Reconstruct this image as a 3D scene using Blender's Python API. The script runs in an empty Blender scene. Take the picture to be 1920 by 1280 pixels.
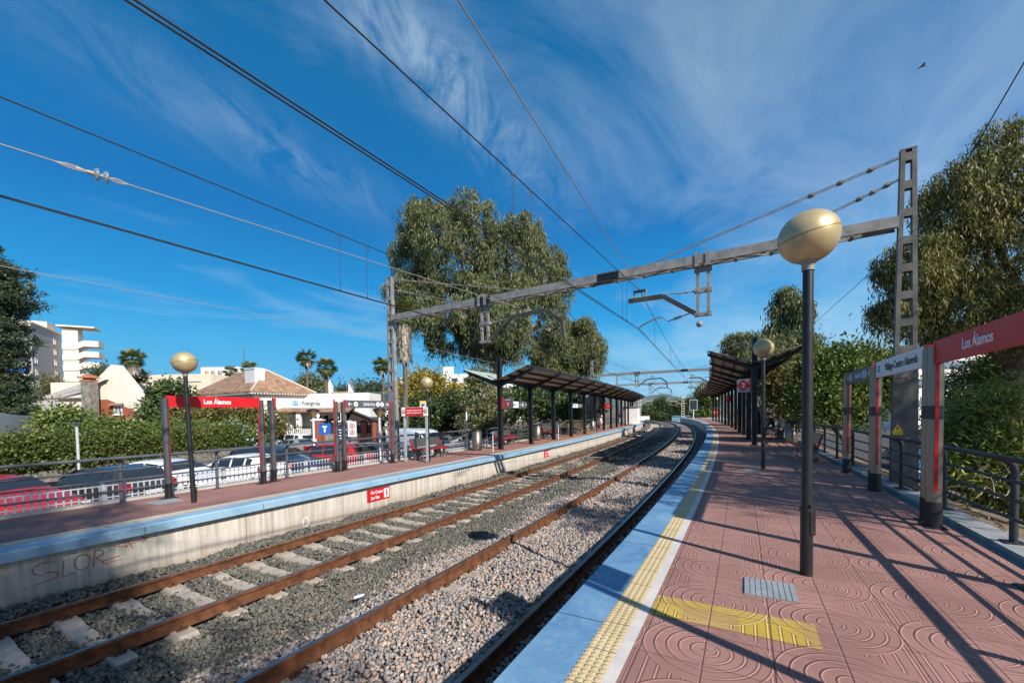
import bpy, bmesh, math, random
import numpy as np
from mathutils import Vector, Matrix
random.seed(7)
RNG = np.random.default_rng(11)
scene = bpy.context.scene
COL = scene.collection
R = math.radians

# ------------------------------------------------------------------ camera
cam_data = bpy.data.cameras.new('camera')
cam = bpy.data.objects.new('camera', cam_data); COL.objects.link(cam)
cam_data.sensor_width = 36.0
cam_data.lens = 14.625
cam_data.shift_y = 0.0833
cam_data.clip_start = 0.05
cam_data.clip_end = 30000
EYE = 1.62
_p, _r = R(-1.9), R(1.0)
_fw = Vector((0, math.cos(_p), math.sin(_p))); _rt = Vector((1, 0, 0)); _up = _rt.cross(_fw)
_r2 = math.cos(_r)*_rt - math.sin(_r)*_up; _u2 = math.sin(_r)*_rt + math.cos(_r)*_up
cam.matrix_world = Matrix(((_r2.x, _u2.x, -_fw.x, 0), (_r2.y, _u2.y, -_fw.y, 0), (_r2.z, _u2.z, -_fw.z, EYE), (0, 0, 0, 1)))
scene.camera = cam

# ------------------------------------------------------------------ light, sky, exposure
SUN_AZ, SUN_EL = 144.3, 35.0
sun_data = bpy.data.lights.new('sun', 'SUN'); sun = bpy.data.objects.new('sun', sun_data); COL.objects.link(sun)
sun_data.energy = 4.6; sun_data.angle = R(0.53); sun_data.color = (1.0, 0.95, 0.88)
_sd = Vector((math.sin(R(SUN_AZ))*math.cos(R(SUN_EL)), math.cos(R(SUN_AZ))*math.cos(R(SUN_EL)), math.sin(R(SUN_EL))))
sun.rotation_euler = _sd.to_track_quat('Z', 'Y').to_euler()
sun.location = (20, -20, 30)
vs = scene.view_settings
vs.view_transform = 'Standard'; vs.look = 'None'; vs.exposure = 0.46; vs.gamma = 1.0; vs.use_curve_mapping = False
scene.cycles.max_bounces = 6; scene.cycles.transparent_max_bounces = 12
scene.cycles.diffuse_bounces = 3; scene.cycles.glossy_bounces = 3
scene.cycles.use_denoising = True

def NN(nt, typ, loc=None, **kw):
    n = nt.nodes.new(typ)
    for k, v in kw.items(): setattr(n, k, v)
    return n
def MATH(nt, op, a, b=None, c=None, clamp=False):
    n = nt.nodes.new('ShaderNodeMath'); n.operation = op; n.use_clamp = clamp
    for i, v in enumerate((a, b, c)):
        if v is None: continue
        if isinstance(v, (int, float)): n.inputs[i].default_value = v
        else: nt.links.new(v, n.inputs[i])
    return n.outputs[0]
def RAMP(nt, fac, stops, interp='LINEAR'):
    n = nt.nodes.new('ShaderNodeValToRGB'); n.color_ramp.interpolation = interp
    el = n.color_ramp.elements
    while len(el) < len(stops): el.new(0.5)
    for e, (p, c) in zip(el, stops):
        e.position = p; e.color = (*c, 1) if len(c) == 3 else c
    nt.links.new(fac, n.inputs[0]); return n.outputs[0]
def MIX(nt, fac, a, b, mode='MIX'):
    n = nt.nodes.new('ShaderNodeMix'); n.data_type = 'RGBA'; n.blend_type = mode; n.clamp_factor = True
    for sock, v in ((n.inputs[0], fac), (n.inputs[6], a), (n.inputs[7], b)):
        if isinstance(v, (int, float)): sock.default_value = v
        elif isinstance(v, tuple): sock.default_value = (*v, 1) if len(v) == 3 else v
        else: nt.links.new(v, sock)
    return n.outputs[2]
def NOISE(nt, vec, scale, detail=4, rough=0.55, dist=0.0):
    n = nt.nodes.new('ShaderNodeTexNoise'); n.inputs['Scale'].default_value = scale
    n.inputs['Detail'].default_value = detail; n.inputs['Roughness'].default_value = rough
    n.inputs['Distortion'].default_value = dist
    if vec is not None: nt.links.new(vec, n.inputs['Vector'])
    return n.outputs['Fac']
def MAPPING(nt, vec, scale=(1, 1, 1), rot=(0, 0, 0), loc=(0, 0, 0)):
    n = nt.nodes.new('ShaderNodeMapping'); nt.links.new(vec, n.inputs['Vector'])
    n.inputs['Scale'].default_value = scale; n.inputs['Rotation'].default_value = rot; n.inputs['Location'].default_value = loc
    return n.outputs[0]

world = bpy.data.worlds.new('World'); scene.world = world; world.use_nodes = True
wn = world.node_tree; wn.nodes.clear()
_sky = NN(wn, 'ShaderNodeTexSky'); _sky.sky_type = 'NISHITA'; _sky.sun_disc = False
_sky.sun_elevation = R(SUN_EL); _sky.sun_rotation = R(SUN_AZ); _sky.air_density = 1.0; _sky.dust_density = 0.35; _sky.ozone_density = 3.0
# deep polarised blue of this day away from the sun, the plain sky model on the sun's side
_tc = NN(wn, 'ShaderNodeTexCoord'); _sx = NN(wn, 'ShaderNodeSeparateXYZ'); wn.links.new(_tc.outputs['Generated'], _sx.inputs[0])
_ramp = RAMP(wn, _sx.outputs[2], [(0.0, (0.130, 0.420, 0.640)), (0.08, (0.070, 0.365, 0.625)), (0.15, (0.039, 0.325, 0.615)), (0.223, (0.010, 0.245, 0.555)), (0.385, (0.004, 0.135, 0.385)), (0.60, (0.003, 0.112, 0.300)), (1.0, (0.003, 0.07, 0.21))])
_rs = NN(wn, 'ShaderNodeVectorMath'); _rs.operation = 'SCALE'; wn.links.new(_ramp, _rs.inputs[0]); _rs.inputs['Scale'].default_value = 1/0.105
_dt = NN(wn, 'ShaderNodeVectorMath'); _dt.operation = 'DOT_PRODUCT'; wn.links.new(_tc.outputs['Generated'], _dt.inputs[0]); _dt.inputs[1].default_value = _sd
_hsf = MATH(wn, 'MULTIPLY_ADD', _dt.outputs['Value'], -1.6, 1.45, clamp=True)
_dim = MIX(wn, 1.0, _sky.outputs[0], (0.62, 0.62, 0.66), 'MULTIPLY')
_tint = MIX(wn, _hsf, _dim, _rs.outputs[0])
# thin cirrus: a noise field on a high flat layer, streaks running towards azimuth 35 degrees
_zz = MATH(wn, 'ADD', MATH(wn, 'MAXIMUM', _sx.outputs[2], 0.0), 0.10)
_cx = NN(wn, 'ShaderNodeCombineXYZ')
wn.links.new(MATH(wn, 'DIVIDE', _sx.outputs[0], _zz), _cx.inputs[0]); wn.links.new(MATH(wn, 'DIVIDE', _sx.outputs[1], _zz), _cx.inputs[1])
_rotn = MAPPING(wn, _cx.outputs[0], rot=(0, 0, R(36)))
_n1 = NOISE(wn, MAPPING(wn, _rotn, scale=(1.7, 0.85, 1), loc=(3.1, 1.7, 0)), 1.0, 10, 0.66, 1.1)
_n2 = NOISE(wn, MAPPING(wn, _rotn, scale=(0.75, 0.5, 1), loc=(0.4, 7.3, 0)), 1.0, 5, 0.55, 0.4)
_sr = NN(wn, 'ShaderNodeSeparateXYZ'); wn.links.new(_cx.outputs[0], _sr.inputs[0])
_side = MATH(wn, 'MULTIPLY_ADD', _sr.outputs[0], 0.17, 0.02, clamp=True)      # more veil towards the right of the view
_c1 = MATH(wn, 'MULTIPLY_ADD', MATH(wn, 'ADD', MATH(wn, 'MULTIPLY', _n1, 0.70), MATH(wn, 'MULTIPLY', _n2, 0.80)), 2.5, -1.93)
_c2 = MATH(wn, 'ADD', _c1, MATH(wn, 'MULTIPLY', _side, 2.0), clamp=True)
# two denser wisps of cirrus, both drawn out along azimuth 31 degrees
_q = MATH(wn, 'MULTIPLY_ADD', _sr.outputs[0], 0.857, MATH(wn, 'MULTIPLY', _sr.outputs[1], -0.515))
_al = MATH(wn, 'MULTIPLY_ADD', _sr.outputs[0], 0.515, MATH(wn, 'MULTIPLY', _sr.outputs[1], 0.857))
_nq = NOISE(wn, MAPPING(wn, _cx.outputs[0], rot=(0, 0, R(36)), scale=(9, 3.2, 1)), 1.0, 9, 0.68, 0.8)
def _band(q0, w, a0, aw, k):
    g = MATH(wn, 'POWER', 2.718, MATH(wn, 'MULTIPLY', MATH(wn, 'POWER', MATH(wn, 'ABSOLUTE', MATH(wn, 'DIVIDE', MATH(wn, 'SUBTRACT', _q, q0), w)), 2.0), -1.0))
    h = MATH(wn, 'POWER', 2.718, MATH(wn, 'MULTIPLY', MATH(wn, 'POWER', MATH(wn, 'ABSOLUTE', MATH(wn, 'DIVIDE', MATH(wn, 'SUBTRACT', _al, a0), aw)), 2.0), -1.0))
    return MATH(wn, 'MULTIPLY', MATH(wn, 'MULTIPLY', g, h), MATH(wn, 'MULTIPLY_ADD', _nq, 4.2*k, -1.55*k, clamp=True))
_c2 = MATH(wn, 'ADD', _c2, MATH(wn, 'ADD', _band(-0.70, 0.10, 0.85, 0.55, 1.0), _band(-1.30, 0.13, 0.75, 0.5, 0.42)), clamp=True)
_fade = MATH(wn, 'MULTIPLY', MATH(wn, 'POWER', _c2, 1.1), 0.40)
_cl = MIX(wn, _fade, _tint, (5.0, 6.1, 6.7))
_bg = NN(wn, 'ShaderNodeBackground'); _bg.inputs['Strength'].default_value = 0.105
_wo = NN(wn, 'ShaderNodeOutputWorld'); wn.links.new(_cl, _bg.inputs[0]); wn.links.new(_bg.outputs[0], _wo.inputs[0])

# ------------------------------------------------------------------ the curved line: s metres along, o metres to the right of the near platform edge
_S0, _DS = -40.0, 0.1
_s = np.arange(2400)*_DS + _S0
_sc = np.clip(_s, -6, 200)
_th = 0.51299 - 2.28607e-3*_sc - 2.55e-6*_sc**2 - 6e-5*np.clip(_s-62, 0, 60)**2
_X = np.cumsum(np.sin(_th))*_DS; _Y = np.cumsum(np.cos(_th))*_DS
_i0 = int(round(-_S0/_DS)); _X += -0.12895-_X[_i0]; _Y += 2.5-_Y[_i0]
def TH(s): return float(np.interp(s, _s, _th))
def P(s, o, z=0.0):
    t = TH(s); return Vector((float(np.interp(s, _s, _X))+o*math.cos(t), float(np.interp(s, _s, _Y))-o*math.sin(t), z))
def T(s): t = TH(s); return Vector((math.sin(t), math.cos(t), 0))
def RT(s): t = TH(s); return Vector((math.cos(t), -math.sin(t), 0))
def PS(s, o):                              # the same for numpy arrays
    t = np.interp(s, _s, _th)
    return np.interp(s, _s, _X)+o*np.cos(t), np.interp(s, _s, _Y)-o*np.sin(t)
ZL = -0.18           # left platform level (right platform is 0)
ZN, ZF = -0.75, -0.86   # rail head levels, near and far track
ZLOT = -1.34         # car park
NR, NL = -0.89, -2.625
FR, FL = -4.93, -6.665

# ------------------------------------------------------------------ materials
MATS = {}
def mat(name, col, rough=0.65, metal=0.0, var=0.12, vscale=3.0, bump=0.0, bscale=60.0, spec=0.5, col2=None, coat=0.0, stretch=None):
    if name in MATS: return MATS[name]
    m = bpy.data.materials.new(name); m.use_nodes = True; nt = m.node_tree
    b = nt.nodes['Principled BSDF']
    b.inputs['Roughness'].default_value = rough; b.inputs['Metallic'].default_value = metal
    b.inputs['Specular IOR Level'].default_value = spec
    if coat: b.inputs['Coat Weight'].default_value = coat; b.inputs['Coat Roughness'].default_value = 0.05
    tc = NN(nt, 'ShaderNodeTexCoord'); v = tc.outputs['Object']
    if stretch: v = MAPPING(nt, v, scale=stretch)
    if var > 0:
        f = NOISE(nt, v, vscale, 6, 0.6)
        f = MATH(nt, 'MULTIPLY_ADD', f, 2.2, -0.6, clamp=True)
        a = tuple(max(0, c*(1-var)) for c in col); c2 = col2 or tuple(min(1, c*(1+var)) for c in col)
        nt.links.new(MIX(nt, f, a, c2), b.inputs['Base Color'])
        nt.links.new(MATH(nt, 'MULTIPLY_ADD', f, 0.15, rough-0.07, clamp=True), b.inputs['Roughness'])
    else: b.inputs['Base Color'].default_value = (*col, 1)
    if bump:
        bn = NN(nt, 'ShaderNodeBump'); bn.inputs['Strength'].default_value = bump; bn.inputs['Distance'].default_value = 0.02
        nt.links.new(NOISE(nt, tc.outputs['Object'], bscale, 4, 0.6), bn.inputs['Height']); nt.links.new(bn.outputs[0], b.inputs['Normal'])
    MATS[name] = m; return m

def leafmat(name, c1, c2, c3, rough=0.45, trans=0.22):
    m = bpy.data.materials.new(name); m.use_nodes = True; nt = m.node_tree; b = nt.nodes['Principled BSDF']
    at = NN(nt, 'ShaderNodeAttribute'); at.attribute_name = 'tone'
    col = RAMP(nt, at.outputs['Fac'], [(0.0, c1), (0.55, c2), (1.0, c3)])
    nt.links.new(col, b.inputs['Base Color']); b.inputs['Roughness'].default_value = rough; b.inputs['Specular IOR Level'].default_value = 0.35
    tr = NN(nt, 'ShaderNodeBsdfTranslucent'); nt.links.new(MIX(nt, 1.0, col, (0.95, 1.0, 0.45), 'MULTIPLY'), tr.inputs[0])
    mx = NN(nt, 'ShaderNodeMixShader'); mx.inputs[0].default_value = trans
    nt.links.new(b.outputs[0], mx.inputs[1]); nt.links.new(tr.outputs[0], mx.inputs[2])
    nt.links.new(mx.outputs[0], nt.nodes['Material Output'].inputs[0]); MATS[name] = m; return m

def tonemat(name, stops, rough=0.85, bump=0.3, bscale=90):
    m = bpy.data.materials.new(name); m.use_nodes = True; nt = m.node_tree; b = nt.nodes['Principled BSDF']
    at = NN(nt, 'ShaderNodeAttribute'); at.attribute_name = 'tone'; tc = NN(nt, 'ShaderNodeTexCoord')
    col = RAMP(nt, at.outputs['Fac'], stops)
    f = NOISE(nt, tc.outputs['Object'], 55, 3)
    nt.links.new(MIX(nt, MATH(nt, 'MULTIPLY', f, 0.55), col, MIX(nt, 1.0, col, (0.6, 0.57, 0.52), 'MULTIPLY')), b.inputs['Base Color'])
    b.inputs['Roughness'].default_value = rough; b.inputs['Specular IOR Level'].default_value = 0.3
    MATS[name] = m; return m

# ------------------------------------------------------------------ mesh helpers
class MB:
    def __init__(s): s.v = []; s.f = []; s.m = []; s.mi = 0; s.sm = []
    def add(s, vs, fs, smooth=False):
        n = len(s.v); s.v += [tuple(v) for v in vs]
        for f in fs: s.f.append(tuple(i+n for i in f)); s.m.append(s.mi); s.sm.append(smooth)
        return s
    def box(s, c, size, ax=None, tz=0.0):
        c = Vector(c); hx, hy, hz = (k/2 for k in size)
        if ax is None: X, Y, Z = Vector((math.cos(tz), math.sin(tz), 0)), Vector((-math.sin(tz), math.cos(tz), 0)), Vector((0, 0, 1))
        else: X, Y, Z = ax
        vs = [c+X*(a*hx)+Y*(b*hy)+Z*(d*hz) for d in (-1, 1) for a, b in ((-1, -1), (1, -1), (1, 1), (-1, 1))]
        return s.add(vs, [(3, 2, 1, 0), (4, 5, 6, 7), (0, 1, 5, 4), (1, 2, 6, 5), (2, 3, 7, 6), (3, 0, 4, 7)])
    def bar(s, a, b, w, h, up=(0, 0, 1)):
        a = Vector(a); b = Vector(b); X = (b-a); L = X.length; X.normalize(); u = Vector(up)
        Y = u.cross(X)
        if Y.length < 1e-4: Y = Vector((0, 1, 0)).cross(X)
        Y.normalize(); Z = X.cross(Y)
        return s.box((a+b)/2, (L, w, h), (X, Y, Z))
    def tube(s, pts, r, n=8, cap=True, r1=None):
        pts = [Vector(p) for p in pts]; N = len(pts); rings = []
        rs = r if isinstance(r, (list, tuple)) else [r+(((r1 if r1 is not None else r)-r)*i/max(1, N-1)) for i in range(N)]
        prev = None; vs = []
        for i, p in enumerate(pts):
            d = (pts[min(i+1, N-1)]-pts[max(i-1, 0)]).normalized()
            if prev is None:
                a = d.cross(Vector((0, 0, 1)))
                if a.length < 0.05: a = d.cross(Vector((1, 0, 0)))
            else: a = prev - d*prev.dot(d)
            a.normalize(); b = d.cross(a); prev = a
            for k in range(n):
                t = 2*math.pi*k/n; vs.append(p+(a*math.cos(t)+b*math.sin(t))*rs[i])
        fs = [(i*n+k, i*n+(k+1) % n, (i+1)*n+(k+1) % n, (i+1)*n+k) for i in range(N-1) for k in range(n)]
        s.add(vs, fs, True)
        if cap:
            s.add([vs[k] for k in range(n)], [tuple(range(n-1, -1, -1))]); s.add([vs[(N-1)*n+k] for k in range(n)], [tuple(range(n))])
        return s
    def cyl(s, a, b, r, n=12, r1=None): return s.tube([a, b], r, n, True, r1)
    def lathe(s, prof, c=(0, 0, 0), n=24, M=None):
        c = Vector(c); vs = []
        for (r, z) in prof:
            for k in range(n):
                t = 2*math.pi*k/n; v = Vector((r*math.cos(t), r*math.sin(t), z))
                if M is not None: v = M @ v
                vs.append(c+v)
        fs = [(i*n+k, i*n+(k+1) % n, (i+1)*n+(k+1) % n, (i+1)*n+k) for i in range(len(prof)-1) for k in range(n)]
        return s.add(vs, fs, True)
    def poly(s, pts): return s.add(pts, [tuple(range(len(pts)))])
    def prism(s, pts, d):                     # a flat outline pushed along d
        d = Vector(d); n = len(pts); a = [Vector(p) for p in pts]; b = [p+d for p in a]
        fs = [tuple(range(n-1, -1, -1)), tuple(range(n, 2*n))]+[(i, (i+1) % n, n+(i+1) % n, n+i) for i in range(n)]
        return s.add(a+b, fs)
    def sweep(s, s0, s1, prof, step=1.0, closed=True, cap=True):   # profile of (o, z) swept along the line
        N = max(1, int(math.ceil((s1-s0)/step))); k = len(prof); vs = []
        for i in range(N+1):
            t = s0+(s1-s0)*i/N
            for (o, z) in prof: vs.append(P(t, o, z))
        fs = [(i*k+j, i*k+(j+1) % k, (i+1)*k+(j+1) % k, (i+1)*k+j) for i in range(N) for j in range(k if closed else k-1)]
        s.add(vs, fs)
        if cap and closed: s.add(vs[:k], [tuple(range(k-1, -1, -1))]); s.add(vs[-k:], [tuple(range(k))])
        return s
    def build(s, name, mats, parent=None, fix=True):
        me = bpy.data.meshes.new(name); me.from_pydata(s.v, [], s.f)
        if not isinstance(mats, (list, tuple)): mats = [mats]
        for m in mats: me.materials.append(m)
        me.polygons.foreach_set('material_index', s.m); me.polygons.foreach_set('use_smooth', s.sm)
        if fix:
            bm = bmesh.new(); bm.from_mesh(me); bmesh.ops.recalc_face_normals(bm, faces=bm.faces[:]); bm.to_mesh(me); bm.free()
        me.update()
        o = bpy.data.objects.new(name, me); COL.objects.link(o)
        if parent is not None: o.parent = parent
        return o

def npmesh(name, V, F, m, parent=None, tone=None, smooth=False):     # big meshes; F is (n, k)
    me = bpy.data.meshes.new(name); V = np.asarray(V, np.float32); F = np.asarray(F, np.int32); n, k = F.shape
    me.vertices.add(len(V)); me.vertices.foreach_set('co', V.ravel())
    me.loops.add(n*k); me.loops.foreach_set('vertex_index', F.ravel())
    me.polygons.add(n); me.polygons.foreach_set('loop_start', np.arange(n, dtype=np.int32)*k)
    if smooth: me.polygons.foreach_set('use_smooth', np.ones(n, bool))
    if tone is not None:
        a = me.attributes.new('tone', 'FLOAT', 'POINT'); a.data.foreach_set('value', np.asarray(tone, np.float32))
    me.materials.append(m); me.update(calc_edges=True); me.validate()
    o = bpy.data.objects.new(name, me); COL.objects.link(o)
    if parent is not None: o.parent = parent
    return o

def tag(o, label=None, cat=None, group=None, kind=None):
    if label: o['label'] = label
    if cat: o['category'] = cat
    if group: o['group'] = group
    if kind: o['kind'] = kind
    return o
def thing(name, label, cat, loc=(0, 0, 0), rz=0.0, group=None, kind=None):
    o = bpy.data.objects.new(name, None); COL.objects.link(o); o.empty_display_size = 0.2
    o.location = loc; o.rotation_euler = (0, 0, rz)
    return tag(o, label, cat, group, kind)
def kids(o): return [c for c in bpy.data.objects if c.parent == o]
def copy_tree(o, parent=None):
    c = o.copy(); COL.objects.link(c)
    if parent is not None: c.parent = parent
    for ch in kids(o): copy_tree(ch, c)
    return c
_FONT_CACHE = {}
def text(name, s, size, m, parent, o, X, Y, align='CENTER', bold=0.0, depth=0.003, squeeze=1.0):
    cu = bpy.data.curves.new('lettering', 'FONT'); cu.body = s; cu.size = size; cu.align_x = align; cu.align_y = 'CENTER'
    cu.extrude = depth; cu.offset = bold; cu.resolution_u = 3
    ob = bpy.data.objects.new('lettering', cu); COL.objects.link(ob)
    bpy.context.view_layer.update()
    me = bpy.data.meshes.new_from_object(ob.evaluated_get(bpy.context.evaluated_depsgraph_get()))
    bpy.data.objects.remove(ob); bpy.data.curves.remove(cu)
    me.materials.clear(); me.materials.append(m)
    ob = bpy.data.objects.new(name, me); COL.objects.link(ob)
    X = Vector(X).normalized(); Y = Vector(Y).normalized(); Z = X.cross(Y)
    M = Matrix(((X.x*squeeze, Y.x, Z.x, o[0]), (X.y*squeeze, Y.y, Z.y, o[1]), (X.z*squeeze, Y.z, Z.z, o[2]), (0, 0, 0, 1)))
    me.transform(M)
    if parent is not None: ob.parent = parent
    return ob
UP = Vector((0, 0, 1))

# ================================================================== surface materials of the place
def uvnodes(m):
    nt = m.node_tree; uv = NN(nt, 'ShaderNodeUVMap'); sp = NN(nt, 'ShaderNodeSeparateXYZ'); nt.links.new(uv.outputs[0], sp.inputs[0])
    return nt, uv.outputs[0], sp.outputs[0], sp.outputs[1]
def setbump(nt, h, strength, dist):
    b = nt.nodes['Principled BSDF']; bn = NN(nt, 'ShaderNodeBump'); bn.inputs['Strength'].default_value = strength; bn.inputs['Distance'].default_value = dist
    nt.links.new(h, bn.inputs['Height']); nt.links.new(bn.outputs[0], b.inputs['Normal'])
def line(nt, x, period, half, off=0.0):           # 1 on a line of half-width `half` every `period`
    f = MATH(nt, 'FRACT', MATH(nt, 'MULTIPLY_ADD', x, 1/period, off))
    d = MATH(nt, 'ABSOLUTE', MATH(nt, 'SUBTRACT', f, 0.5))
    return MATH(nt, 'GREATER_THAN', d, 0.5-half/period)

def rib(nt, x, period, half, off=0.0):             # 0..1 rounded rib every `period`
    f = MATH(nt, 'FRACT', MATH(nt, 'MULTIPLY_ADD', x, 1/period, off))
    d = MATH(nt, 'MULTIPLY', MATH(nt, 'SUBTRACT', 0.5, MATH(nt, 'ABSOLUTE', MATH(nt, 'SUBTRACT', f, 0.5))), period)
    return MATH(nt, 'SUBTRACT', 1.0, MATH(nt, 'DIVIDE', d, half), clamp=True)
def make_paving(name, c0, c1, crib, stain):
    m = bpy.data.materials.new(name); m.use_nodes = True
    nt, uv, u, v = uvnodes(m); b = nt.nodes['Principled BSDF']
    A = 0.8; g = 0.0785
    n1 = NOISE(nt, uv, 230, 2, 0.7); n2 = NOISE(nt, uv, 0.9, 6, 0.65); n3 = NOISE(nt, uv, 13, 5, 0.65); nw = NOISE(nt, uv, 3.0, 2)
    wob = MATH(nt, 'MULTIPLY_ADD', nw, 0.016, -0.008)
    qx = MATH(nt, 'MULTIPLY', MATH(nt, 'SUBTRACT', MATH(nt, 'FRACT', MATH(nt, 'MULTIPLY_ADD', u, 1/A, 0.35)), 0.5), A)
    qy = MATH(nt, 'MULTIPLY', MATH(nt, 'SUBTRACT', MATH(nt, 'FRACT', MATH(nt, 'MULTIPLY_ADD', v, 1/A, -0.87)), 0.5), A)
    r = MATH(nt, 'ADD', wob, MATH(nt, 'SQRT', MATH(nt, 'ADD', MATH(nt, 'MULTIPLY', qx, qx), MATH(nt, 'MULTIPLY', qy, qy))))
    inside = MATH(nt, 'LESS_THAN', r, 0.404); outside = MATH(nt, 'SUBTRACT', 1.0, inside)
    ring = MATH(nt, 'MULTIPLY', rib(nt, r, g, 0.0085), inside)
    dash = MATH(nt, 'MULTIPLY', rib(nt, v, g, 0.008, 0.2), outside)
    ribs = MATH(nt, 'MAXIMUM', ring, dash)
    seam = MATH(nt, 'MAXIMUM', rib(nt, u, 0.4, 0.006, 0.5+0.35*2), rib(nt, v, 0.4, 0.008, 0.26))
    gutter = MATH(nt, 'MAXIMUM', MATH(nt, 'MULTIPLY', rib(nt, r, g, 0.0065, -0.17), inside), MATH(nt, 'MULTIPLY', rib(nt, v, g, 0.006, 0.03), outside))
    wn_ = NN(nt, 'ShaderNodeTexWhiteNoise'); fl = NN(nt, 'ShaderNodeVectorMath'); fl.operation = 'FLOOR'
    nt.links.new(MAPPING(nt, uv, scale=(2.5, 2.5, 1), loc=(0.2, 0.76, 0)), fl.inputs[0]); nt.links.new(fl.outputs[0], wn_.inputs['Vector'])
    base = MIX(nt, wn_.outputs['Value'], c0, c1)
    base = MIX(nt, MATH(nt, 'MULTIPLY_ADD', n2, 2.6, -0.85, clamp=True), MIX(nt, 1.0, base, (0.66, 0.64, 0.64), 'MULTIPLY'), base)
    base = MIX(nt, MATH(nt, 'MULTIPLY', MATH(nt, 'GREATER_THAN', n1, 0.62), 0.45), base, (0.56, 0.42, 0.38))
    base = MIX(nt, MATH(nt, 'MULTIPLY', MATH(nt, 'LESS_THAN', n1, 0.38), 0.5), base, stain)
    base = MIX(nt, MATH(nt, 'MULTIPLY_ADD', n3, 2.4, -1.25, clamp=True), base, stain)
    base = MIX(nt, MATH(nt, 'MULTIPLY', ribs, 0.6), base, crib)
    base = MIX(nt, MATH(nt, 'MULTIPLY', gutter, MATH(nt, 'MULTIPLY_ADD', n3, 1.6, -0.15, clamp=True)), base, (0.105, 0.055, 0.045))
    base = MIX(nt, MATH(nt, 'MULTIPLY', seam, MATH(nt, 'MULTIPLY_ADD', n3, 2.2, -0.35, clamp=True)), base, (0.13, 0.075, 0.06))
    nt.links.new(base, b.inputs['Base Color']); b.inputs['Roughness'].default_value = 0.75; b.inputs['Specular IOR Level'].default_value = 0.3
    h = MATH(nt, 'ADD', MATH(nt, 'SUBTRACT', ribs, MATH(nt, 'ADD', seam, MATH(nt, 'MULTIPLY', gutter, 0.6))), MATH(nt, 'MULTIPLY', n1, 0.15))
    setbump(nt, h, 0.75, 0.0055); return m

def make_tactile():
    m = bpy.data.materials.new('tactile_paving'); m.use_nodes = True
    nt, uv, u, v = uvnodes(m); b = nt.nodes['Principled BSDF']; g = 0.05
    qx = MATH(nt, 'SUBTRACT', MATH(nt, 'FRACT', MATH(nt, 'MULTIPLY', u, 1/g)), 0.5); qy = MATH(nt, 'SUBTRACT', MATH(nt, 'FRACT', MATH(nt, 'MULTIPLY_ADD', v, 1/g, -0.6)), 0.5)
    r = MATH(nt, 'SQRT', MATH(nt, 'ADD', MATH(nt, 'MULTIPLY', qx, qx), MATH(nt, 'MULTIPLY', qy, qy)))
    dome = MATH(nt, 'MULTIPLY_ADD', r, -7.0, 3.0, clamp=True)
    seam = line(nt, u, 0.4, 0.004, 0.5)
    n2 = NOISE(nt, uv, 1.6, 6, 0.65); n3 = NOISE(nt, uv, 30, 4, 0.6)
    base = MIX(nt, MATH(nt, 'MULTIPLY_ADD', n2, 2.2, -0.6, clamp=True), (0.54, 0.40, 0.20), (0.72, 0.56, 0.32))
    base = MIX(nt, MATH(nt, 'MULTIPLY_ADD', n3, 1.6, -0.75, clamp=True), base, (0.40, 0.29, 0.16))
    base = MIX(nt, MATH(nt, 'MULTIPLY', seam, 0.8), base, (0.12, 0.085, 0.05))
    nt.links.new(base, b.inputs['Base Color']); b.inputs['Roughness'].default_value = 0.7
    setbump(nt, MATH(nt, 'ADD', MATH(nt, 'SUBTRACT', dome, seam), MATH(nt, 'MULTIPLY', n3, 0.2)), 0.8, 0.0075); return m

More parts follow.
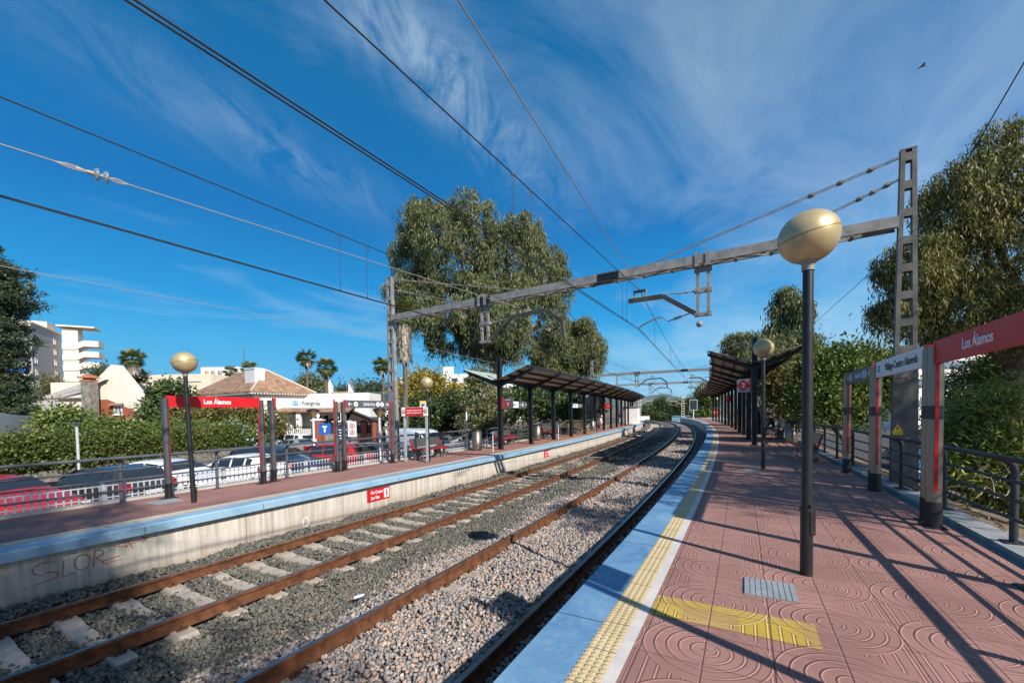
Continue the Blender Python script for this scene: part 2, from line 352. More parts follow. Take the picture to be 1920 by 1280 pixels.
def make_edgeblue(name, light):
    m = bpy.data.materials.new(name); m.use_nodes = True; nt = m.node_tree; b = nt.nodes['Principled BSDF']
    tc = NN(nt, 'ShaderNodeTexCoord'); v = tc.outputs['Object']
    n2 = NOISE(nt, v, 1.3, 7, 0.65, 0.6); n3 = NOISE(nt, v, 11, 6, 0.7); n4 = NOISE(nt, v, 70, 3, 0.6)
    base = MIX(nt, MATH(nt, 'MULTIPLY_ADD', n2, 3.2, -1.1, clamp=True), (0.085, 0.22, 0.40), (0.20, 0.375, 0.53)) if not light else \
        MIX(nt, MATH(nt, 'MULTIPLY_ADD', n2, 2.4, -0.7, clamp=True), (0.20, 0.36, 0.50), (0.33, 0.48, 0.60))
    base = MIX(nt, MATH(nt, 'MULTIPLY_ADD', n3, 3.0, -1.55, clamp=True), base, (0.30, 0.41, 0.48))
    base = MIX(nt, MATH(nt, 'MULTIPLY_ADD', n3, -5.0, 1.95, clamp=True), base, (0.075, 0.165, 0.28))
    base = MIX(nt, MATH(nt, 'MULTIPLY', n4, 0.35), base, MIX(nt, 1.0, base, (0.7, 0.72, 0.75), 'MULTIPLY'))
    uvn = NN(nt, 'ShaderNodeUVMap'); us = NN(nt, 'ShaderNodeSeparateXYZ'); nt.links.new(uvn.outputs[0], us.inputs[0])
    joint = MATH(nt, 'MULTIPLY', line(nt, MATH(nt, 'ADD', us.outputs[0], MATH(nt, 'MULTIPLY', n3, 0.02)), 2.05, 0.007, 0.53), MATH(nt, 'GREATER_THAN', MATH(nt, 'ABSOLUTE', us.outputs[1]), 0.001))
    drip = NOISE(nt, MAPPING(nt, uvn.outputs[0], scale=(7, 0.5, 1)), 1.0, 5, 0.7)
    base = MIX(nt, MATH(nt, 'MULTIPLY_ADD', drip, 3.2, -1.85, clamp=True), base, MIX(nt, 1.0, base, (0.62, 0.62, 0.64), 'MULTIPLY'))
    base = MIX(nt, MATH(nt, 'MULTIPLY', joint, 0.85), base, (0.05, 0.055, 0.06))
    chip = MATH(nt, 'GREATER_THAN', MATH(nt, 'ADD', MATH(nt, 'MULTIPLY', n3, 0.6), MATH(nt, 'MULTIPLY', n4, 0.4)), 0.625)
    base = MIX(nt, MATH(nt, 'MULTIPLY', chip, 0.7), base, (0.33, 0.29, 0.24))
    nt.links.new(base, b.inputs['Base Color']); b.inputs['Roughness'].default_value = 0.6
    setbump(nt, MATH(nt, 'ADD', n3, MATH(nt, 'MULTIPLY', n4, 0.5)), 0.35, 0.01); return m

def make_wallconc():
    m = bpy.data.materials.new('streaked_concrete'); m.use_nodes = True
    nt, uv, u, v = uvnodes(m); b = nt.nodes['Principled BSDF']
    st = NOISE(nt, MAPPING(nt, uv, scale=(9, 0.35, 1)), 1.0, 6, 0.7); st2 = NOISE(nt, MAPPING(nt, uv, scale=(2.2, 0.25, 1), loc=(5, 0, 0)), 1.0, 4, 0.6)
    n3 = NOISE(nt, uv, 5, 6, 0.65); n4 = NOISE(nt, uv, 45, 3)
    base = MIX(nt, MATH(nt, 'MULTIPLY_ADD', st, 3.2, -1.15, clamp=True), (0.40, 0.345, 0.28), (0.70, 0.655, 0.58))
    base = MIX(nt, MATH(nt, 'MULTIPLY_ADD', st2, 2.5, -1.25, clamp=True), base, (0.46, 0.37, 0.28))
    base = MIX(nt, MATH(nt, 'MULTIPLY_ADD', n3, 2.2, -1.2, clamp=True), base, (0.74, 0.71, 0.66))
    seam = line(nt, u, 4.1, 0.012, 0.34)
    base = MIX(nt, MATH(nt, 'MULTIPLY', seam, 0.7), base, (0.22, 0.15, 0.10))
    low = MATH(nt, 'MULTIPLY_ADD', v, -3.2, MATH(nt, 'MULTIPLY_ADD', n3, 1.2, -2.9), clamp=True)   # brake dust and splash at the foot
    base = MIX(nt, MATH(nt, 'MULTIPLY', low, 0.5), base, (0.27, 0.19, 0.13))
    nt.links.new(base, b.inputs['Base Color']); b.inputs['Roughness'].default_value = 0.85
    setbump(nt, MATH(nt, 'ADD', n4, MATH(nt, 'MULTIPLY', st, 0.8)), 0.3, 0.012); return m

PAVE = make_paving('ring_paving', (0.365, 0.192, 0.158), (0.435, 0.230, 0.19), (0.52, 0.250, 0.19), (0.25, 0.138, 0.115))
YPAVE = make_paving('yellow_ring_paving', (0.50, 0.30, 0.13), (0.68, 0.47, 0.05), (0.70, 0.56, 0.28), (0.46, 0.26, 0.10)); TACT = make_tactile(); BLUE = make_edgeblue('blue_edge_paint', False); BLUEL = make_edgeblue('pale_blue_edge_paint', True); WALLC = make_wallconc()
WHITEP = mat('worn_white_paint', (0.62, 0.57, 0.53), 0.7, var=0.14, vscale=4, bump=0.2)
YELP = mat('worn_yellow_paint', (0.50, 0.34, 0.035), 0.65, var=0.35, vscale=5, col2=(0.66, 0.50, 0.13), bump=0.3)
CONC = mat('concrete', (0.42, 0.40, 0.37), 0.85, var=0.2, vscale=2.5, bump=0.3)
CURB = mat('kerb_concrete', (0.30, 0.31, 0.31), 0.85, var=0.25, vscale=3, bump=0.3)
SLEEP = mat('sleeper_concrete', (0.43, 0.36, 0.29), 0.9, var=0.2, vscale=6, bump=0.5, bscale=45)
RUST = mat('rusty_steel', (0.085, 0.034, 0.018), 0.82, 0.0, var=0.4, vscale=7, col2=(0.20, 0.080, 0.034), bump=0.35, bscale=80, spec=0.3)
RAILTOP = mat('worn_rail_steel', (0.30, 0.27, 0.25), 0.32, 0.85, var=0.25, vscale=5, stretch=(1, 1, 1))
DKMETAL = mat('charcoal_paint', (0.014, 0.014, 0.016), 0.42, 0.0, var=0.3, vscale=5, bump=0.12, bscale=220)
FENCEM = mat('fence_paint', (0.085, 0.092, 0.105), 0.5, var=0.22, vscale=6)
FENCER = mat('dark_fence_paint', (0.028, 0.032, 0.038), 0.45, var=0.3, vscale=6)
PICKET = mat('galvanised_picket', (0.50, 0.52, 0.54), 0.55, 0.2, var=0.14, vscale=6)
GALV = mat('galvanised_steel', (0.24, 0.228, 0.21), 0.55, 0.2, var=0.3, vscale=5, col2=(0.36, 0.35, 0.33), bump=0.2)
GALVD = mat('weathered_shaded_steel', (0.10, 0.092, 0.082), 0.6, 0.15, var=0.4, vscale=3, col2=(0.19, 0.18, 0.165), bump=0.2)  # weathered steel, colour darkened further to paint in the right mast's shade
WIREM = mat('dark_copper_wire', (0.055, 0.05, 0.042), 0.5, 0.6, var=0)
WIREL = mat('pale_steel_wire', (0.36, 0.34, 0.31), 0.5, 0.4, var=0)
INSUL = mat('brown_insulator', (0.05, 0.03, 0.025), 0.25, var=0)
STEEL = mat('brushed_stainless', (0.29, 0.245, 0.20), 0.36, 0.85, var=0.1, vscale=3, stretch=(1, 1, 14))
RED = mat('sign_red', (0.56, 0.012, 0.016), 0.4, var=0.06)
REDD = mat('bench_red', (0.40, 0.018, 0.02), 0.45, var=0.15)
WHITE = mat('sign_white', (0.80, 0.80, 0.79), 0.45, var=0.04)
GREYS = mat('sign_grey', (0.085, 0.10, 0.115), 0.45, var=0.08)
GREYL = mat('sign_light_grey', (0.36, 0.37, 0.38), 0.45, var=0.08)
INK = mat('dark_ink', (0.03, 0.033, 0.038), 0.5, var=0)
CYAN = mat('sign_cyan', (0.02, 0.30, 0.56), 0.4, var=0)
BLUES = mat('road_sign_blue', (0.012, 0.10, 0.42), 0.4, var=0)
YELS = mat('sign_yellow', (0.78, 0.55, 0.03), 0.45, var=0.08)
ROOFU = mat('brown_roof_sheet', (0.60, 0.45, 0.34), 0.6, var=0.2, vscale=3)
ROOFT = mat('pale_green_roof_sheet', (0.38, 0.42, 0.37), 0.55, var=0.15, vscale=2)
ASPH = mat('asphalt', (0.062, 0.060, 0.058), 0.9, var=0.25, vscale=1.2, bump=0.3)
DIRT = mat('dry_soil', (0.16, 0.115, 0.075), 0.95, var=0.3, vscale=2, bump=0.5, bscale=25)
STUCW = mat('white_render', (0.78, 0.77, 0.75), 0.8, var=0.06, vscale=0.8)
STUCC = mat('cream_render', (0.69, 0.60, 0.47), 0.8, var=0.07, vscale=0.6)
STUCG = mat('grey_render', (0.33, 0.32, 0.315), 0.85, var=0.06, vscale=0.4)
STUCP = mat('peach_render', (0.74, 0.64, 0.54), 0.8, var=0.05, vscale=0.5)
REDBR = mat('red_brick_wall', (0.30, 0.085, 0.045), 0.85, var=0.25, vscale=9, bump=0.3)
TERRA = mat('terracotta_tile', (0.27, 0.13, 0.075), 0.85, var=0.5, vscale=2.2, col2=(0.46, 0.29, 0.19), bump=0.4, bscale=14)
STONEW = mat('rubble_stone_wall', (0.17, 0.145, 0.115), 0.9, var=0.5, vscale=5, col2=(0.40, 0.35, 0.28), bump=0.6, bscale=9)
SLATE = mat('grey_roof_slab', (0.20, 0.185, 0.17), 0.9, var=0.15, vscale=0.8)
GLASS = mat('dark_window_glass', (0.022, 0.028, 0.034), 0.08, 0.0, var=0, spec=0.9)
GLASSB = mat('pale_window_glass', (0.16, 0.22, 0.27), 0.12, 0.0, var=0, spec=0.8)
AWNB = mat('blue_awning', (0.018, 0.10, 0.42), 0.6, var=0.05)
RUBBER = mat('black_rubber', (0.015, 0.015, 0.016), 0.8, var=0)
ALLOY = mat('wheel_alloy', (0.45, 0.46, 0.47), 0.35, 0.7, var=0)
LAMPRED = mat('rear_lamp_red', (0.42, 0.01, 0.012), 0.2, var=0)
LAMPCLR = mat('headlamp_clear', (0.62, 0.65, 0.68), 0.12, var=0)
BARK = mat('brown_bark', (0.10, 0.07, 0.05), 0.9, var=0.4, vscale=4, bump=0.6, bscale=18, stretch=(1, 1, 0.25))
BARKP = mat('pale_bark', (0.27, 0.21, 0.15), 0.9, var=0.4, vscale=3, bump=0.5, bscale=14, stretch=(1, 1, 0.25))
PALMB = mat('palm_trunk_bark', (0.13, 0.105, 0.08), 0.95, var=0.35, vscale=9, bump=0.6, bscale=22)
SKIN = mat('skin', (0.42, 0.25, 0.17), 0.55, var=0.05)
def carpaint(n, c, metal=0.0): return mat(n, c, 0.32, metal, var=0.03, vscale=1.5, coat=0.7)

# gold ribbed globe
def make_globe():
    m = bpy.data.materials.new('gold_ribbed_globe'); m.use_nodes = True; nt = m.node_tree; b = nt.nodes['Principled BSDF']
    tc = NN(nt, 'ShaderNodeTexCoord'); sp = NN(nt, 'ShaderNodeSeparateXYZ'); nt.links.new(tc.outputs['Object'], sp.inputs[0])
    ang = MATH(nt, 'ARCTAN2', sp.outputs[1], sp.outputs[0])
    rib = MATH(nt, 'SINE', MATH(nt, 'MULTIPLY', ang, 120.0)); rz_ = MATH(nt, 'SINE', MATH(nt, 'MULTIPLY', sp.outputs[2], 900.0))
    n = NOISE(nt, tc.outputs['Object'], 6, 5, 0.6)
    base = MIX(nt, MATH(nt, 'MULTIPLY_ADD', n, 2.0, -0.5, clamp=True), (0.50, 0.38, 0.19), (0.62, 0.50, 0.28))
    nt.links.new(base, b.inputs['Base Color']); b.inputs['Metallic'].default_value = 0.35; b.inputs['Roughness'].default_value = 0.38
    b.inputs['Coat Weight'].default_value = 0.25; b.inputs['Coat Roughness'].default_value = 0.15
    setbump(nt, MATH(nt, 'ADD', rib, MATH(nt, 'MULTIPLY', rz_, 0.6)), 0.10, 0.003); return m
GLOBE = make_globe()

# ================================================================== the setting
def strip(name, s0, s1, o0, o1, z, m, parent, step=0.5, nd=1, z1=None):
    N = int(math.ceil((s1-s0)/step)); s = np.linspace(s0, s1, N+1); V = []; UV = []
    z1 = z if z1 is None else z1
    for j in range(nd+1):
        f = j/nd; o = o0+(o1-o0)*f; x, y = PS(s, o); V.append(np.stack([x, y, np.full(N+1, z+(z1-z)*f)], 1)); UV.append(np.stack([s, np.full(N+1, o)], 1))
    V = np.concatenate(V); UV = np.concatenate(UV); F = []
    for j in range(nd):
        a = np.arange(N)+j*(N+1); F.append(np.stack([a, a+N+1, a+N+2, a+1], 1))
    F = np.concatenate(F)
    if o1 < o0: F = F[:, ::-1]
    ob = npmesh(name, V, F, m, parent)
    uvl = ob.data.uv_layers.new(name='UVMap'); idx = np.empty(len(F)*4, np.int32); ob.data.loops.foreach_get('vertex_index', idx)
    uvl.data.foreach_set('uv', UV[idx].astype(np.float32).ravel()); return ob
def wallstrip(name, s0, s1, o, z0, z1, m, parent, face, step=0.5):     # vertical sheet with uv (s, z)
    N = int(math.ceil((s1-s0)/step)); s = np.linspace(s0, s1, N+1); x, y = PS(s, o)
    V = np.concatenate([np.stack([x, y, np.full(N+1, z0)], 1), np.stack([x, y, np.full(N+1, z1)], 1)])
    UV = np.concatenate([np.stack([s, np.full(N+1, z0)], 1), np.stack([s, np.full(N+1, z1)], 1)]); a = np.arange(N)
    F = np.stack([a, a+1, a+N+2, a+N+1], 1)
    if face < 0: F = F[:, ::-1]
    ob = npmesh(name, V, F, m, parent)
    uvl = ob.data.uv_layers.new(name='UVMap'); idx = np.empty(len(F)*4, np.int32); ob.data.loops.foreach_get('vertex_index', idx)
    uvl.data.foreach_set('uv', UV[idx].astype(np.float32).ravel()); return ob

# ground: one wide sheet with a cut-out dip is not needed, it lies below everything
g = MB(); g.poly([(-6000, -2500, -1.9), (9000, -2500, -1.9), (9000, 8000, -1.9), (-6000, 8000, -1.9)])
tag(g.build('ground', DIRT, fix=False), kind='structure')
g = MB(); g.poly([(-20, -20, ZLOT), (-7, -20, ZLOT), (-7, 0, ZLOT), (8, 32, ZLOT), (26, 78, ZLOT), (-45, 78, ZLOT), (-45, 36, ZLOT), (-20, 32, ZLOT)])
tag(g.build('car_park', ASPH, fix=False), kind='structure')
g = MB(); g.poly([(8.6, -12, -1.75), (40, -12, -1.75), (62, 70, -1.75), (26, 40, -1.75)])
tag(g.build('street', ASPH, fix=False), kind='structure')

# right platform
S_END = 92
rp = tag(thing('platform', None, None), kind='structure')
strip('paving', -10, S_END, 0.66, 3.72, 0.0, PAVE, rp, nd=2)
strip('white_line', -10, S_END, 0.58, 0.66, 0.0, WHITEP, rp)
strip('tactile_strip', -10, S_END, 0.385, 0.58, 0.0, TACT, rp)
b = MB(); b.sweep(-10, S_END, [(0.0, -0.155), (0.0, -0.012), (0.012, 0.0), (0.385, 0.0), (0.385, -0.155)], 0.5); b.build('edge_slab', BLUE, rp); strip('edge_paint', -10, S_END, 0.012, 0.384, 0.003, BLUE, rp)
wallstrip('platform_wall', -10, S_END, 0.16, -1.4, -0.155, WALLC, rp, -1)
b = MB(); b.sweep(-10, 66, [(3.72, -0.5), (3.72, -0.07), (3.90, -0.07), (3.90, 0.02), (4.22, 0.02), (4.22, -1.6)], 0.6); b.build('edge_kerb', CURB, rp)
strip('yellow_patch', 1.26, 1.64, 0.668, 1.79, 0.004, YPAVE, rp, 0.1)
b = MB(); b.sweep(66, S_END, [(3.72, -0.5), (3.72, -0.02), (8, -0.02), (8, -1.6)], 1.0); b.build('side_slab', CONC, rp)

# left platform
lp = tag(thing('platform', None, None), kind='structure')
LE = -7.62; L_END = 70
strip('paving', -14, L_END, LE-0.66, -10.62, ZL, PAVE, lp, nd=2)
strip('white_line', -14, L_END, LE-0.58, LE-0.66, ZL, WHITEP, lp)
strip('tactile_strip', -14, L_END, LE-0.385, LE-0.58, ZL, TACT, lp)
b = MB(); b.sweep(-14, L_END, [(LE, ZL-0.16), (LE, ZL-0.03), (LE-0.03, ZL), (LE-0.385, ZL), (LE-0.385, ZL-0.16)], 0.5); b.build('edge_slab', BLUEL, lp); strip('edge_paint', -14, L_END, LE-0.03, LE-0.384, ZL+0.003, BLUEL, lp); wallstrip('edge_paint', -14, L_END, LE+0.003, ZL-0.16, ZL-0.03, BLUEL, lp, 1)
wallstrip('platform_wall', -14, L_END, LE+0.0-0.14, -1.4, ZL-0.16, WALLC, lp, 1)
b = MB(); b.sweep(-14, L_END, [(-10.62, ZL-0.02), (-10.62, ZL+0.06), (-10.9, ZL+0.06), (-10.9, -1.6)], 0.6, closed=False); b.build('back_kerb', CONC, lp, fix=False)

# ballast bed
def bed_z(s, o):
    """level of the ballast across the line"""
    z = np.interp(o, [-7.5, -7.1, FL-0.35, FL+0.3, FR-0.3, FR+0.35, -4.3, -3.45, -3.2, NL-0.35, NL+0.25, NR-0.25, NR+0.3, 0.16],
                  [-0.955, -0.98, -1.05, -1.065, -1.065, -1.05, -1.06, -1.02, -0.97, -0.93, -0.925, -0.925, -0.945, -1.02])
    return z + 0.022*np.sin(s*1.9+o*3.1)+0.015*np.sin(s*4.3-o*2.2)
so = np.arange(-8, 135, 0.5); oo = np.linspace(-7.55, 0.2, 40)
SS, OO = np.meshgrid(so, oo, indexing='ij'); bx, by = PS(SS.ravel(), OO.ravel()); bz = bed_z(SS.ravel(), OO.ravel())-0.03
V = np.stack([bx, by, bz], 1); nS, nO = SS.shape; ii, jj = np.meshgrid(np.arange(nS-1), np.arange(nO-1), indexing='ij'); a = (ii*nO+jj).ravel()
F = np.stack([a, a+nO, a+nO+1, a+1], 1)[:, ::-1]
def make_bed():
    m = bpy.data.materials.new('ballast_bed'); m.use_nodes = True; nt = m.node_tree; b = nt.nodes['Principled BSDF']
    at = NN(nt, 'ShaderNodeAttribute'); at.attribute_name = 'tone'; tc = NN(nt, 'ShaderNodeTexCoord')
    vo = NN(nt, 'ShaderNodeTexVoronoi'); vo.inputs['Scale'].default_value = 17; nt.links.new(tc.outputs['Object'], vo.inputs['Vector'])
    vc = NN(nt, 'ShaderNodeSeparateColor'); nt.links.new(vo.outputs['Color'], vc.inputs[0])
    gA = RAMP(nt, vc.outputs[0], [(0, (0.05, 0.052, 0.045)), (0.5, (0.115, 0.11, 0.09)), (1, (0.22, 0.19, 0.15))])
    gB = RAMP(nt, vc.outputs[0], [(0, (0.11, 0.10, 0.095)), (0.5, (0.27, 0.22, 0.19)), (1, (0.42, 0.36, 0.32))])
    nt.links.new(MIX(nt, at.outputs['Fac'], gA, gB), b.inputs['Base Color']); b.inputs['Roughness'].default_value = 0.9
    setbump(nt, MATH(nt, 'MULTIPLY', vo.outputs['Distance'], -1.0), 1.0, 0.06); return m
bed = npmesh('ballast', V, F, make_bed(), None, tone=np.clip((OO.ravel()+3.55)/0.5, 0, 1)); tag(bed, kind='structure')

# ballast stones: real, lumpy, one mesh per colour of stone
ST_GREY = tonemat('grey_green_stone', [(0, (0.05, 0.054, 0.052)), (0.35, (0.12, 0.122, 0.108)), (0.7, (0.215, 0.195, 0.155)), (0.92, (0.33, 0.26, 0.19)), (1, (0.50, 0.47, 0.43))])
ST_PINK = tonemat('pinkish_stone', [(0, (0.09, 0.088, 0.09)), (0.2, (0.24, 0.23, 0.235)), (0.42, (0.36, 0.34, 0.33)), (0.6, (0.46, 0.35, 0.29)), (0.74, (0.50, 0.33, 0.22)), (0.86, (0.60, 0.52, 0.45)), (1, (0.68, 0.66, 0.63))])
_cube = np.array([(-1, -1, -1), (1, -1, -1), (1, 1, -1), (-1, 1, -1), (-1, -1, 1), (1, -1, 1), (1, 1, 1), (-1, 1, 1)], float)
_cf = np.array([(3, 2, 1, 0), (4, 5, 6, 7), (0, 1, 5, 4), (1, 2, 6, 5), (2, 3, 7, 6), (3, 0, 4, 7)])
def stones(name, s, o, size, m, lift=0.0):
    n = len(s); x, y = PS(s, o); z = bed_z(s, o)+lift
    A = RNG.normal(size=(n, 3, 3)); Q = np.linalg.qr(A)[0]
    sc = size[:, None]*RNG.uniform(0.55, 1.15, (n, 3))*np.array([1.15, 0.9, 0.7])
    V = _cube[None]*(1+RNG.uniform(-0.45, 0.12, (n, 8, 3))); V = V*sc[:, None, :]*0.5; V = np.einsum('nij,nkj->nki', Q, V)
    V += np.stack([x, y, z+RNG.uniform(-0.25, 0.45, n)*size], 1)[:, None, :]
    F = (_cf[None]+np.arange(n)[:, None, None]*8).reshape(-1, 4)
    tri = np.concatenate([F[:, [0, 1, 2]], F[:, [0, 2, 3]]])
    tone = np.repeat(np.clip(RNG.beta(2.0, 2.2, n) if lift else RNG.beta(3.4, 3.6, n), 0, 1), 8)
    ob = npmesh(name, V.reshape(-1, 3), tri, m, None, tone); return ob
def scatter(s0, s1, o0, o1, dens, size, keep):
    n = int((s1-s0)*(o1-o0)*dens); s = RNG.uniform(s0, s1, n); o = RNG.uniform(o0, o1, n); k = keep(s, o); s, o = s[k], o[k]
    return s, o, size*RNG.uniform(0.7, 1.35, len(s))
def offrail(s, o, w=0.085): return (np.abs(o-NR) > w) & (np.abs(o-NL) > w) & (np.abs(o-FR) > w) & (np.abs(o-FL) > w)
SLP = 0.60
def kfar(s, o):
    q = np.abs(o-(FR+FL)/2); on = (np.abs((s/SLP) % 1-0.5) < 0.135/SLP) & (q < 1.20)
    return offrail(s, o) & (~on | ((RNG.random(len(s)) < 0.16) & (q < 0.72))) & (o < -3.35+0.25*np.sin(s*1.3)+RNG.normal(0, 0.14, len(s)))
def knear(s, o): return offrail(s, o) & (o > -3.45+0.25*np.sin(s*1.3)+RNG.normal(0, 0.14, len(s)))
for nm, m, kf, o0, o1 in (('ballast_stones', ST_GREY, kfar, -7.5, -3.0), ('ballast_stones', ST_PINK, knear, -3.9, 0.14)):
    parts = [scatter(-3.2, 8, o0, o1, 860, 0.045, kf), scatter(8, 18, o0, o1, 380, 0.062, kf), scatter(18, 42, o0, o1, 130, 0.085, kf)]
    s_ = np.concatenate([p_[0] for p_ in parts]); o_ = np.concatenate([p_[1] for p_ in parts]); z_ = np.concatenate([p_[2] for p_ in parts])
    tag(stones(nm, s_, o_, z_, m, 0.002 if m is ST_PINK else 0.0), kind='stuff')

# rails
def rail(o, z, label):
    pr = [(-0.07, -0.165), (-0.07, -0.152), (-0.012, -0.125), (-0.010, -0.05), (-0.036, -0.038), (-0.036, -0.006), (-0.028, 0.0), (0.028, 0.0), (0.036, -0.006), (0.036, -0.038), (0.010, -0.05), (0.012, -0.125), (0.07, -0.152), (0.07, -0.165)]
    b = MB(); b.sweep(-9, 118, [(o+a, z+c) for a, c in pr], 0.5)
    k = len(pr)
    N = (len(b.f)-2)//k
    for i in range(N): b.m[i*k+6] = 1
    return tag(b.build('rail', [RUST, RAILTOP]), label, 'rail', 'rails of the two tracks')
rail(NR, ZN, 'dark rail closest to the near platform edge'); rail(NL, ZN, 'rusty orange rail of the near track, farther from the near platform')
rail(FR, ZF, 'brown rail of the far track, beside the pale sleeper ends'); rail(FL, ZF, 'brown rail below the far platform wall')

# sleepers: one of each kind, then copies
def sleeper_mb():
    b = MB(); L = 1.19
    pr = [(-L, 0.0), (-L, 0.075), (-L+0.03, 0.095), (-0.55, 0.095), (-0.4, 0.06), (0.4, 0.06), (0.55, 0.095), (L-0.03, 0.095), (L, 0.075), (L, 0.0)]
    for i in range(len(pr)-1):
        pass
    vs = []
    for (y, z) in pr:
        w = 0.125 if z < 0.05 else 0.10
        vs += [(-w, y, z), (w, y, z)]
    vs2 = [(-0.15, y, -0.09) if i % 2 == 0 else (0.15, y, -0.09) for i, (y, z) in enumerate([q for q in pr for _ in (0, 1)])]
    n = len(vs); b.v = vs+vs2
    for i in range(len(pr)-1):
        a = 2*i; b.f += [(a, a+1, a+3, a+2), (a, a+2, n+a+2, n+a), (a+1, n+a+1, n+a+3, a+3)]
    b.f += [(0, n, n+1, 1), (n-2, n-1, 2*n-1, 2*n-2)]
    b.m = [0]*len(b.f); b.sm = [False]*len(b.f); return b
def clip_mb(y, sg):
    b = MB()
    if True:
        yy = y+sg*0.10
        b.tube([(-0.05, yy+sg*0.03, 0.10), (-0.055, yy+sg*0.055, 0.135), (-0.01, yy+sg*0.03, 0.15), (0.03, yy, 0.125), (0.06, yy+sg*0.05, 0.135), (0.05, yy+sg*0.02, 0.10)], 0.011, 5)
        b.box((0, yy+sg*0.02, 0.105), (0.10, 0.05, 0.03))
    return b
def sleepers(o, zt, s0, s1, label, group, first):
    y0 = 0.8675
    root = sleeper_mb().build('sleeper', SLEEP); tag(root, label, 'sleeper', group)
    for yy in (y0, -y0):
        for sg in (-1, 1): clip_mb(yy, sg).build('rail_clip', RUST, root)
    bare = None
    k = 0; s = s0
    i0 = math.ceil(s0/SLP-0.5); i1 = int(s1/SLP-0.5)
    for i in range(i0, i1):
        s = (i+0.5)*SLP
        if k == 0: ob = root
        elif s < 26: ob = copy_tree(root)
        else: ob = root.copy(); COL.objects.link(ob)
        ob.location = P(s, o, zt); ob.rotation_euler = (0, 0, math.pi/2-TH(s)); k += 1
sleepers((FR+FL)/2, ZF-0.165-0.088, -3, 86, 'pale concrete sleeper of the far track, bare on the grey ballast', 'concrete sleepers of the far track', True)
sleepers((NR+NL)/2, ZN-0.165-0.098, -3, 40, 'concrete sleeper of the near track, buried in pinkish ballast', 'buried sleepers of the near track', False)

# litter between the tracks
b = MB(); b.cyl((0, 0, 0), (0.17, 0.05, 0.0), 0.032, 10); b.cyl((0.17, 0.05, 0), (0.22, 0.065, 0.0), 0.015, 8)
w = b.build('plastic_bottle', mat('pale_plastic', (0.55, 0.66, 0.74), 0.2, var=0)); tag(w, 'crushed clear drink bottle lying on the ballast between the tracks', 'bottle'); w.location = P(1.8, -3.45, -0.93); w.scale = (0.7,)*3; w.rotation_euler = (0, 0, 0.5)
bb = MB(); bb.cyl((-0.02, -0.006, 0), (-0.06, -0.018, 0), 0.017, 8); bb.build('bottle_cap', mat('orange_plastic', (0.8, 0.12, 0.02), 0.4, var=0), w)

# ================================================================== catenary portals
def RZ(s): return math.pi/2-TH(s)          # object x axis along the line, y axis to its left
def mast_mb(base, top, dirv, wb, wt, plate_top, solid_panel=True):
    """two channel legs with batten plates; dirv = direction of the leg spacing"""
    b = MB(); base = Vector(base); H = top; D = Vector(dirv); Nn = UP.cross(D)
    for sg in (-1, 1):
        a = base+D*(sg*wb/2); c = base+D*(sg*wt/2)+UP*H
        X = (c-a).normalized(); b.bar(a, c, 0.15, 0.075, up=D)
    z = plate_top+0.25
    def w(z): return wb+(wt-wb)*z/H
    while z < H-0.1:
        for sg in (-1, 1): b.box(base+UP*z+Nn*(sg*0.068), (w(z)-0.04, 0.012, 0.16), (D, Nn, UP))
        z += 0.56
    b.box(base+UP*(H-0.01), (wt+0.09, 0.16, 0.02), (D, Nn, UP))
    if plate_top > 0.1:
        for sg in (-1, 1):
            zz = 0.0
            while zz < plate_top-0.05:
                h = min(1.25, plate_top-zz); b.box(base+UP*(zz+h/2)+Nn*(sg*0.073), (w(zz+h/2)+0.085, 0.008, h-0.02), (D, Nn, UP)); zz += h
    return b
def beam_mb(A, B):
    b = MB(); A = Vector(A); B = Vector(B); X = (B-A).normalized(); L = (B-A).length; Y = UP.cross(X).normalized()
    for sg in (-1, 1):
        o = Y*(sg*0.17)
        b.bar(A+o, B+o, 0.012, 0.22)
        b.bar(A+o+UP*0.104-Y*sg*0.035, B+o+UP*0.104-Y*sg*0.035, 0.07, 0.012); b.bar(A+o-UP*0.104-Y*sg*0.035, B+o-UP*0.104-Y*sg*0.035, 0.07, 0.012)
    n = int(L/0.72); 
    for i in range(n):
        t0 = A+X*(L*i/n); t1 = A+X*(L*(i+1)/n); sg = 1 if i % 2 else -1
        for dz in (-0.12,): b.bar(t0+Y*(sg*0.15)+UP*dz, t1-Y*(sg*0.15)+UP*dz, 0.05, 0.012)
        b.box(t0-UP*0.128, (0.06, 0.34, 0.02), (X, Y, UP))
    return b
def splice_mb(A, B, f):
    b = MB(); A = Vector(A); B = Vector(B); X = (B-A).normalized(); Y = UP.cross(X).normalized(); c = A+(B-A)*f
    for sg in (-1, 1):
        b.box(c+Y*(sg*0.18), (0.62, 0.012, 0.19), (X, Y, UP))
        for k in range(10):
            for dz in (-0.06, 0.06): b.cyl(c+Y*(sg*0.186)+X*(-0.27+0.06*k)+UP*dz, c+Y*(sg*0.205)+X*(-0.27+0.06*k)+UP*dz, 0.013, 6)
    b.box(c+UP*0.122, (0.62, 0.3, 0.02), (X, Y, UP)); return b
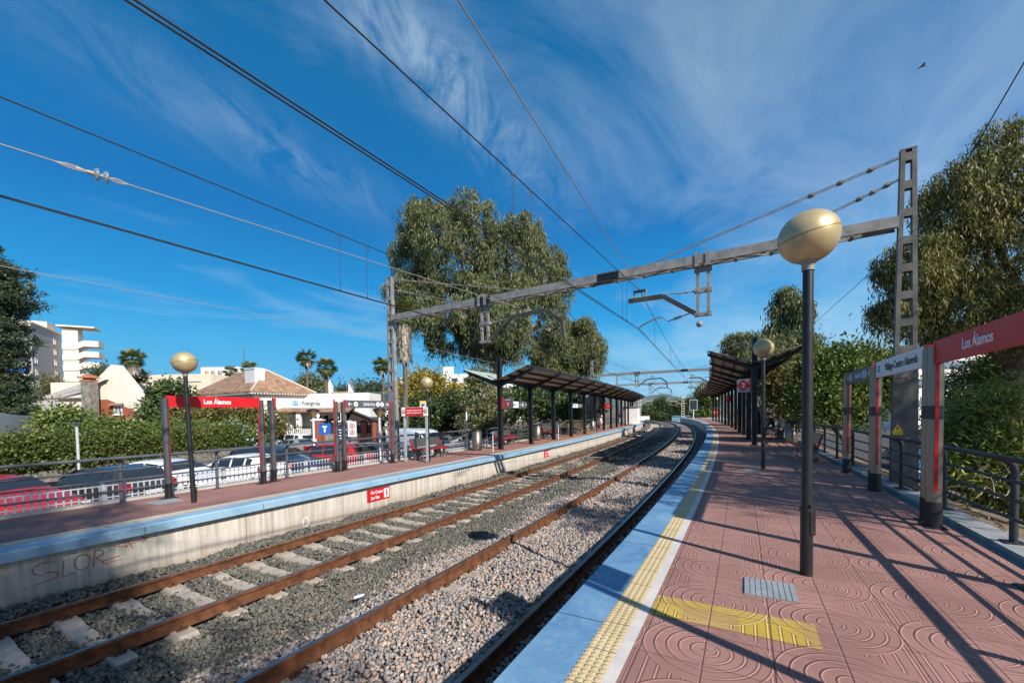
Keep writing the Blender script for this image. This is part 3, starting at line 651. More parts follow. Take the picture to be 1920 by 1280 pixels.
def portal(sL, sR, oL, oR, zb, label, detail=True, plates=(2.6, 2.55), htop=7.05):
    root = thing('catenary_portal', label, 'gantry', P((sL+sR)/2, -3.2, -1.0), 0, 'steel portals over the two tracks')
    org = root.location
    W = lambda s, o, z: P(s, o, z)-org
    sp = lambda o: sL+(sR-sL)*(o-oL)/(oR-oL)
    A = W(sL, oL, zb); B = W(sR, oR, zb); D = (B-A); D.z = 0; D.normalize(); N = UP.cross(D)
    for s_, o_, pt in ((sL, oL, plates[0]), (sR, oR, plates[1])):
        bz = -1.55 if o_ > 0 else ZL-0.25
        b = mast_mb(W(s_, o_, bz), (htop if o_ < 0 else htop-0.16)-bz, D, 0.40, 0.17, pt-bz, o_ > 0); b.build('mast', GALVD if o_ > 0 else GALV, root)  # right mast takes the darker copy, with its shade put into the colour
    off = N*(-0.0)
    beam_mb(A+D*0.16, B-D*0.16).build('beam', GALV, root)
    for f in (0.30, 0.585): splice_mb(A, B, f).build('splice_plate', DKMETAL, root)
    # tie rods from mast heads
    for (o0, z0, o1) in ((oR-0.12, htop-0.28, -0.93), (oR-0.12, htop-0.72, 2.0), (oL+0.2, htop-0.12, -4.87), (oL+0.2, htop-0.52, -7.4)):
        b = MB()
        for sg in (-1, 1):
            p0 = W(sp(o0), o0, z0)+N*(sg*0.05); p1 = W(sp(o1), o1, zb+0.14)+N*(sg*0.05); b.cyl(p0, p1, 0.011, 6)
            for f in (0.09, 0.19, 0.29): q = p0+(p1-p0)*f; b.bar(q-(p1-p0).normalized()*0.06, q+(p1-p0).normalized()*0.06, 0.035, 0.05)
        for f in (0.09, 0.19, 0.29): q0 = W(sp(o0), o0, z0); q1 = W(sp(o1), o1, zb+0.14); q = q0+(q1-q0)*f; b.box(q, (0.05, 0.16, 0.05), (D, N, UP))
        b.build('tie_rod', GALV, root)
    # near-track drop post and cantilever, then the far-track one
    def drop(o0, o1):
        b = MB()
        for o_ in (o0, o1): b.bar(W(sp(o_), o_, zb+0.1), W(sp(o_), o_, 4.03), 0.09, 0.075, up=D)
        for z in (zb-0.22, 4.67, 4.06):
            c = (W(sp(o0), o0, z)+W(sp(o1), o1, z))/2
            b.box(c, (abs(o1-o0)+0.16, 0.11, 0.11 if z > 4.1 else 0.09), (D, N, UP))
            for sg in (-1, 1): b.cyl(c+D*sg*0.12+N*0.09, c+D*sg*0.12-N*0.09, 0.02, 6)
        for o_ in (o0, o1):
            for sg in (-1, 1): b.box(W(sp(o_), o_, zb)+N*(sg*0.195), (0.10, 0.02, 0.36), (D, N, UP))
            b.cyl(W(sp(o_), o_, zb+0.1), W(sp(o_), o_, zb+0.26), 0.012, 5)
        b.build('drop_post', GALV, root)
    def canti(pts, ret, ins, steady, iso, m=GALVD):
        b = MB(); q = [W(sp(o), o, z) for o, z in pts]
        for a, c in zip(q[:-1], q[1:]):
            b.bar(a, c, 0.09, 0.02); X = (c-a).normalized(); Z = N.cross(X)
            b.bar(a+Z*0.05, c+Z*0.05, 0.09, 0.014); b.bar(a-Z*0.05, c-Z*0.05, 0.09, 0.014); b.bar(a, c, 0.016, 0.1)
        can = b.build('cantilever', m, root)
        b = MB(); b.tube([W(sp(o), o, z) for o, z in ret], 0.014, 6); a, c = W(sp(ret[0][0]), *ret[0]), W(sp(ret[1][0]), *ret[1])
        for f in (0.06, 0.3, 0.5): q_ = a+(c-a)*f; X = (c-a).normalized(); b.cyl(q_-X*0.05, q_+X*0.05, 0.028, 6)
        b.build('stay_rod', GALV, can)
        o_, z_ = ins; c = W(sp(o_), o_, z_); b = MB()      # saddle that carries the messenger wire
        b.tube([c+D*-0.16+UP*0.12, c+D*-0.15-UP*0.02, c+D*-0.11-UP*0.08, c+D*0.11-UP*0.08, c+D*0.15-UP*0.02, c+D*0.16+UP*0.12], 0.026, 6); b.build('saddle', GALV, can)
        b = MB(); pr = []
        for k in range(7): pr += [(0.03, -0.17+k*0.05), (0.055, -0.155+k*0.05), (0.03, -0.14+k*0.05)]
        b.lathe(pr, c+UP*0.11, 10, Matrix(((0, 0, D.x), (N.x, UP.x, D.y), (0, 1, D.z))) if False else Matrix((( N.x, UP.x, D.x), (N.y, UP.y, D.y), (N.z, UP.z, D.z)))); b.build('insulator', INSUL, can)
        b = MB(); pp = [W(sp(o), o, z) for o, z in steady]
        for sg in (-1, 1): b.tube([p+N*(sg*0.035) for p in pp], 0.011, 6)
        b.tube([pp[0], pp[0]-UP*0.07], 0.014, 6); b.build('steady_arm', GALV, can)
        b = MB(); a, c = W(sp(iso[0][0]), *iso[0]), W(sp(iso[-1][0]), *iso[-1]); X = (c-a).normalized(); b.cyl(a, c, 0.014, 6)
        for k in range(5): q_ = a+(c-a)*(0.3+0.07*k); b.cyl(q_-X*0.008, q_+X*0.008, 0.05, 10)
        b.build('insulator', INSUL, can)
    drop(0.36, 0.61)
    canti([(0.32, 4.09), (-0.50, 4.67), (-1.42, 4.68)], [(0.34, 4.67), (-0.50, 4.71)], (-1.10, 4.80), [(-1.12, 3.93), (-1.02, 3.98), (-0.66, 4.12), (-0.52, 4.12), (-0.38, 3.99)], [(-0.38, 3.99), (0.17, 4.13)])
    drop(-6.42, -6.17)
    canti([(-6.14, 4.10), (-5.28, 4.76), (-3.97, 4.80), (-3.44, 4.38), (-3.40, 3.90)], [(-6.14, 4.62), (-5.28, 4.76)], (-4.78, 4.90), [(-4.82, 3.95), (-4.72, 4.02), (-4.18, 4.24), (-4.02, 4.24), (-3.85, 4.12)], [(-3.85, 4.12), (-3.42, 4.28)])
    return root
P1 = portal(10.3, 9.45, -10.8, 4.34, 5.42, 'nearest steel portal carrying the wires, its lattice mast behind the red name board')
P2 = portal(41.8, 41.0, -10.9, 4.6, 5.42, 'second steel portal, above the middle of the platform roofs')
P3 = portal(60.5, 60.0, -10.9, 4.9, 5.42, 'third and farthest steel portal, in front of the blue hills')

# lattice concrete-like poles beyond the platforms
def far_mast(s, o, h, cant, label):
    r = thing('catenary_mast', label, 'mast', P(s, o, -1.4), RZ(s), 'single masts beyond the platforms')
    mast_mb((0, 0, 0), h+1.4, (0, 1, 0), 0.62, 0.42, 0.3).build('mast_body', mat('pale_mast', (0.55, 0.48, 0.40), 0.8, var=0.15), r)
    b = MB(); z = h+0.4
    b.tube([(0, cant*0.2, z-1.2), (0, cant*1.6, z-0.5), (0, cant*2.9, z-0.35)], 0.05, 6); b.tube([(0, cant*0.2, z-0.1), (0, cant*1.7, z-0.45)], 0.035, 6)
    b.tube([(0, cant*2.7, z-0.4), (0, cant*2.9, z-1.1), (0, cant*1.6, z-1.35), (0, cant*0.9, z-0.9)], 0.03, 6)
    b.build('bracket', mat('pale_mast', (0.55, 0.48, 0.40)), r); return r
far_mast(96, 1.4, 5.0, 1, 'pale lattice mast right of the far tracks, taller of the two with brackets')
far_mast(97, -7.6, 5.2, -1, 'pale lattice mast between the far tracks, in front of dark trees')
far_mast(74, -10.8, 4.8, -1, 'pale lattice mast at the far end of the left platform')

# ================================================================== wires
def chord(a, b, sag, n=14, lat=0.0):
    a = Vector(a); b = Vector(b); return [a+(b-a)*(i/n)-UP*(sag*4*(i/n)*(1-i/n)) for i in range(n+1)]
def overhead(cs, ms, label, drops, seg):
    """cs, ms: contact and messenger support points (s, o, z); drops: (span, fraction) of hangers"""
    root = thing('overhead_line', label, 'overhead wire', P(9.7, cs[1][1], 0), 0, 'overhead lines above the two tracks')
    org = root.location; msp = []; csp = []
    b = MB()
    for i in range(len(ms)-1):
        q = chord(P(*ms[i])-org, P(*ms[i+1])-org, seg[i][1], 40); msp.append(q); b.tube(q, 0.0085, 5, False)
    b.build('messenger_wire', WIREM, root)
    for sg in (-1, 1):
        b = MB()
        for i in range(len(cs)-1):
            r0 = RT(cs[i][0])*(0.022*sg); q = chord(P(*cs[i])-org+r0, P(*cs[i+1])-org+r0, seg[i][0], 40)
            if sg == 1: csp.append(chord(P(*cs[i])-org, P(*cs[i+1])-org, seg[i][0], 40))
            b.tube(q, 0.0075, 5, False)
        b.build('contact_wire', WIREM, root)
    for i, f in drops:
        k = f*40; j = int(k); fr = k-j
        m_ = msp[i][j].lerp(msp[i][j+1], fr); c_ = csp[i][j].lerp(csp[i][j+1], fr)
        b = MB(); b.tube([m_, c_], 0.0045, 4, False); b.tube([m_, m_-UP*0.05+Vector((0.03, 0, 0)), m_-UP*0.12+Vector((0.045, 0, 0)), m_-UP*0.13+Vector((0.01, 0, 0))], 0.004, 4, False)
        b.cyl(m_-UP*0.03, m_+UP*0.015, 0.013, 5); b.cyl(c_-UP*0.01, c_+UP*0.04, 0.012, 5); b.build('dropper', WIREM, root)
CN = [(-28, -2.15, 4.02), (9.75, -1.12, 3.86), (41.4, -1.12, 3.9), (60.2, -1.12, 3.9), (92, -1.6, 3.9)]
MN = [(-28, -2.4, 5.35), (9.75, -1.10, 4.92), (41.4, -1.1, 4.95), (60.2, -1.1, 4.95), (92, -1.6, 4.95)]
CF = [(-28, -5.5, 3.85), (9.95, -4.82, 3.90), (41.6, -4.82, 3.92), (60.3, -4.82, 3.92), (92, -5.4, 3.9)]
MF = [(-28, -5.5, 5.35), (9.95, -4.80, 5.0), (41.6, -4.8, 5.0), (60.3, -4.8, 5.0), (92, -5.4, 4.95)]
DR = [(0, 0.55), (0, 0.822), (0, 0.836), (0, 0.957), (0, 0.967)]+[(1, f) for f in (0.10, 0.27, 0.30, 0.45, 0.60, 0.74, 0.88)]+[(2, f) for f in (0.2, 0.5, 0.8)]
overhead(CN, MN, 'paired contact wires and messenger wire running above the near track', DR, [(0.0, 0.12), (0, 0.45), (0, 0.3), (0, 0.3)])
DF = [(0, 0.5), (0, 0.82), (0, 0.836)]+[(1, f) for f in (0.08, 0.25, 0.28, 0.45, 0.62, 0.66, 0.85)]+[(2, f) for f in (0.2, 0.5, 0.8)]
overhead(CF, MF, 'paired contact wires and messenger wire running above the far track', DF, [(0.0, 0.28), (0, 0.45), (0, 0.3), (0, 0.3)])
def wire(pts, r, m, label, sag=0.0):
    b = MB(); q = []
    for a, c in zip(pts[:-1], pts[1:]): q += chord(P(*a), P(*c), sag, 20)[0 if not q else 1:]
    b.tube(q, r, 5, False); return tag(b.build('cable', m), label, 'cable'), q
wire([(-28, -0.1, 7.4), (9.7, -1.08, 4.95)], 0.008, WIREL, 'pale steel cable coming down steeply from above to the near track bracket')
w_, q_ = wire([(-28, -7.6, 3.9), (9.95, -4.86, 4.97)], 0.008, WIREL, 'pale steel cable with two glass discs, above the far track')
c_ = P(-28, -7.6, 3.9); d_ = P(9.95, -4.86, 4.97); X_ = (d_-c_).normalized()
tI = min(range(400), key=lambda i: abs(((c_+(d_-c_)*(i/400)).x/(c_+(d_-c_)*(i/400)).y if (c_+(d_-c_)*(i/400)).y > 1 else -9)+0.963))/400
I0 = c_+(d_-c_)*tI
ins = thing('glass_insulator', 'pair of clear glass insulator discs strung in the pale cable at upper left', 'insulator', I0)
GLS = bpy.data.materials.new('clear_glass'); GLS.use_nodes = True
_b = GLS.node_tree.nodes['Principled BSDF']; _b.inputs['Transmission Weight'].default_value = 0.85; _b.inputs['Roughness'].default_value = 0.08; _b.inputs['Base Color'].default_value = (0.75, 0.86, 0.92, 1)
Mx = X_.to_track_quat('Z', 'Y').to_matrix()
for k, dz in enumerate((-0.04, 0.045)):
    b = MB(); b.lathe([(0.012, -0.03), (0.045, -0.027), (0.07, -0.008), (0.08, 0.013), (0.075, 0.016), (0.064, -0.002), (0.04, -0.014), (0.013, -0.014)], Mx @ Vector((0, 0, dz)), 20, Mx); b.build('glass_disc', GLS, ins)
b = MB()
for z0, z1, r in ((-0.13, -0.06, 0.022), (-0.08, -0.03, 0.015), (-0.02, 0.03, 0.02), (0.03, 0.09, 0.014), (-0.22, -0.17, 0.015)): b.cyl(Mx @ Vector((0, 0, z0)), Mx @ Vector((0, 0, z1)), r, 10)
for sg in (-1, 1):
    b.tube([Mx @ Vector((0, 0, -0.40)), Mx @ Vector((0, sg*0.022, -0.28)), Mx @ Vector((0, sg*0.02, -0.2)), Mx @ Vector((0, 0, -0.1))], 0.006, 5)
    b.tube([Mx @ Vector((0, 0, 0.08)), Mx @ Vector((0, sg*0.025, 0.13)), Mx @ Vector((0, sg*0.022, 0.18)), Mx @ Vector((0, 0, 0.27))], 0.006, 5)
b.build('fitting', mat('weathered_fitting', (0.45, 0.36, 0.28), 0.6, 0.2, var=0.2), ins)
wire([(-28, -11.3, 4.75), (10.3, -11.2, 4.75), (41.8, -11.3, 4.7), (74, -11.1, 4.2)], 0.007, WIREL, 'thin pale cable slung along the outside of the left masts', 0.1)
wire([(-28, 4.3, 14.6), (9.25, 4.72, 5.42), (41, 4.9, 5.5), (60, 5.1, 5.4)], 0.009, WIREM, 'dark cable descending at the right edge to the right mast', 0.05)
wire([(9.75, -1.0, 4.75), (41.0, 4.4, 6.5)], 0.006, WIREL, 'thin guy cable from the near bracket to the second portal, with a small disc')
gw = P(9.75, -1.0, 4.75).lerp(P(41.0, 4.4, 6.5), 0.22)
b = MB(); Mg = (P(41.0, 4.4, 6.5)-P(9.75, -1.0, 4.75)).to_track_quat('Z', 'Y').to_matrix(); b.lathe([(0.02, -0.06), (0.09, -0.04), (0.13, 0.01), (0.11, 0.03), (0.02, 0.05)], gw, 14, Mg)
tag(b.build('cable_insulator', mat('cloudy_glass', (0.3, 0.29, 0.27), 0.3, var=0.2)), 'small round disc insulator on the thin guy cable against the clouds', 'insulator')

# a bird
b = MB(); c = Vector((31.2, 32, 27.0)); b.tube([c+Vector((-0.2, 0, -0.02)), c, c+Vector((0.15, 0, 0.03)), c+Vector((0.25, 0, 0.03))], [0.015, 0.06, 0.05, 0.015], 8)
for sg in (-1, 1): b.add([c+Vector((0.09, 0, 0.03)), c+Vector((-0.09, 0, 0.02)), c+Vector((-0.2, sg*0.3, 0.02)), c+Vector((0.0, sg*0.26, 0.04))], [(0, 1, 2, 3)])
tag(b.build('bird', mat('dark_feathers', (0.05, 0.04, 0.035), 0.7, var=0)), 'small dark bird gliding in the cloudy sky at upper right', 'bird')

# ================================================================== globe lamps
def globe_lamp(s, o, z, h, label, tilt, first=None, sc=1.0, lean=(0, 0), az=0.0):
    if first is None:
        r = thing('globe_lamp', label, 'lamp post', P(s, o, z), 0, 'gold globe lamps on the platforms')
        b = MB(); b.tube([(0, 0, 0), (0, 0, 0.62)], 0.053, 18); b.tube([(0, 0, 0.62), (0, 0, 0.66)], 0.06, 18); b.tube([(0, 0, 0.66), (0, 0, h-0.29)], 0.047, 18, True, 0.044)
        b.box((0.02, -0.054, 0.55), (0.05, 0.012, 0.3)); b.build('pole', DKMETAL, r)
        b = MB(); b.lathe([(0.053, h-0.32), (0.053, h-0.26), (0.062, h-0.25), (0.10, h-0.225), (0.105, h-0.215)], n=24); b.build('collar', GALV, r)
        R_ = 0.247; prof = []
        for i in range(25):
            t = math.pi*i/24; zz = -math.cos(t); rr = math.sin(t)
            rad = rr*R_*1.02
            prof.append((max(0.001, rad), zz*(0.248 if zz < 0 else 0.232)))
        gl = MB(); gl.lathe(prof, n=48); gl_o = gl.build('globe', GLOBE, r)
        gl_o.location = (0, 0, h); gl_o.rotation_euler = (0, R(-tilt), R(az))
        b = MB(); b.lathe([(R_*1.021, -0.008), (R_*1.028, -0.004), (R_*1.028, 0.004), (R_*1.021, 0.008)], n=48); sm = b.build('seam_ring', mat('gold_seam', (0.40, 0.28, 0.12), 0.4, 0.5, var=0), gl_o)
        return r
    c = copy_tree(first); c.location = P(s, o, z); c['label'] = label; c.scale = (sc,)*3; c.rotation_euler = (R(lean[1]), R(lean[0]), R(az)); return c
L1 = globe_lamp(2.75, 1.86, 0, 3.24, 'big gold globe lamp on a black pole, nearest, on the sunlit red paving', 13)
globe_lamp(10.9, 1.88, 0, 3.24, 'gold globe lamp in front of the right platform roof', 10, L1, 1.0, (0, 0), 160)
globe_lamp(2.3, -8.98, ZL, 3.0, 'gold globe lamp in front of the red name board on the left platform', 10, L1, 0.925, (-1.2, 0), 20)
globe_lamp(10.2, -8.98, ZL, 3.0, 'gold globe lamp with the small yellow sign, beside the left bench', 10, L1, 0.925, (0.3, 0), 200)
globe_lamp(68, 3.0, 0, 3.24, 'tiny far gold globe lamp beyond the right roof, beside a red sign', 10, L1, 1.0, (0, 0), 90)
globe_lamp(73, 5.2, 0, 3.24, 'tiny far globe lamp in the shade, last on the right platform', 10, L1, 1.0, (0, 0), 60)

# ================================================================== station name boards on steel posts
def sign_post(root, x, H, side, m_post):
    """twin-shell post with a red inner stripe; side = +1 when the board is towards +x"""
    b = MB(); pr = [(math.cos(a)*0.064, math.sin(a)*0.085) for a in [2*math.pi*i/20 for i in range(20)]]
    def shell(z0, z1, k=1.0): 
        vs = [(x+px*k, py*k, z) for z in (z0, z1) for px, py in pr]; n = len(pr)
        b.add(vs, [(i, (i+1) % n, n+(i+1) % n, n+i) for i in range(n)], True); b.add(vs[n:], [tuple(range(n))]); b.add(vs[:n], [tuple(range(n-1, -1, -1))])
    shell(0.34, H); p = b.build('post', m_post, root)
    b = MB(); shell(0.012, 0.34, 1.07); b.box((x, 0, 0.007), (0.30, 0.22, 0.014)); b.build('base_sleeve', DKMETAL, root)
    b = MB(); shell(1.44, 1.62, 1.04); b.build('band', mat('charcoal_band', (0.035, 0.04, 0.045), 0.4, var=0.05), root)
    b = MB(); b.box((x+side*0.062, 0, 0.5+(H-0.5)/2), (0.022, 0.036, H-0.5)); b.box((x, 0, 0.52), (0.10, 0.16, 0.008)); b.build('red_stripe', RED, root)
def name_board(s0, s1, o, z, H, facing, bg, words, txt_m, label, size, sc=1.0, extras=None, ph=0.30, post_m=None, bold=0.0, tx=0.0):
    root = thing('station_sign', label, 'station sign', P(s0, o, z), 0.0, 'boards on twin posts along the platform edges')
    a, c = P(s0, o, 0), P(s1, o, 0); d = c-a; L = d.length; root.rotation_euler = (0, 0, math.atan2(d.y, d.x))
    sign_post(root, 0.0, H, 1, post_m or STEEL); sign_post(root, L, H, -1, post_m or STEEL)
    zc = H+0.06-ph/2
    b = MB(); b.box((L/2, 0, zc), (L-0.12, 0.07, ph)); pn = b.build('panel', bg, root)
    b = MB()
    for x in (0.075, L-0.075): b.box((x, 0, zc), (0.07, 0.08, ph+0.012))
    b.build('end_cap', RED, root)
    X = (1, 0, 0) if facing < 0 else (-1, 0, 0); y = 0.037*facing
    t = text('lettering', words, size, txt_m, root, (L/2+tx, y, zc), X, UP, bold=bold, squeeze=0.82 if len(words) < 15 else 0.85)
    if extras: extras(root, L, zc, y, X)
    return root
def pict(root, c, y, X, r, kind, fg=WHITE, bgm=GREYS):
    x0 = Vector(X); b = MB(); n = 18; yv = Vector((0, 1 if y > 0 else -1, 0))
    P0 = Vector((c[0], y, c[1]))
    b.prism([P0+x0*(r*math.cos(2*math.pi*i/n))+UP*(r*math.sin(2*math.pi*i/n)) for i in range(n)], yv*0.004); b.build('pictogram', fg, root)
    b = MB()
    if kind == 'ramp':
        b.bar(P0+yv*0.006-x0*r*0.45-UP*r*0.5, P0+yv*0.006+x0*r*0.5+UP*r*0.55, 0.003, r*0.3, up=UP)
    else:
        b.box(P0+yv*0.006-UP*r*0.15, (r*0.5, 0.003, r*0.9)); b.box(P0+yv*0.006+UP*r*0.5, (r*0.35, 0.003, r*0.28))
    b.build('pictogram_figure', bgm, root)
def arrow(root, c, y, X, sz, d):
    x0 = Vector(X)*d; yv = Vector((0, 1 if y > 0 else -1, 0)); P0 = Vector((c[0], y, c[1]))+yv*0.002; b = MB()
    b.bar(P0-x0*sz, P0+x0*sz*0.8, 0.004, sz*0.28); 
    for sg in (-1, 1): b.bar(P0+x0*sz, P0+x0*sz*0.2+UP*(sg*sz*0.75), 0.004, sz*0.28)
    b.build('arrow', WHITE, root)
def c1badge(root, L, zc, y, X, xoff, sz):
    yv = Vector((0, 1 if y > 0 else -1, 0)); x0 = Vector(X); c = Vector((L/2, y, zc))+x0*xoff; b = MB()
    pts = [c+x0*(sz*(0.85 if abs(math.cos(t)) < 2 else 1)*math.copysign(abs(math.cos(t))**0.5, math.cos(t)))+UP*(sz*0.72*math.copysign(abs(math.sin(t))**0.5, math.sin(t))) for t in [2*math.pi*i/24 for i in range(24)]]
    b.prism(pts, yv*0.003); b.build('line_badge', CYAN, root)
    text('badge_lettering', 'C-1', sz*0.95, WHITE, root, c+yv*0.006, X, UP, bold=0.004, squeeze=0.85)
def ex_salida(root, L, zc, y, X):
    x0 = Vector(X); f = x0.x
    for k in (-1, 1):
        arrow(root, (L/2+f*k*(L/2-0.26), zc), y, X, 0.075, k)
        pict(root, (L/2+f*k*(L/2-0.50), zc), y, X, 0.085, 'ramp')
        if k > 0: pict(root, (L/2+f*k*(L/2-0.70), zc), y, X, 0.085, 'lift')
LPOST = mat('sunlit_charcoal_post', (0.10, 0.10, 0.105), 0.4, 0.4, var=0.12)
name_board(2.3, 4.5, -10.12, ZL, 2.27, -1, RED, 'Los Álamos', WHITE, 'red board reading Los Álamos on the left platform, in sun', 0.16, ph=0.265, post_m=LPOST, bold=0.004, tx=0.0)
name_board(4.85, 7.0, -10.2, ZL, 2.27, -1, WHITE, 'Fuengirola', INK, 'white board reading Fuengirola on the left platform', 0.175, ph=0.265, post_m=LPOST, bold=0.003, tx=0.16,
           extras=lambda r, L, zc, y, X: c1badge(r, L, zc, y, X, -0.36, 0.10))
name_board(7.35, 9.6, -10.25, ZL, 2.27, -1, GREYS, 'Salida·Exit', WHITE, 'dark grey exit board with arrows and round pictograms on the left platform', 0.165, ph=0.265, extras=ex_salida, post_m=LPOST)
name_board(3.15, 5.42, 3.56, 0, 2.40, 1, RED, 'Los Álamos', WHITE, 'red board reading Los Álamos on the right platform, in shade', 0.175, ph=0.29, bold=0.002, tx=-0.05)
name_board(5.72, 8.24, 3.60, 0, 2.40, 1, WHITE, 'Málaga-Centro Alameda', INK, 'white board reading Málaga-Centro Alameda on the right platform', 0.185, ph=0.29, tx=-0.16,
           extras=lambda r, L, zc, y, X: c1badge(r, L, zc, y, X, -0.98, 0.085))
name_board(8.62, 10.85, 3.66, 0, 2.40, 1, GREYS, 'Salida·Exit', WHITE, 'dark grey exit board with arrows on the right platform, in shade', 0.145, ph=0.29, extras=ex_salida)

# a flag sign just outside the picture: its shadow lies across the edge slab and the yellow patch
r = thing('flag_sign', 'plain grey flag sign on a pole, its shadow crossing the blue edge', 'sign', P(0.0, 3.5, 0), RZ(0.0))
b = MB(); b.tube([(0, 0, 0), (0, 0, 3.3)], 0.05, 12); b.box((0, 0, 0.008), (0.24, 0.24, 0.016)); b.build('pole', DKMETAL, r)
b = MB(); b.box((0.30, 0, 2.75), (0.44, 0.06, 0.62)); b.build('panel', GREYS, r)

# warning plate on the right mast
b = MB(); Dm = (P(9.2, 4.42)-P(10.3, -10.8)).normalized(); Nm = -UP.cross(Dm); Nm = Nm if Nm.dot(Vector((0, -1, 0))) > 0 else -Nm
c = P(9.45, 4.34, 1.18)+Nm*0.085-Dm*0.12
wp = thing('warning_plate', 'yellow high voltage triangle plate on the right mast', 'warning sign', c)
b.prism([Dm*-0.085-UP*0.09, Dm*0.085-UP*0.09, UP*0.075], Nm*0.006); b.prism([Dm*-0.085-UP*0.155, Dm*0.085-UP*0.155, Dm*0.085-UP*0.095, Dm*-0.085-UP*0.095], Nm*0.006); b.build('plate', YELS, wp)
b = MB(); n_ = Nm*0.009
b.prism([n_+Dm*0.02+UP*0.045, n_-Dm*0.025-UP*0.025, n_-Dm*0.0-UP*0.02, n_-Dm*0.02-UP*0.075, n_+Dm*0.03-UP*0.005, n_+Dm*0.005-UP*0.005], Nm*0.001); b.build('lightning_bolt', INK, wp)
text('lettering', 'ALTA TENSIÓN', 0.019, INK, wp, Nm*0.008-UP*0.125, Dm, UP, depth=0.0005)

# red signs on the far platform wall
def no_cross(s, label):
    r = thing('wall_sign', label, 'sign', P(s, LE-0.14, -0.62), RZ(s), 'red no-crossing signs on the far platform wall')
    b = MB(); b.box((0, -0.012, 0), (0.84, 0.02, 0.34)); b.build('plate', RED, r)
    text('lettering', 'No Cruzar', 0.125, WHITE, r, (-0.30, -0.025, 0.075), (1, 0, 0), UP, 'LEFT', 0.003, 0.001, 0.8); text('lettering', 'Las Vías', 0.125, WHITE, r, (-0.30, -0.025, -0.075), (1, 0, 0), UP, 'LEFT', 0.003, 0.001, 0.8)
    b = MB(); b.box((0.285, -0.024, 0.0), (0.2, 0.004, 0.26)); b.build('pictogram', WHITE, r)
    b = MB(); b.cyl((0.28, -0.027, 0.09), (0.28, -0.029, 0.09), 0.025, 10); b.bar((0.28, -0.028, 0.06), (0.29, -0.028, -0.02), 0.003, 0.045); b.bar((0.29, -0.028, -0.02), (0.25, -0.028, -0.11), 0.003, 0.028)
    b.bar((0.29, -0.028, -0.02), (0.33, -0.028, -0.10), 0.003, 0.028); b.bar((0.285, -0.028, 0.045), (0.34, -0.028, 0.0), 0.003, 0.02); b.build('walking_figure', RED, r)
    return r
no_cross(6.4, 'red sign reading No Cruzar Las Vías, nearer one on the platform wall')
no_cross(18.95, 'red sign reading No Cruzar Las Vías, farther one, beyond the black scribble')

# graffiti: strokes of spray paint lying on the wall
def graffiti(name, s0, strokes, w, m, label, sx=1.0):
    b = MB(); o = LE-0.14+0.004
    for st in strokes:
        for a, c in zip(st[:-1], st[1:]):
            p0, p1 = P(s0+a[0]*sx, o, a[1]), P(s0+c[0]*sx, o, c[1]); d = p1-p0; t = T(s0); nrm = RT(s0)
            pr = nrm.cross(d).normalized()*(w/2)*random.uniform(0.7, 1.3); e = d.normalized()*w*0.3
            b.add([p0-e-pr, p1+e-pr, p1+e+pr, p0-e+pr], [(0, 1, 2, 3)])
    return tag(b.build(name, m, fix=False), label, 'graffiti')
def arc(cx, cz, rx, rz, a0, a1, n=12): return [(cx+rx*math.cos(R(a0+(a1-a0)*i/n)), cz+rz*math.sin(R(a0+(a1-a0)*i/n))) for i in range(n+1)]
SPR = mat('orange_red_spray', (0.44, 0.12, 0.06), 0.85, var=0.3, vscale=8, col2=(0.54, 0.27, 0.19)); SPB = mat('black_spray', (0.03, 0.03, 0.03), 0.8, var=0); SPW = mat('white_spray', (0.8, 0.78, 0.74), 0.8, var=0)
graffiti('graffiti', -0.42, [arc(0.32, -0.57, 0.2, 0.09, 40, 260), arc(0.34, -0.70, 0.18, 0.06, 95, -100), [(0.16, -0.78), (0.5, -0.74)], [(0.62, -0.52), (0.58, -0.76), (0.80, -0.74)],
          arc(0.93, -0.60, 0.14, 0.12, 0, 360), [(1.12, -0.72), (1.16, -0.46)], arc(1.16, -0.52, 0.16, 0.06, 90, -90), [(1.17, -0.58), (1.38, -0.74)], [(1.30, -0.66), (1.62, -0.64)], [(1.28, -0.71), (1.66, -0.70)],
          [(1.5, -0.45), (1.78, -0.52), (1.72, -0.42)], [(1.8, -0.42), (1.88, -0.56)], [(1.7, -0.5), (2.2, -0.44), (2.08, -0.40)], [(2.2, -0.44), (2.08, -0.5)], [(0.0, -0.80), (0.03, -0.80)], [(2.36, -0.44), (2.39, -0.44)]], 0.018, SPR,
         'orange-red spray paint scribble on the shaded far platform wall', 0.66)
graffiti('graffiti', 10.0, [[(0, -0.5), (0.22, -0.56)], [(0, -0.62), (0.24, -0.61)], [(0.02, -0.76), (0.22, -0.68)]]+[[(0.35+0.17*k+random.uniform(-.03, .03), -0.72), (0.42+0.17*k, -0.46), (0.47+0.17*k, -0.70)] for k in range(5)]+[[(0.35, -0.6), (1.5, -0.5)], [(1.3, -0.42), (1.42, -0.56), (1.75, -0.40)]], 0.018, SPB,
         'black spray paint scribble on the sunlit far platform wall', 0.75)
graffiti('graffiti', 4.08, [arc(0, -0.88, 0.075, 0.105, 0, 360, 16)], 0.03, SPW, 'white spray painted ring on the far platform wall')

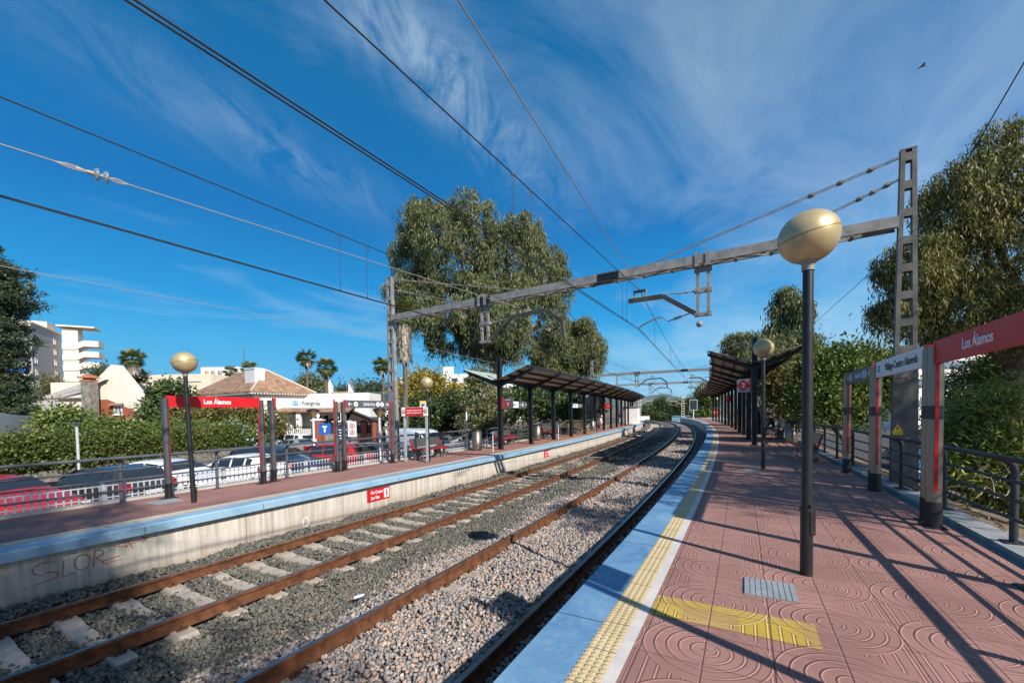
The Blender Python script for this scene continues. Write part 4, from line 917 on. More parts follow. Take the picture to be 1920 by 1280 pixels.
# ================================================================== metal covers in the paving
def cover(s, o, z, w, label, ang=0.0):
    r = thing('drain_cover', label, 'drain cover', P(s, o, z), RZ(s)+ang, 'grey metal covers in the paving')
    b = MB(); b.box((0, 0, 0.004), (w, w, 0.008)); b.build('frame', GALV, r)
    b = MB()
    n = 9
    for i in range(n):
        for j in range(n): b.box((-w/2+w*(i+0.5)/n, -w/2+w*(j+0.5)/n, 0.0105), (w/n*0.72, w/n*0.8, 0.006))
    b.build('grid_plate', mat('cover_grey', (0.34, 0.37, 0.39), 0.55, 0.15, var=0.15, vscale=8), r); return r
CV = cover(2.2, 1.53, 0.0, 0.40, 'grey metal cover beside the yellow patch and the nearest lamp')
cover(10.6, 1.6, 0.0, 0.40, 'grey metal cover near the second right lamp')
cover(2.05, -9.7, ZL, 0.5, 'grey metal cover beside the left lamp post')

# ================================================================== platform roofs
def canopy(o, z, ss, hj, htall, label, wings=1.8, rise=0.62, gap=0.02):
    root = thing('platform_canopy', label, 'canopy', P(ss[0], o, z), 0, 'butterfly roofs over the platforms')
    org = root.location; W = lambda s, oo, zz: P(s, oo, z+zz)-org
    for i, s in enumerate(ss):
        t, r_ = T(s), RT(s); b = MB(); H = htall if i % 6 == 0 else hj+0.02
        for sg in (-1, 1): b.bar(W(s, o, 0)+t*(sg*0.075), W(s, o, H)+t*(sg*0.075), 0.24, 0.03, up=r_) if False else b.box(W(s, o, H/2)+r_*(sg*0.085), (0.05, 0.2, H), (r_, t, UP))
        b.box(W(s, o, H/2), (0.12, 0.03, H-0.02), (r_, t, UP))
        b.box(W(s, o, 0.01), (0.34, 0.34, 0.02), (r_, t, UP))
        b.build('post', DKMETAL, root)
        b = MB()
        for sg in (-1, 1):
            a = W(s, o+sg*0.11, hj-0.10); c = W(s, o+sg*(wings+0.05), hj-0.10+rise)
            X = (c-a).normalized(); Z = t.cross(X)*(-1 if sg > 0 else 1)
            b.add([a+t*0.04-Vector((0, 0, .14)), a-t*0.04-Vector((0, 0, .14)), a-t*0.04+Vector((0, 0, .1)), a+t*0.04+Vector((0, 0, .1)), c+t*0.04-Vector((0, 0, .03)), c-t*0.04-Vector((0, 0, .03)), c-t*0.04+Vector((0, 0, .09)), c+t*0.04+Vector((0, 0, .09))],
                  [(0, 1, 2, 3), (7, 6, 5, 4), (0, 4, 5, 1), (1, 5, 6, 2), (2, 6, 7, 3), (3, 7, 4, 0)])
            b.box(c+UP*0.11, (0.05, 0.05, 0.22), (RT(s), t, UP))
        b.build('arm', DKMETAL, root)
    s0, s1 = ss[0]-0.55, ss[-1]+0.6
    for sg, nm in ((-1, 'roof_panel'), (1, 'roof_panel')):
        # corrugated sheet: ribs run across the line
        n = int((s1-s0)/0.085); V = []; V2 = []
        for i in range(n+1):
            s = s0+(s1-s0)*i/n; dz = 0.028*(1 if (i//2) % 2 else 0)
            for f in (0, 1):
                oo = o+sg*(0.12+(wings-0.12)*f); zz = hj+0.06+rise*f*0.98+dz
                V.append(P(s, oo, z+zz)-org)
        F = [(2*i, 2*i+1, 2*i+3, 2*i+2) for i in range(n)]
        b = MB(); b.add([v+UP*0.012 for v in V], F); b.mi = 1; b.add(V, F); b.build(nm, [ROOFT if sg*o > 0 or True else ROOFU, ROOFU], root, fix=False)
        for f in (0.06, 0.36, 0.66, 0.97):
            oo = o+sg*(0.12+(wings-0.12)*f); b = MB(); b.sweep(s0, s1, [(oo-0.03, z+hj-0.045+rise*f), (oo+0.03, z+hj-0.045+rise*f), (oo+0.03, z+hj+0.055+rise*f), (oo-0.03, z+hj+0.055+rise*f)], 0.8)
            b.v = [(x-org.x, y-org.y, zz-org.z) for x, y, zz in b.v]; b.build('purlin', DKMETAL, root)
    b = MB(); pr = [(o-0.12, z+hj+0.02), (o+0.12, z+hj+0.02), (o+0.10, z+hj+0.08), (o-0.10, z+hj+0.08)]; b.sweep(s0, s1, pr, 0.8); b.v = [(x-org.x, y-org.y, zz-org.z) for x, y, zz in b.v]; b.build('valley_gutter', DKMETAL, root)
    for i, s in enumerate(ss):
        if i % 6 == 0:
            b = MB()
            for sg in (-1, 1):
                for ds in (0, 1.0): b.tube([W(s, o, htall-0.08), W(s+ds*1.9, o+sg*(wings-0.5*ds), hj+rise+0.05)], 0.012, 5)
            b.build('tie_rod', GALVD, root)
    return root
LS = [16.05+3.77*i for i in range(14)]
RS = [19.1+4.05*i for i in range(12)]
canopy(-9.07, ZL, LS, 3.36, 4.56, 'brown butterfly roof on black posts over the left platform')
canopy(2.08, 0.0, RS, 3.58, 4.78, 'brown butterfly roof on black posts over the right platform')

# track-number signs on the first posts (they face back along the line)
def number_sign(s, o, z, w, h, num, side, panel_m, label, small=None):
    r = thing('platform_sign', label, 'sign', P(s, o, z), math.atan2(RT(s).y, RT(s).x))     # x to the right across the line, y along it
    b = MB(); b.box((side*0.03, 0, 0), (0.12, 0.09, h+0.03)); b.build('red_band', RED, r)
    x0 = side*(0.09+w/2); b = MB(); b.box((x0, 0, 0), (w, 0.07, h)); b.build('panel', panel_m, r)
    cz = -0.05 if small else 0.0; k = h*(0.30 if small else 0.46)
    b = MB(); y = -0.036
    b.prism([(x0-k*1.05, y, cz), (x0, y, cz-k), (x0+k*1.05, y, cz), (x0, y, cz+k)], (0, -0.004, 0)); b.build('red_diamond', RED, r)
    text('lettering', num, h*(0.36 if small else 0.5), WHITE, r, (x0, -0.044, cz), (1, 0, 0), UP, bold=0.006)
    if small: text('lettering', small, 0.07, WHITE, r, (x0, -0.04, h*0.33), (1, 0, 0), UP)
    return r
number_sign(LS[0], -8.95, ZL+2.28, 0.52, 0.52, '1', 1, GREYS, 'grey sign with number 1 in a red diamond on the first left roof post', 'Andén/Vía')
number_sign(RS[0]-0.05, 1.99, 2.66, 0.50, 0.58, '2', -1, GREYL, 'grey sign with number 2 in a red diamond on the first right roof post')
number_sign(LS[6], -8.95, ZL+2.30, 0.42, 0.5, '1', 1, REDD, 'small red number sign on a middle post of the left roof')
number_sign(RS[5], 1.99, 2.55, 0.42, 0.5, '2', -1, REDD, 'small red number sign on a middle post of the right roof')
def hung_board(s0, s1, o, z, h, label, facing=-1, red=False):
    r = thing('direction_board', label, 'sign', P(s0, o, z)); d = P(s1, o, 0)-P(s0, o, 0); L = d.length; r.rotation_euler = (0, 0, math.atan2(d.y, d.x)); y = facing*0.037
    b = MB(); b.box((L*0.29, 0, 0), (L*0.58, 0.06, h)); b.build('white_panel', WHITE, r)
    b = MB(); b.box((L*0.795, 0, 0), (L*0.41, 0.066, h+0.01)); b.build('grey_panel', GREYS, r)
    text('lettering', 'Fuengirola', h*0.42, INK, r, (L*0.34, y, 0), (1, 0, 0), UP, squeeze=0.85)
    b = MB(); b.box((L*0.1, y, 0), (h*0.5, 0.006, h*0.42)); b.build('line_badge', CYAN, r)
    arrow(r, (L*0.66, 0), y*1.2, (1, 0, 0), h*0.2, -1); pict(r, (L*0.78, 0), y*1.05, (1, 0, 0), h*0.26, 'lift'); arrow(r, (L*0.93, 0), y*1.2, (1, 0, 0), h*0.2, 1)
    for x in (L*0.12, L*0.88):
        b = MB(); b.cyl((x, 0, h/2), (x, 0, h/2+0.7), 0.012, 6); b.build('hanger', DKMETAL, r)
    if red: b = MB(); b.box((-0.09, 0, 0), (0.18, 0.08, h+0.02)); b.build('red_band', RED, r)
    return r
hung_board(16.9, 19.5, -9.2, ZL+2.25, 0.34, 'long white and grey direction board beside the number 1 sign')
hung_board(27.9, 30.9, -9.2, ZL+2.30, 0.34, 'white direction board with a red end, deep under the left roof', red=True)

# ================================================================== benches and bins
def bench():
    r = thing('bench', 'x', 'bench', (0, 0, 0), 0, 'steel and red benches'); L = 1.75
    b = MB(); b.box((0, 0.02, 0.45), (L, 0.42, 0.03))
    for k in range(14): b.box((-L/2+0.12+k*0.115, 0.02, 0.4665), (0.07, 0.33, 0.004))
    b.build('seat', STEEL, r)
    b = MB(); b.box((0, -0.205, 0.42), (L+0.04, 0.03, 0.07)); b.box((0, 0.235, 0.42), (L+0.04, 0.03, 0.07))
    for sg in (-1, 1):
        b.prism([(sg*(L/2+0.015), -0.19, 0.455), (sg*(L/2+0.015), 0.25, 0.455), (sg*(L/2+0.015), 0.36, 0.84), (sg*(L/2+0.015), 0.31, 0.84), (sg*(L/2+0.015), 0.19, 0.5)], (0.03, 0, 0))
    b.build('red_frame', REDD, r)
    b = MB(); b.add([(x, y, z) for x in (-L/2, L/2) for y, z in ((0.26, 0.52), (0.33, 0.85), (0.35, 0.85), (0.28, 0.52))], [(0, 1, 5, 4), (1, 2, 6, 5), (2, 3, 7, 6), (3, 0, 4, 7), (0, 3, 2, 1), (4, 5, 6, 7)])
    b.build('backrest', STEEL, r)
    for sg in (-1, 1):
        b = MB(); b.cyl((sg*L*0.36, -0.12, 0), (sg*L*0.36, -0.12, 0.435), 0.025, 10); b.cyl((sg*L*0.36, -0.12, 0), (sg*L*0.36, -0.12, 0.01), 0.055, 10); b.build('leg', STEEL, r)
        b = MB(); b.box((sg*L*0.36, 0.17, 0.22), (0.28, 0.16, 0.43)); b.build('leg', GALVD, r)
    return r
BN = bench()
def put_bench(s, o, z, rz, label, first=False):
    c = BN if first else copy_tree(BN); c.location = P(s, o, z); c.rotation_euler = (0, 0, RZ(s)+rz); c['label'] = label; return c
put_bench(11.3, -9.75, ZL, 0, 'steel and red bench behind the left lamp with the yellow sign, in the open', True)
put_bench(18.4, -9.95, ZL, 0, 'steel and red bench between the first two posts of the left roof')
put_bench(25.5, -9.95, ZL, 0, 'steel and red bench under the left roof, beside the second steel bin')
put_bench(33.0, -9.95, ZL, 0, 'steel and red bench farther under the left roof, before the seated person')
put_bench(40.6, -9.9, ZL, 0, 'steel and red bench under the person in white on the left platform')
put_bench(13.9, 3.18, 0, math.pi, 'steel and red bench in the shade by the right fence, empty')
put_bench(24.3, 3.45, 0, math.pi, 'steel and red bench under the seated person on the right platform')
put_bench(31.0, 3.28, 0, math.pi, 'steel and red bench far under the right roof')
def bin_():
    r = thing('litter_bin', 'x', 'litter bin', (0, 0, 0), 0, 'stainless steel litter bins'); b = MB(); b.lathe([(0.001, 0.03), (0.24, 0.03), (0.245, 0.05), (0.245, 0.93), (0.22, 0.94)], n=28); b.build('drum', STEEL, r)
    b = MB(); b.lathe([(0.235, 0.94), (0.25, 0.95), (0.25, 1.0), (0.15, 1.03), (0.001, 1.03)], n=24); b.build('lid', DKMETAL, r)
    b = MB(); b.lathe([(0.2, 0.0), (0.2, 0.03), (0.001, 0.03)], n=20); b.build('foot', DKMETAL, r); return r
BI = bin_()
for k, (s, o, z, l) in enumerate(((15.2, -9.95, ZL, 'stainless litter bin just before the first post of the left roof'), (22.9, -9.95, ZL, 'stainless litter bin between two benches under the left roof'), (29.6, -9.95, ZL, 'third stainless litter bin along the left roof'),
                                   (37.6, -9.95, ZL, 'last stainless litter bin under the left roof'), (21.0, 3.68, 0, 'stainless litter bin in front of the seated person on the right platform'), (27.7, 3.5, 0, 'stainless litter bin behind the seated person on the right platform'), (30.5, 3.4, 0, 'stainless litter bin beside the standing person on the right platform'))):
    c = BI if k == 0 else copy_tree(BI); c.location = P(s, o, z); c.rotation_euler = (0, 0, k*0.7); c['label'] = l

# slim validator posts
def validator():
    r = thing('ticket_validator', 'x', 'ticket post', (0, 0, 0), 0, 'thin white posts along the left platform'); b = MB(); b.cyl((0, 0, 0), (0, 0, 0.86), 0.018, 8); b.build('post', WHITE, r)
    b = MB(); b.box((0, 0, 0.9), (0.16, 0.10, 0.09)); b.build('head', mat('pale_blue_plastic', (0.12, 0.28, 0.52), 0.4, var=0), r); return r
VA = validator()
for k, (s, o, l) in enumerate(((14.6, -8.7, 'thin white post with blue head before the left roof'), (23.6, -8.75, 'thin white post by the second left bench'), (33.6, -8.8, 'thin white post far under the left roof'))):
    c = VA if k == 0 else copy_tree(VA); c.location = P(s, o, ZL); c.rotation_euler = (0, 0, RZ(s)); c['label'] = l

# ================================================================== fences
def bent_fence(s0, s1, o, z, H, spacing, m, label, inward, rails=(0.30, 0.52, 0.74), r=0.032):
    root = thing('platform_railing', label, 'railing', P(s0, o, z)); org = root.location
    k = int(round((s1-s0)/spacing))
    for i in range(k+1):
        s = s0+(s1-s0)*i/k; b = MB(); n = RT(s)*inward
        c = P(s, o, z)-org; t = T(s)
        b.tube([c, c+UP*(H-0.16), c+UP*(H-0.08)+n*0.015, c+UP*(H-0.03)+n*0.05, c+UP*H+n*0.13], r*1.15, 10); b.box(c+UP*0.008, (0.18, 0.18, 0.016), (RT(s), t, UP)); b.build('post', m, root)
    def railp(h, dn, rr, nm):
        N = int((s1-s0)/0.8); b = MB(); b.tube([P(s0-0.2+(s1-s0+0.4)*i/N, o+inward*dn, z+h)-org for i in range(N+1)], rr, 8); b.build(nm, m, root)
    railp(H+0.012, 0.14, r*1.05, 'handrail')
    for h in rails: railp(H*h, 0.045, r*0.62, 'rail')
    return root
bent_fence(-4.2, 15.0, -10.42, ZL, 0.98, 1.92, FENCEM, 'grey tubular railing along the back of the left platform, open part', 1)
bent_fence(17.0, 66.0, -10.42, ZL, 0.98, 1.96, FENCEM, 'grey tubular railing behind the left platform roof', 1)
bent_fence(-2.6, 17.8, 4.06, 0.02, 0.98, 1.94, FENCER, 'dark tubular railing along the right platform', -1)
bent_fence(18.6, 64.0, 4.06, 0.02, 0.98, 2.0, FENCER, 'dark tubular railing behind the right platform roof', -1)
# picket fence of the car park: uprights are one welded panel each
def pickets(s0, s1, o, z, H, label):
    root = thing('picket_fence', label, 'fence', P(s0, o, z)); org = root.location; n = int((s1-s0)/2.4)
    for i in range(n):
        a = s0+(s1-s0)*i/n; c = s0+(s1-s0)*(i+1)/n; b = MB(); d = (P(c, o)-P(a, o)); L = d.length; X = d.normalized(); Y = UP.cross(X)
        for zz in (0.07, H-0.05): b.bar(P(a, o, z+zz)-org, P(c, o, z+zz)-org, 0.016, 0.028)
        k = int(L/0.105)
        for j in range(k): b.box(P(a, o, z+H/2)-org+X*(L*(j+0.5)/k), (0.026, 0.012, H), (X, Y, UP))
        for q in (P(a, o, z), ): b.box(q-org+UP*(H/2), (0.06, 0.06, H+0.02), (X, Y, UP))
        b.build('fence_panel', PICKET, root)
    return root
pickets(-6, 21, -10.78, ZL+0.05, 0.38, 'low pale metal picket fence between the left platform and the parked cars')

# framed prohibition board beside the left mast, and the small yellow one
r = thing('prohibition_board', 'red and white prohibition board on a grey frame, right of the left mast', 'sign', P(9.95, -10.0, ZL)); X = Vector((0.95, -0.31, 0)); X.normalize(); N = -UP.cross(X)
for x in (0.08, 1.02): b = MB(); b.box(X*x+UP*1.05, (0.075, 0.075, 2.06), (X, N, UP)); b.build('post', mat('pale_grey_frame', (0.36, 0.40, 0.42), 0.5, 0.1, var=0.1), r)
b = MB(); b.box(X*0.55+UP*1.92+N*0.06, (1.12, 0.03, 0.33), (X, N, UP)); b.build('white_plate', WHITE, r)
b = MB(); b.box(X*0.55+UP*1.92+N*0.08, (0.76, 0.02, 0.31), (X, N, UP)); b.build('red_plate', RED, r)
text('lettering', 'PROHIBIDO CRUZAR LAS VÍAS', 0.055, WHITE, r, X*0.55+UP*1.965+N*0.092, X, UP, bold=0.002, squeeze=0.85, depth=0.001); text('lettering', 'CUIDADO AL PASO DE TRENES', 0.055, WHITE, r, X*0.55+UP*1.87+N*0.092, X, UP, bold=0.002, squeeze=0.85, depth=0.001)
for x in (0.08, 1.02):
    b = MB(); c = X*x+UP*1.92+N*0.078
    pts = lambda rr: [c+X*(rr*math.cos(2*math.pi*i/20))+UP*(rr*math.sin(2*math.pi*i/20)) for i in range(20)]
    b.prism(pts(0.075), N*0.004); b.build('prohibition_ring', RED, r)
    b = MB(); c = c+N*0.005; b.prism(pts(0.055), N*0.003); b.build('ring_centre', WHITE, r)
    b = MB(); c = c+N*0.005; b.bar(c-X*0.045+UP*0.045, c+X*0.045-UP*0.045, 0.004, 0.018); b.bar(c-UP*0.045, c+UP*0.042, 0.004, 0.034); b.build('pictogram_figure', INK, r)
r = thing('yellow_sign', 'small yellow and white camera sign beside the left lamp pole', 'sign', P(10.2, -9.12, ZL)); t = T(10.2); X = Vector((0.92, -0.39, 0)); N = -UP.cross(X)
b = MB(); b.box(X*-0.05+UP*2.01+N*0.05, (0.30, 0.015, 0.62), (X, N, UP)); b.build('plate', YELS, r); b = MB(); b.box(X*-0.04+UP*2.12+N*0.06, (0.22, 0.012, 0.31), (X, N, UP)); b.build('white_panel', WHITE, r)
b = MB(); b.box(X*-0.03+UP*2.17+N*0.069, (0.14, 0.006, 0.07), (X, N, UP)); b.box(X*-0.07+UP*2.08+N*0.069, (0.05, 0.006, 0.12), (X, N, UP)); b.build('camera_symbol', BLUES, r)
b = MB(); b.box(X*-0.30+UP*1.92+N*0.03, (0.32, 0.03, 0.05), (X, N, UP)); b.build('bracket', GALV, r)
for k in range(3): text('lettering', ('ZONA', 'VIDEO', 'VIGILADA')[k], 0.05, INK, r, X*-0.05+UP*(1.9-0.06*k)+N*0.06, X, UP, depth=0.001)

# ================================================================== far ends of the platforms
r = thing('ticket_hut', 'low white ribbed cabin at the far end of the left platform', 'cabin', P(61, -8.9, ZL), RZ(61)); b = MB(); b.box((0, 0, 1.15), (5.6, 2.0, 2.3)); b.build('wall', STUCW, r)
b = MB()
for k in range(7): b.box((0, -1.012, 0.25+0.32*k), (5.55, 0.02, 0.05))
b.build('rib', WHITE, r); b = MB(); b.box((0, 0, 2.36), (5.9, 2.3, 0.1)); b.build('roof', GALV, r)
r = thing('lift_shaft', 'tall grey concrete stair and lift block behind the left roof', 'lift tower', P(45, -11.9, ZL), RZ(45)); b = MB(); b.box((0, 0, 1.9), (4.5, 2.2, 3.8)); b.build('wall', CONC, r); b = MB(); b.box((-1.2, -1.12, 1.1), (1.0, 0.04, 2.1)); b.build('door', DKMETAL, r); b = MB(); b.box((0, 0, 3.86), (4.8, 2.5, 0.12)); b.build('roof', GALV, r)
r = thing('info_screen', 'dark framed screen on a pole at the far end of the right platform', 'screen', P(80, 0.9, 0), RZ(80)); b = MB(); b.cyl((0, 0, -0.8), (0, 0, 1.6), 0.07, 8); b.build('pole', WHITE, r); b = MB(); b.box((0, 0, 2.5), (0.12, 1.35, 1.95)); b.build('frame', GREYL, r); b = MB(); b.box((-0.07, 0, 2.5), (0.03, 1.1, 1.65)); b.build('screen_face', GLASS, r)
r = thing('red_notice', 'small red notice on a black pole at the far end of the right platform', 'sign', P(67, 2.75, 0), RZ(67)); b = MB(); b.cyl((0, 0, 0), (0, 0, 1.5), 0.05, 8); b.build('pole', DKMETAL, r); b = MB(); b.box((-0.06, 0, 1.2), (0.03, 0.85, 0.8)); b.build('plate', RED, r); b = MB(); b.box((-0.08, 0.0, 1.2), (0.01, 0.5, 0.12)); b.build('white_bar', WHITE, r)
for k, (s, o, l, c) in enumerate(((33.5, 3.6, 'dark electrical cabinet beneath the right roof', DKMETAL), (44.0, 3.0, 'bright steel ticket machine far under the right roof', STEEL))):
    r = thing('ticket_machine', l, 'cabinet', P(s, o, 0), RZ(s)); b = MB(); b.box((0, 0, 0.9), (0.5, 0.7, 1.8)); b.build('case', c, r); b = MB(); b.box((-0.26, 0, 1.25), (0.02, 0.45, 0.4)); b.build('screen_face', GLASS, r)

# ================================================================== people
def skin_body(name, joints, edges, m, parent, sub=1):
    me = bpy.data.meshes.new(name); me.from_pydata([j[0] for j in joints], edges, []); ob = bpy.data.objects.new(name, me); COL.objects.link(ob)
    sk = ob.modifiers.new('skin', 'SKIN'); sb = ob.modifiers.new('sub', 'SUBSURF'); sb.levels = sub; sb.render_levels = sub
    for v, j in zip(me.skin_vertices[0].data, joints): v.radius = (j[1], j[1]) if not isinstance(j[1], tuple) else j[1]
    me.skin_vertices[0].data[0].use_root = True
    bpy.context.view_layer.update()
    m2 = bpy.data.meshes.new_from_object(ob.evaluated_get(bpy.context.evaluated_depsgraph_get())); bpy.data.objects.remove(ob)
    m2.materials.clear()
    for q in (m if isinstance(m, (list, tuple)) else [m]): m2.materials.append(q)
    for p in m2.polygons: p.use_smooth = True
    ob = bpy.data.objects.new(name, m2); COL.objects.link(ob)
    if parent is not None: ob.parent = parent
    return ob
def head_mesh(b, c, f):              # head with face: f = facing direction
    c = Vector(c); f = Vector(f).normalized(); s_ = UP.cross(f)
    M = Matrix(((s_.x, f.x, 0), (s_.y, f.y, 0), (s_.z, f.z, 1)))
    pr = [(0.001, -0.115), (0.045, -0.105), (0.062, -0.06), (0.074, 0.0), (0.078, 0.05), (0.066, 0.095), (0.035, 0.118), (0.001, 0.122)]
    b.lathe(pr, c, 14, M)
    b.add([c+f*0.072+s_*0.012-UP*0.02, c+f*0.072-s_*0.012-UP*0.02, c+f*0.10-UP*0.022, c+f*0.074+UP*0.02], [(0, 1, 2), (0, 2, 3), (1, 3, 2), (0, 3, 1)])
    for sg in (-1, 1): b.lathe([(0.001, -0.02), (0.014, 0), (0.001, 0.022)], c+s_*(sg*0.077), 6)
def sitter(name_loc, rz, label, shirt, trousers, hair_m, hairlen, shoe, lean=0.08, hat=False):
    """seated on a 0.47 m bench, x to the person's left, facing -y"""
    r = thing('person', label, 'person', name_loc, rz)
    body = [((0, 0.0, 0.57), 0.14), ((0, 0.0-lean*0.3, 0.76), (0.155, 0.11)), ((0, -lean, 0.98), (0.17, 0.105)), ((0, -lean*1.3, 1.09), 0.06), ((0, -lean*1.6, 1.17), 0.05)]
    ed = [(0, 1), (1, 2), (2, 3), (3, 4)]; J = list(body)
    for sg in (-1, 1):
        i = len(J); J += [((sg*0.10, -0.10, 0.56), 0.085), ((sg*0.13, -0.42, 0.56), 0.068), ((sg*0.13, -0.46, 0.30), 0.052), ((sg*0.13, -0.43, 0.09), 0.04), ((sg*0.13, -0.52, 0.045), 0.036), ((sg*0.13, -0.61, 0.035), 0.03)]
        ed += [(0, i), (i, i+1), (i+1, i+2), (i+2, i+3), (i+3, i+4), (i+4, i+5)]
        j = len(J); J += [((sg*0.19, -lean, 1.02), 0.058), ((sg*0.24, -lean-0.06, 0.78), 0.044), ((sg*0.14, -lean-0.26, 0.70), 0.034), ((sg*0.08, -lean-0.33, 0.68), (0.028, 0.02))]
        ed += [(2, j), (j, j+1), (j+1, j+2), (j+2, j+3)]
    ob = skin_body('body', J, ed, [shirt, trousers, SKIN, shoe], r)
    for p in ob.data.polygons:
        z, y = p.center.z, p.center.y
        if z < 0.075: p.material_index = 3
        elif z < 0.66 and not (abs(p.center.x) > 0.17 and z > 0.62): p.material_index = 1
        elif z > 1.11: p.material_index = 2
        elif y < -lean-0.2 and z > 0.64: p.material_index = 2
        else: p.material_index = 0
    b = MB()
    for sg in (-1, 1):
        for k in range(4): x = sg*(0.085-0.018*k*0.9); b.tube([(x, -lean-0.34, 0.69), (x-sg*0.004, -lean-0.385-0.006*(k % 2), 0.685), (x-sg*0.008, -lean-0.40, 0.66)], 0.008, 5)
        b.tube([(sg*0.09, -lean-0.31, 0.68), (sg*0.055, -lean-0.34, 0.70), (sg*0.04, -lean-0.37, 0.695)], 0.009, 5)
    b.build('fingers', SKIN, r)
    b = MB(); hc = (0, -lean*1.9-0.02, 1.30); head_mesh(b, hc, (0, -1, -0.1)); b.build('head', SKIN, r)
    b = MB(); b.lathe([(0.083, -0.02-hairlen), (0.086, 0.03), (0.074, 0.10), (0.04, 0.128), (0.001, 0.133)], (hc[0], hc[1]+0.014, hc[2]), 14); b.build('hat' if hat else 'hair', hair_m, r); return r
CL = lambda n, c: mat(n, c, 0.85, var=0.15, vscale=9)
sitter(P(40.6, -9.85, ZL), RZ(40.6), 'person in white shirt and pale trousers with a white cap, seated under the left roof', CL('white_cotton', (0.7, 0.66, 0.62)), CL('cream_trousers', (0.66, 0.58, 0.50)), CL('white_cap', (0.72, 0.68, 0.66)), 0.0, CL('pale_shoes', (0.6, 0.57, 0.53)), hat=True)
sitter(P(24.3, 3.38, 0), RZ(24.3)+math.pi, 'person in black shirt, grey trousers and red cap, seated on the right platform', CL('black_cotton', (0.02, 0.02, 0.022)), CL('grey_denim', (0.10, 0.12, 0.14)), CL('dark_red_cap', (0.16, 0.012, 0.02)), 0.01, CL('white_shoes', (0.6, 0.62, 0.64)), 0.16, True)
def stander(loc, rz, label, shirt, trousers, hair_m, hairlen, lean=0.0, H=1.0):
    r = thing('person', label, 'person', loc, rz)
    J = [((0, 0, 0.95), 0.135), ((0, -lean*0.4, 1.12), (0.145, 0.10)), ((0, -lean, 1.36), (0.17, 0.10)), ((0, -lean*1.2, 1.46), 0.055), ((0, -lean*1.3, 1.53), 0.048)]; ed = [(0, 1), (1, 2), (2, 3), (3, 4)]
    for sg in (-1, 1):
        i = len(J); J += [((sg*0.09, 0, 0.84), 0.088), ((sg*0.10, -0.02, 0.48), 0.06), ((sg*0.10, 0.01, 0.10), 0.04), ((sg*0.105, -0.07, 0.045), 0.038), ((sg*0.11, -0.17, 0.035), 0.03)]; ed += [(0, i), (i, i+1), (i+1, i+2), (i+2, i+3), (i+3, i+4)]
        j = len(J); J += [((sg*0.20, -lean, 1.38), 0.056), ((sg*0.25, -lean, 1.10), 0.042), ((sg*0.20, -lean-0.16, 0.90), 0.032), ((sg*0.18, -lean-0.22, 0.84), (0.026, 0.018))]; ed += [(2, j), (j, j+1), (j+1, j+2), (j+2, j+3)]
    ob = skin_body('body', J, ed, [shirt, trousers, SKIN, CL('dark_shoes', (0.02, 0.02, 0.02))], r)
    for p in ob.data.polygons:
        z, x = p.center.z, abs(p.center.x)
        p.material_index = 3 if z < 0.07 else 1 if (z < 0.95 and x < 0.165) else 2 if (z > 1.48 or (x > 0.165 and z < 0.98)) else 0
    b = MB()
    for sg in (-1, 1):
        for k in range(4): b.tube([(sg*0.18+0.012*(k-1.5), -lean-0.225, 0.83), (sg*0.18+0.012*(k-1.5), -lean-0.25, 0.79), (sg*0.175+0.011*(k-1.5), -lean-0.24, 0.76+0.006*(k % 2))], 0.008, 5)
        b.tube([(sg*0.165, -lean-0.2, 0.85), (sg*0.15, -lean-0.235, 0.82), (sg*0.15, -lean-0.25, 0.79)], 0.009, 5)
    b.build('fingers', SKIN, r)
    b = MB(); hc = (0, -lean*1.5-0.01, 1.655); head_mesh(b, hc, (0, -1, 0)); b.build('head', SKIN, r)
    b = MB(); b.lathe([(0.083, -0.02-hairlen), (0.088, 0.03), (0.074, 0.10), (0.04, 0.128), (0.001, 0.133)], (hc[0], hc[1]+0.014, hc[2]), 14); b.build('hair', hair_m, r); return r
DKH = CL('dark_hair', (0.015, 0.011, 0.009))
stander(P(29.0, 3.05, 0), RZ(29)+2.4, 'person in dark clothes standing in shade behind the right lamp pole', CL('navy_jacket', (0.02, 0.025, 0.04)), CL('black_trousers', (0.02, 0.02, 0.02)), DKH, 0.05, 0.12)
stander(P(53, -9.6, ZL), RZ(53)-0.6, 'person in dark top standing far along the left platform', CL('navy_jacket', (0.02, 0.025, 0.04)), CL('pale_trousers', (0.45, 0.40, 0.36)), DKH, 0.04)

# ================================================================== vegetation
LF_EUC = leafmat('eucalyptus_leaf', (0.050, 0.072, 0.030), (0.150, 0.172, 0.070), (0.33, 0.315, 0.145), trans=0.25)
LF_EUCD = leafmat('golden_eucalyptus_leaf', (0.050, 0.066, 0.022), (0.170, 0.172, 0.052), (0.42, 0.33, 0.105), trans=0.25)
LF_DARK = leafmat('dark_glossy_leaf', (0.030, 0.047, 0.020), (0.060, 0.097, 0.033), (0.141, 0.184, 0.059))
LF_GREEN = leafmat('mid_green_leaf', (0.056, 0.092, 0.022), (0.135, 0.188, 0.045), (0.319, 0.343, 0.088))
LF_OLIVE = leafmat('olive_brown_leaf', (0.065, 0.070, 0.020), (0.167, 0.157, 0.046), (0.334, 0.275, 0.109))
LF_YEL = leafmat('yellowing_leaf', (0.10, 0.10, 0.018), (0.32, 0.24, 0.03), (0.58, 0.40, 0.06))
LF_CON = leafmat('dark_needle', (0.022, 0.036, 0.020), (0.055, 0.082, 0.042), (0.16, 0.165, 0.085), trans=0.08)
LF_IVY = leafmat('ivy_leaf', (0.030, 0.052, 0.011), (0.100, 0.138, 0.030), (0.37, 0.32, 0.085))
LF_PALM = leafmat('palm_leaf', (0.058, 0.084, 0.023), (0.131, 0.171, 0.051), (0.304, 0.312, 0.131))
LF_DRY = leafmat('dry_palm_leaf', (0.11, 0.09, 0.07), (0.24, 0.20, 0.16), (0.36, 0.31, 0.25), trans=0.05)
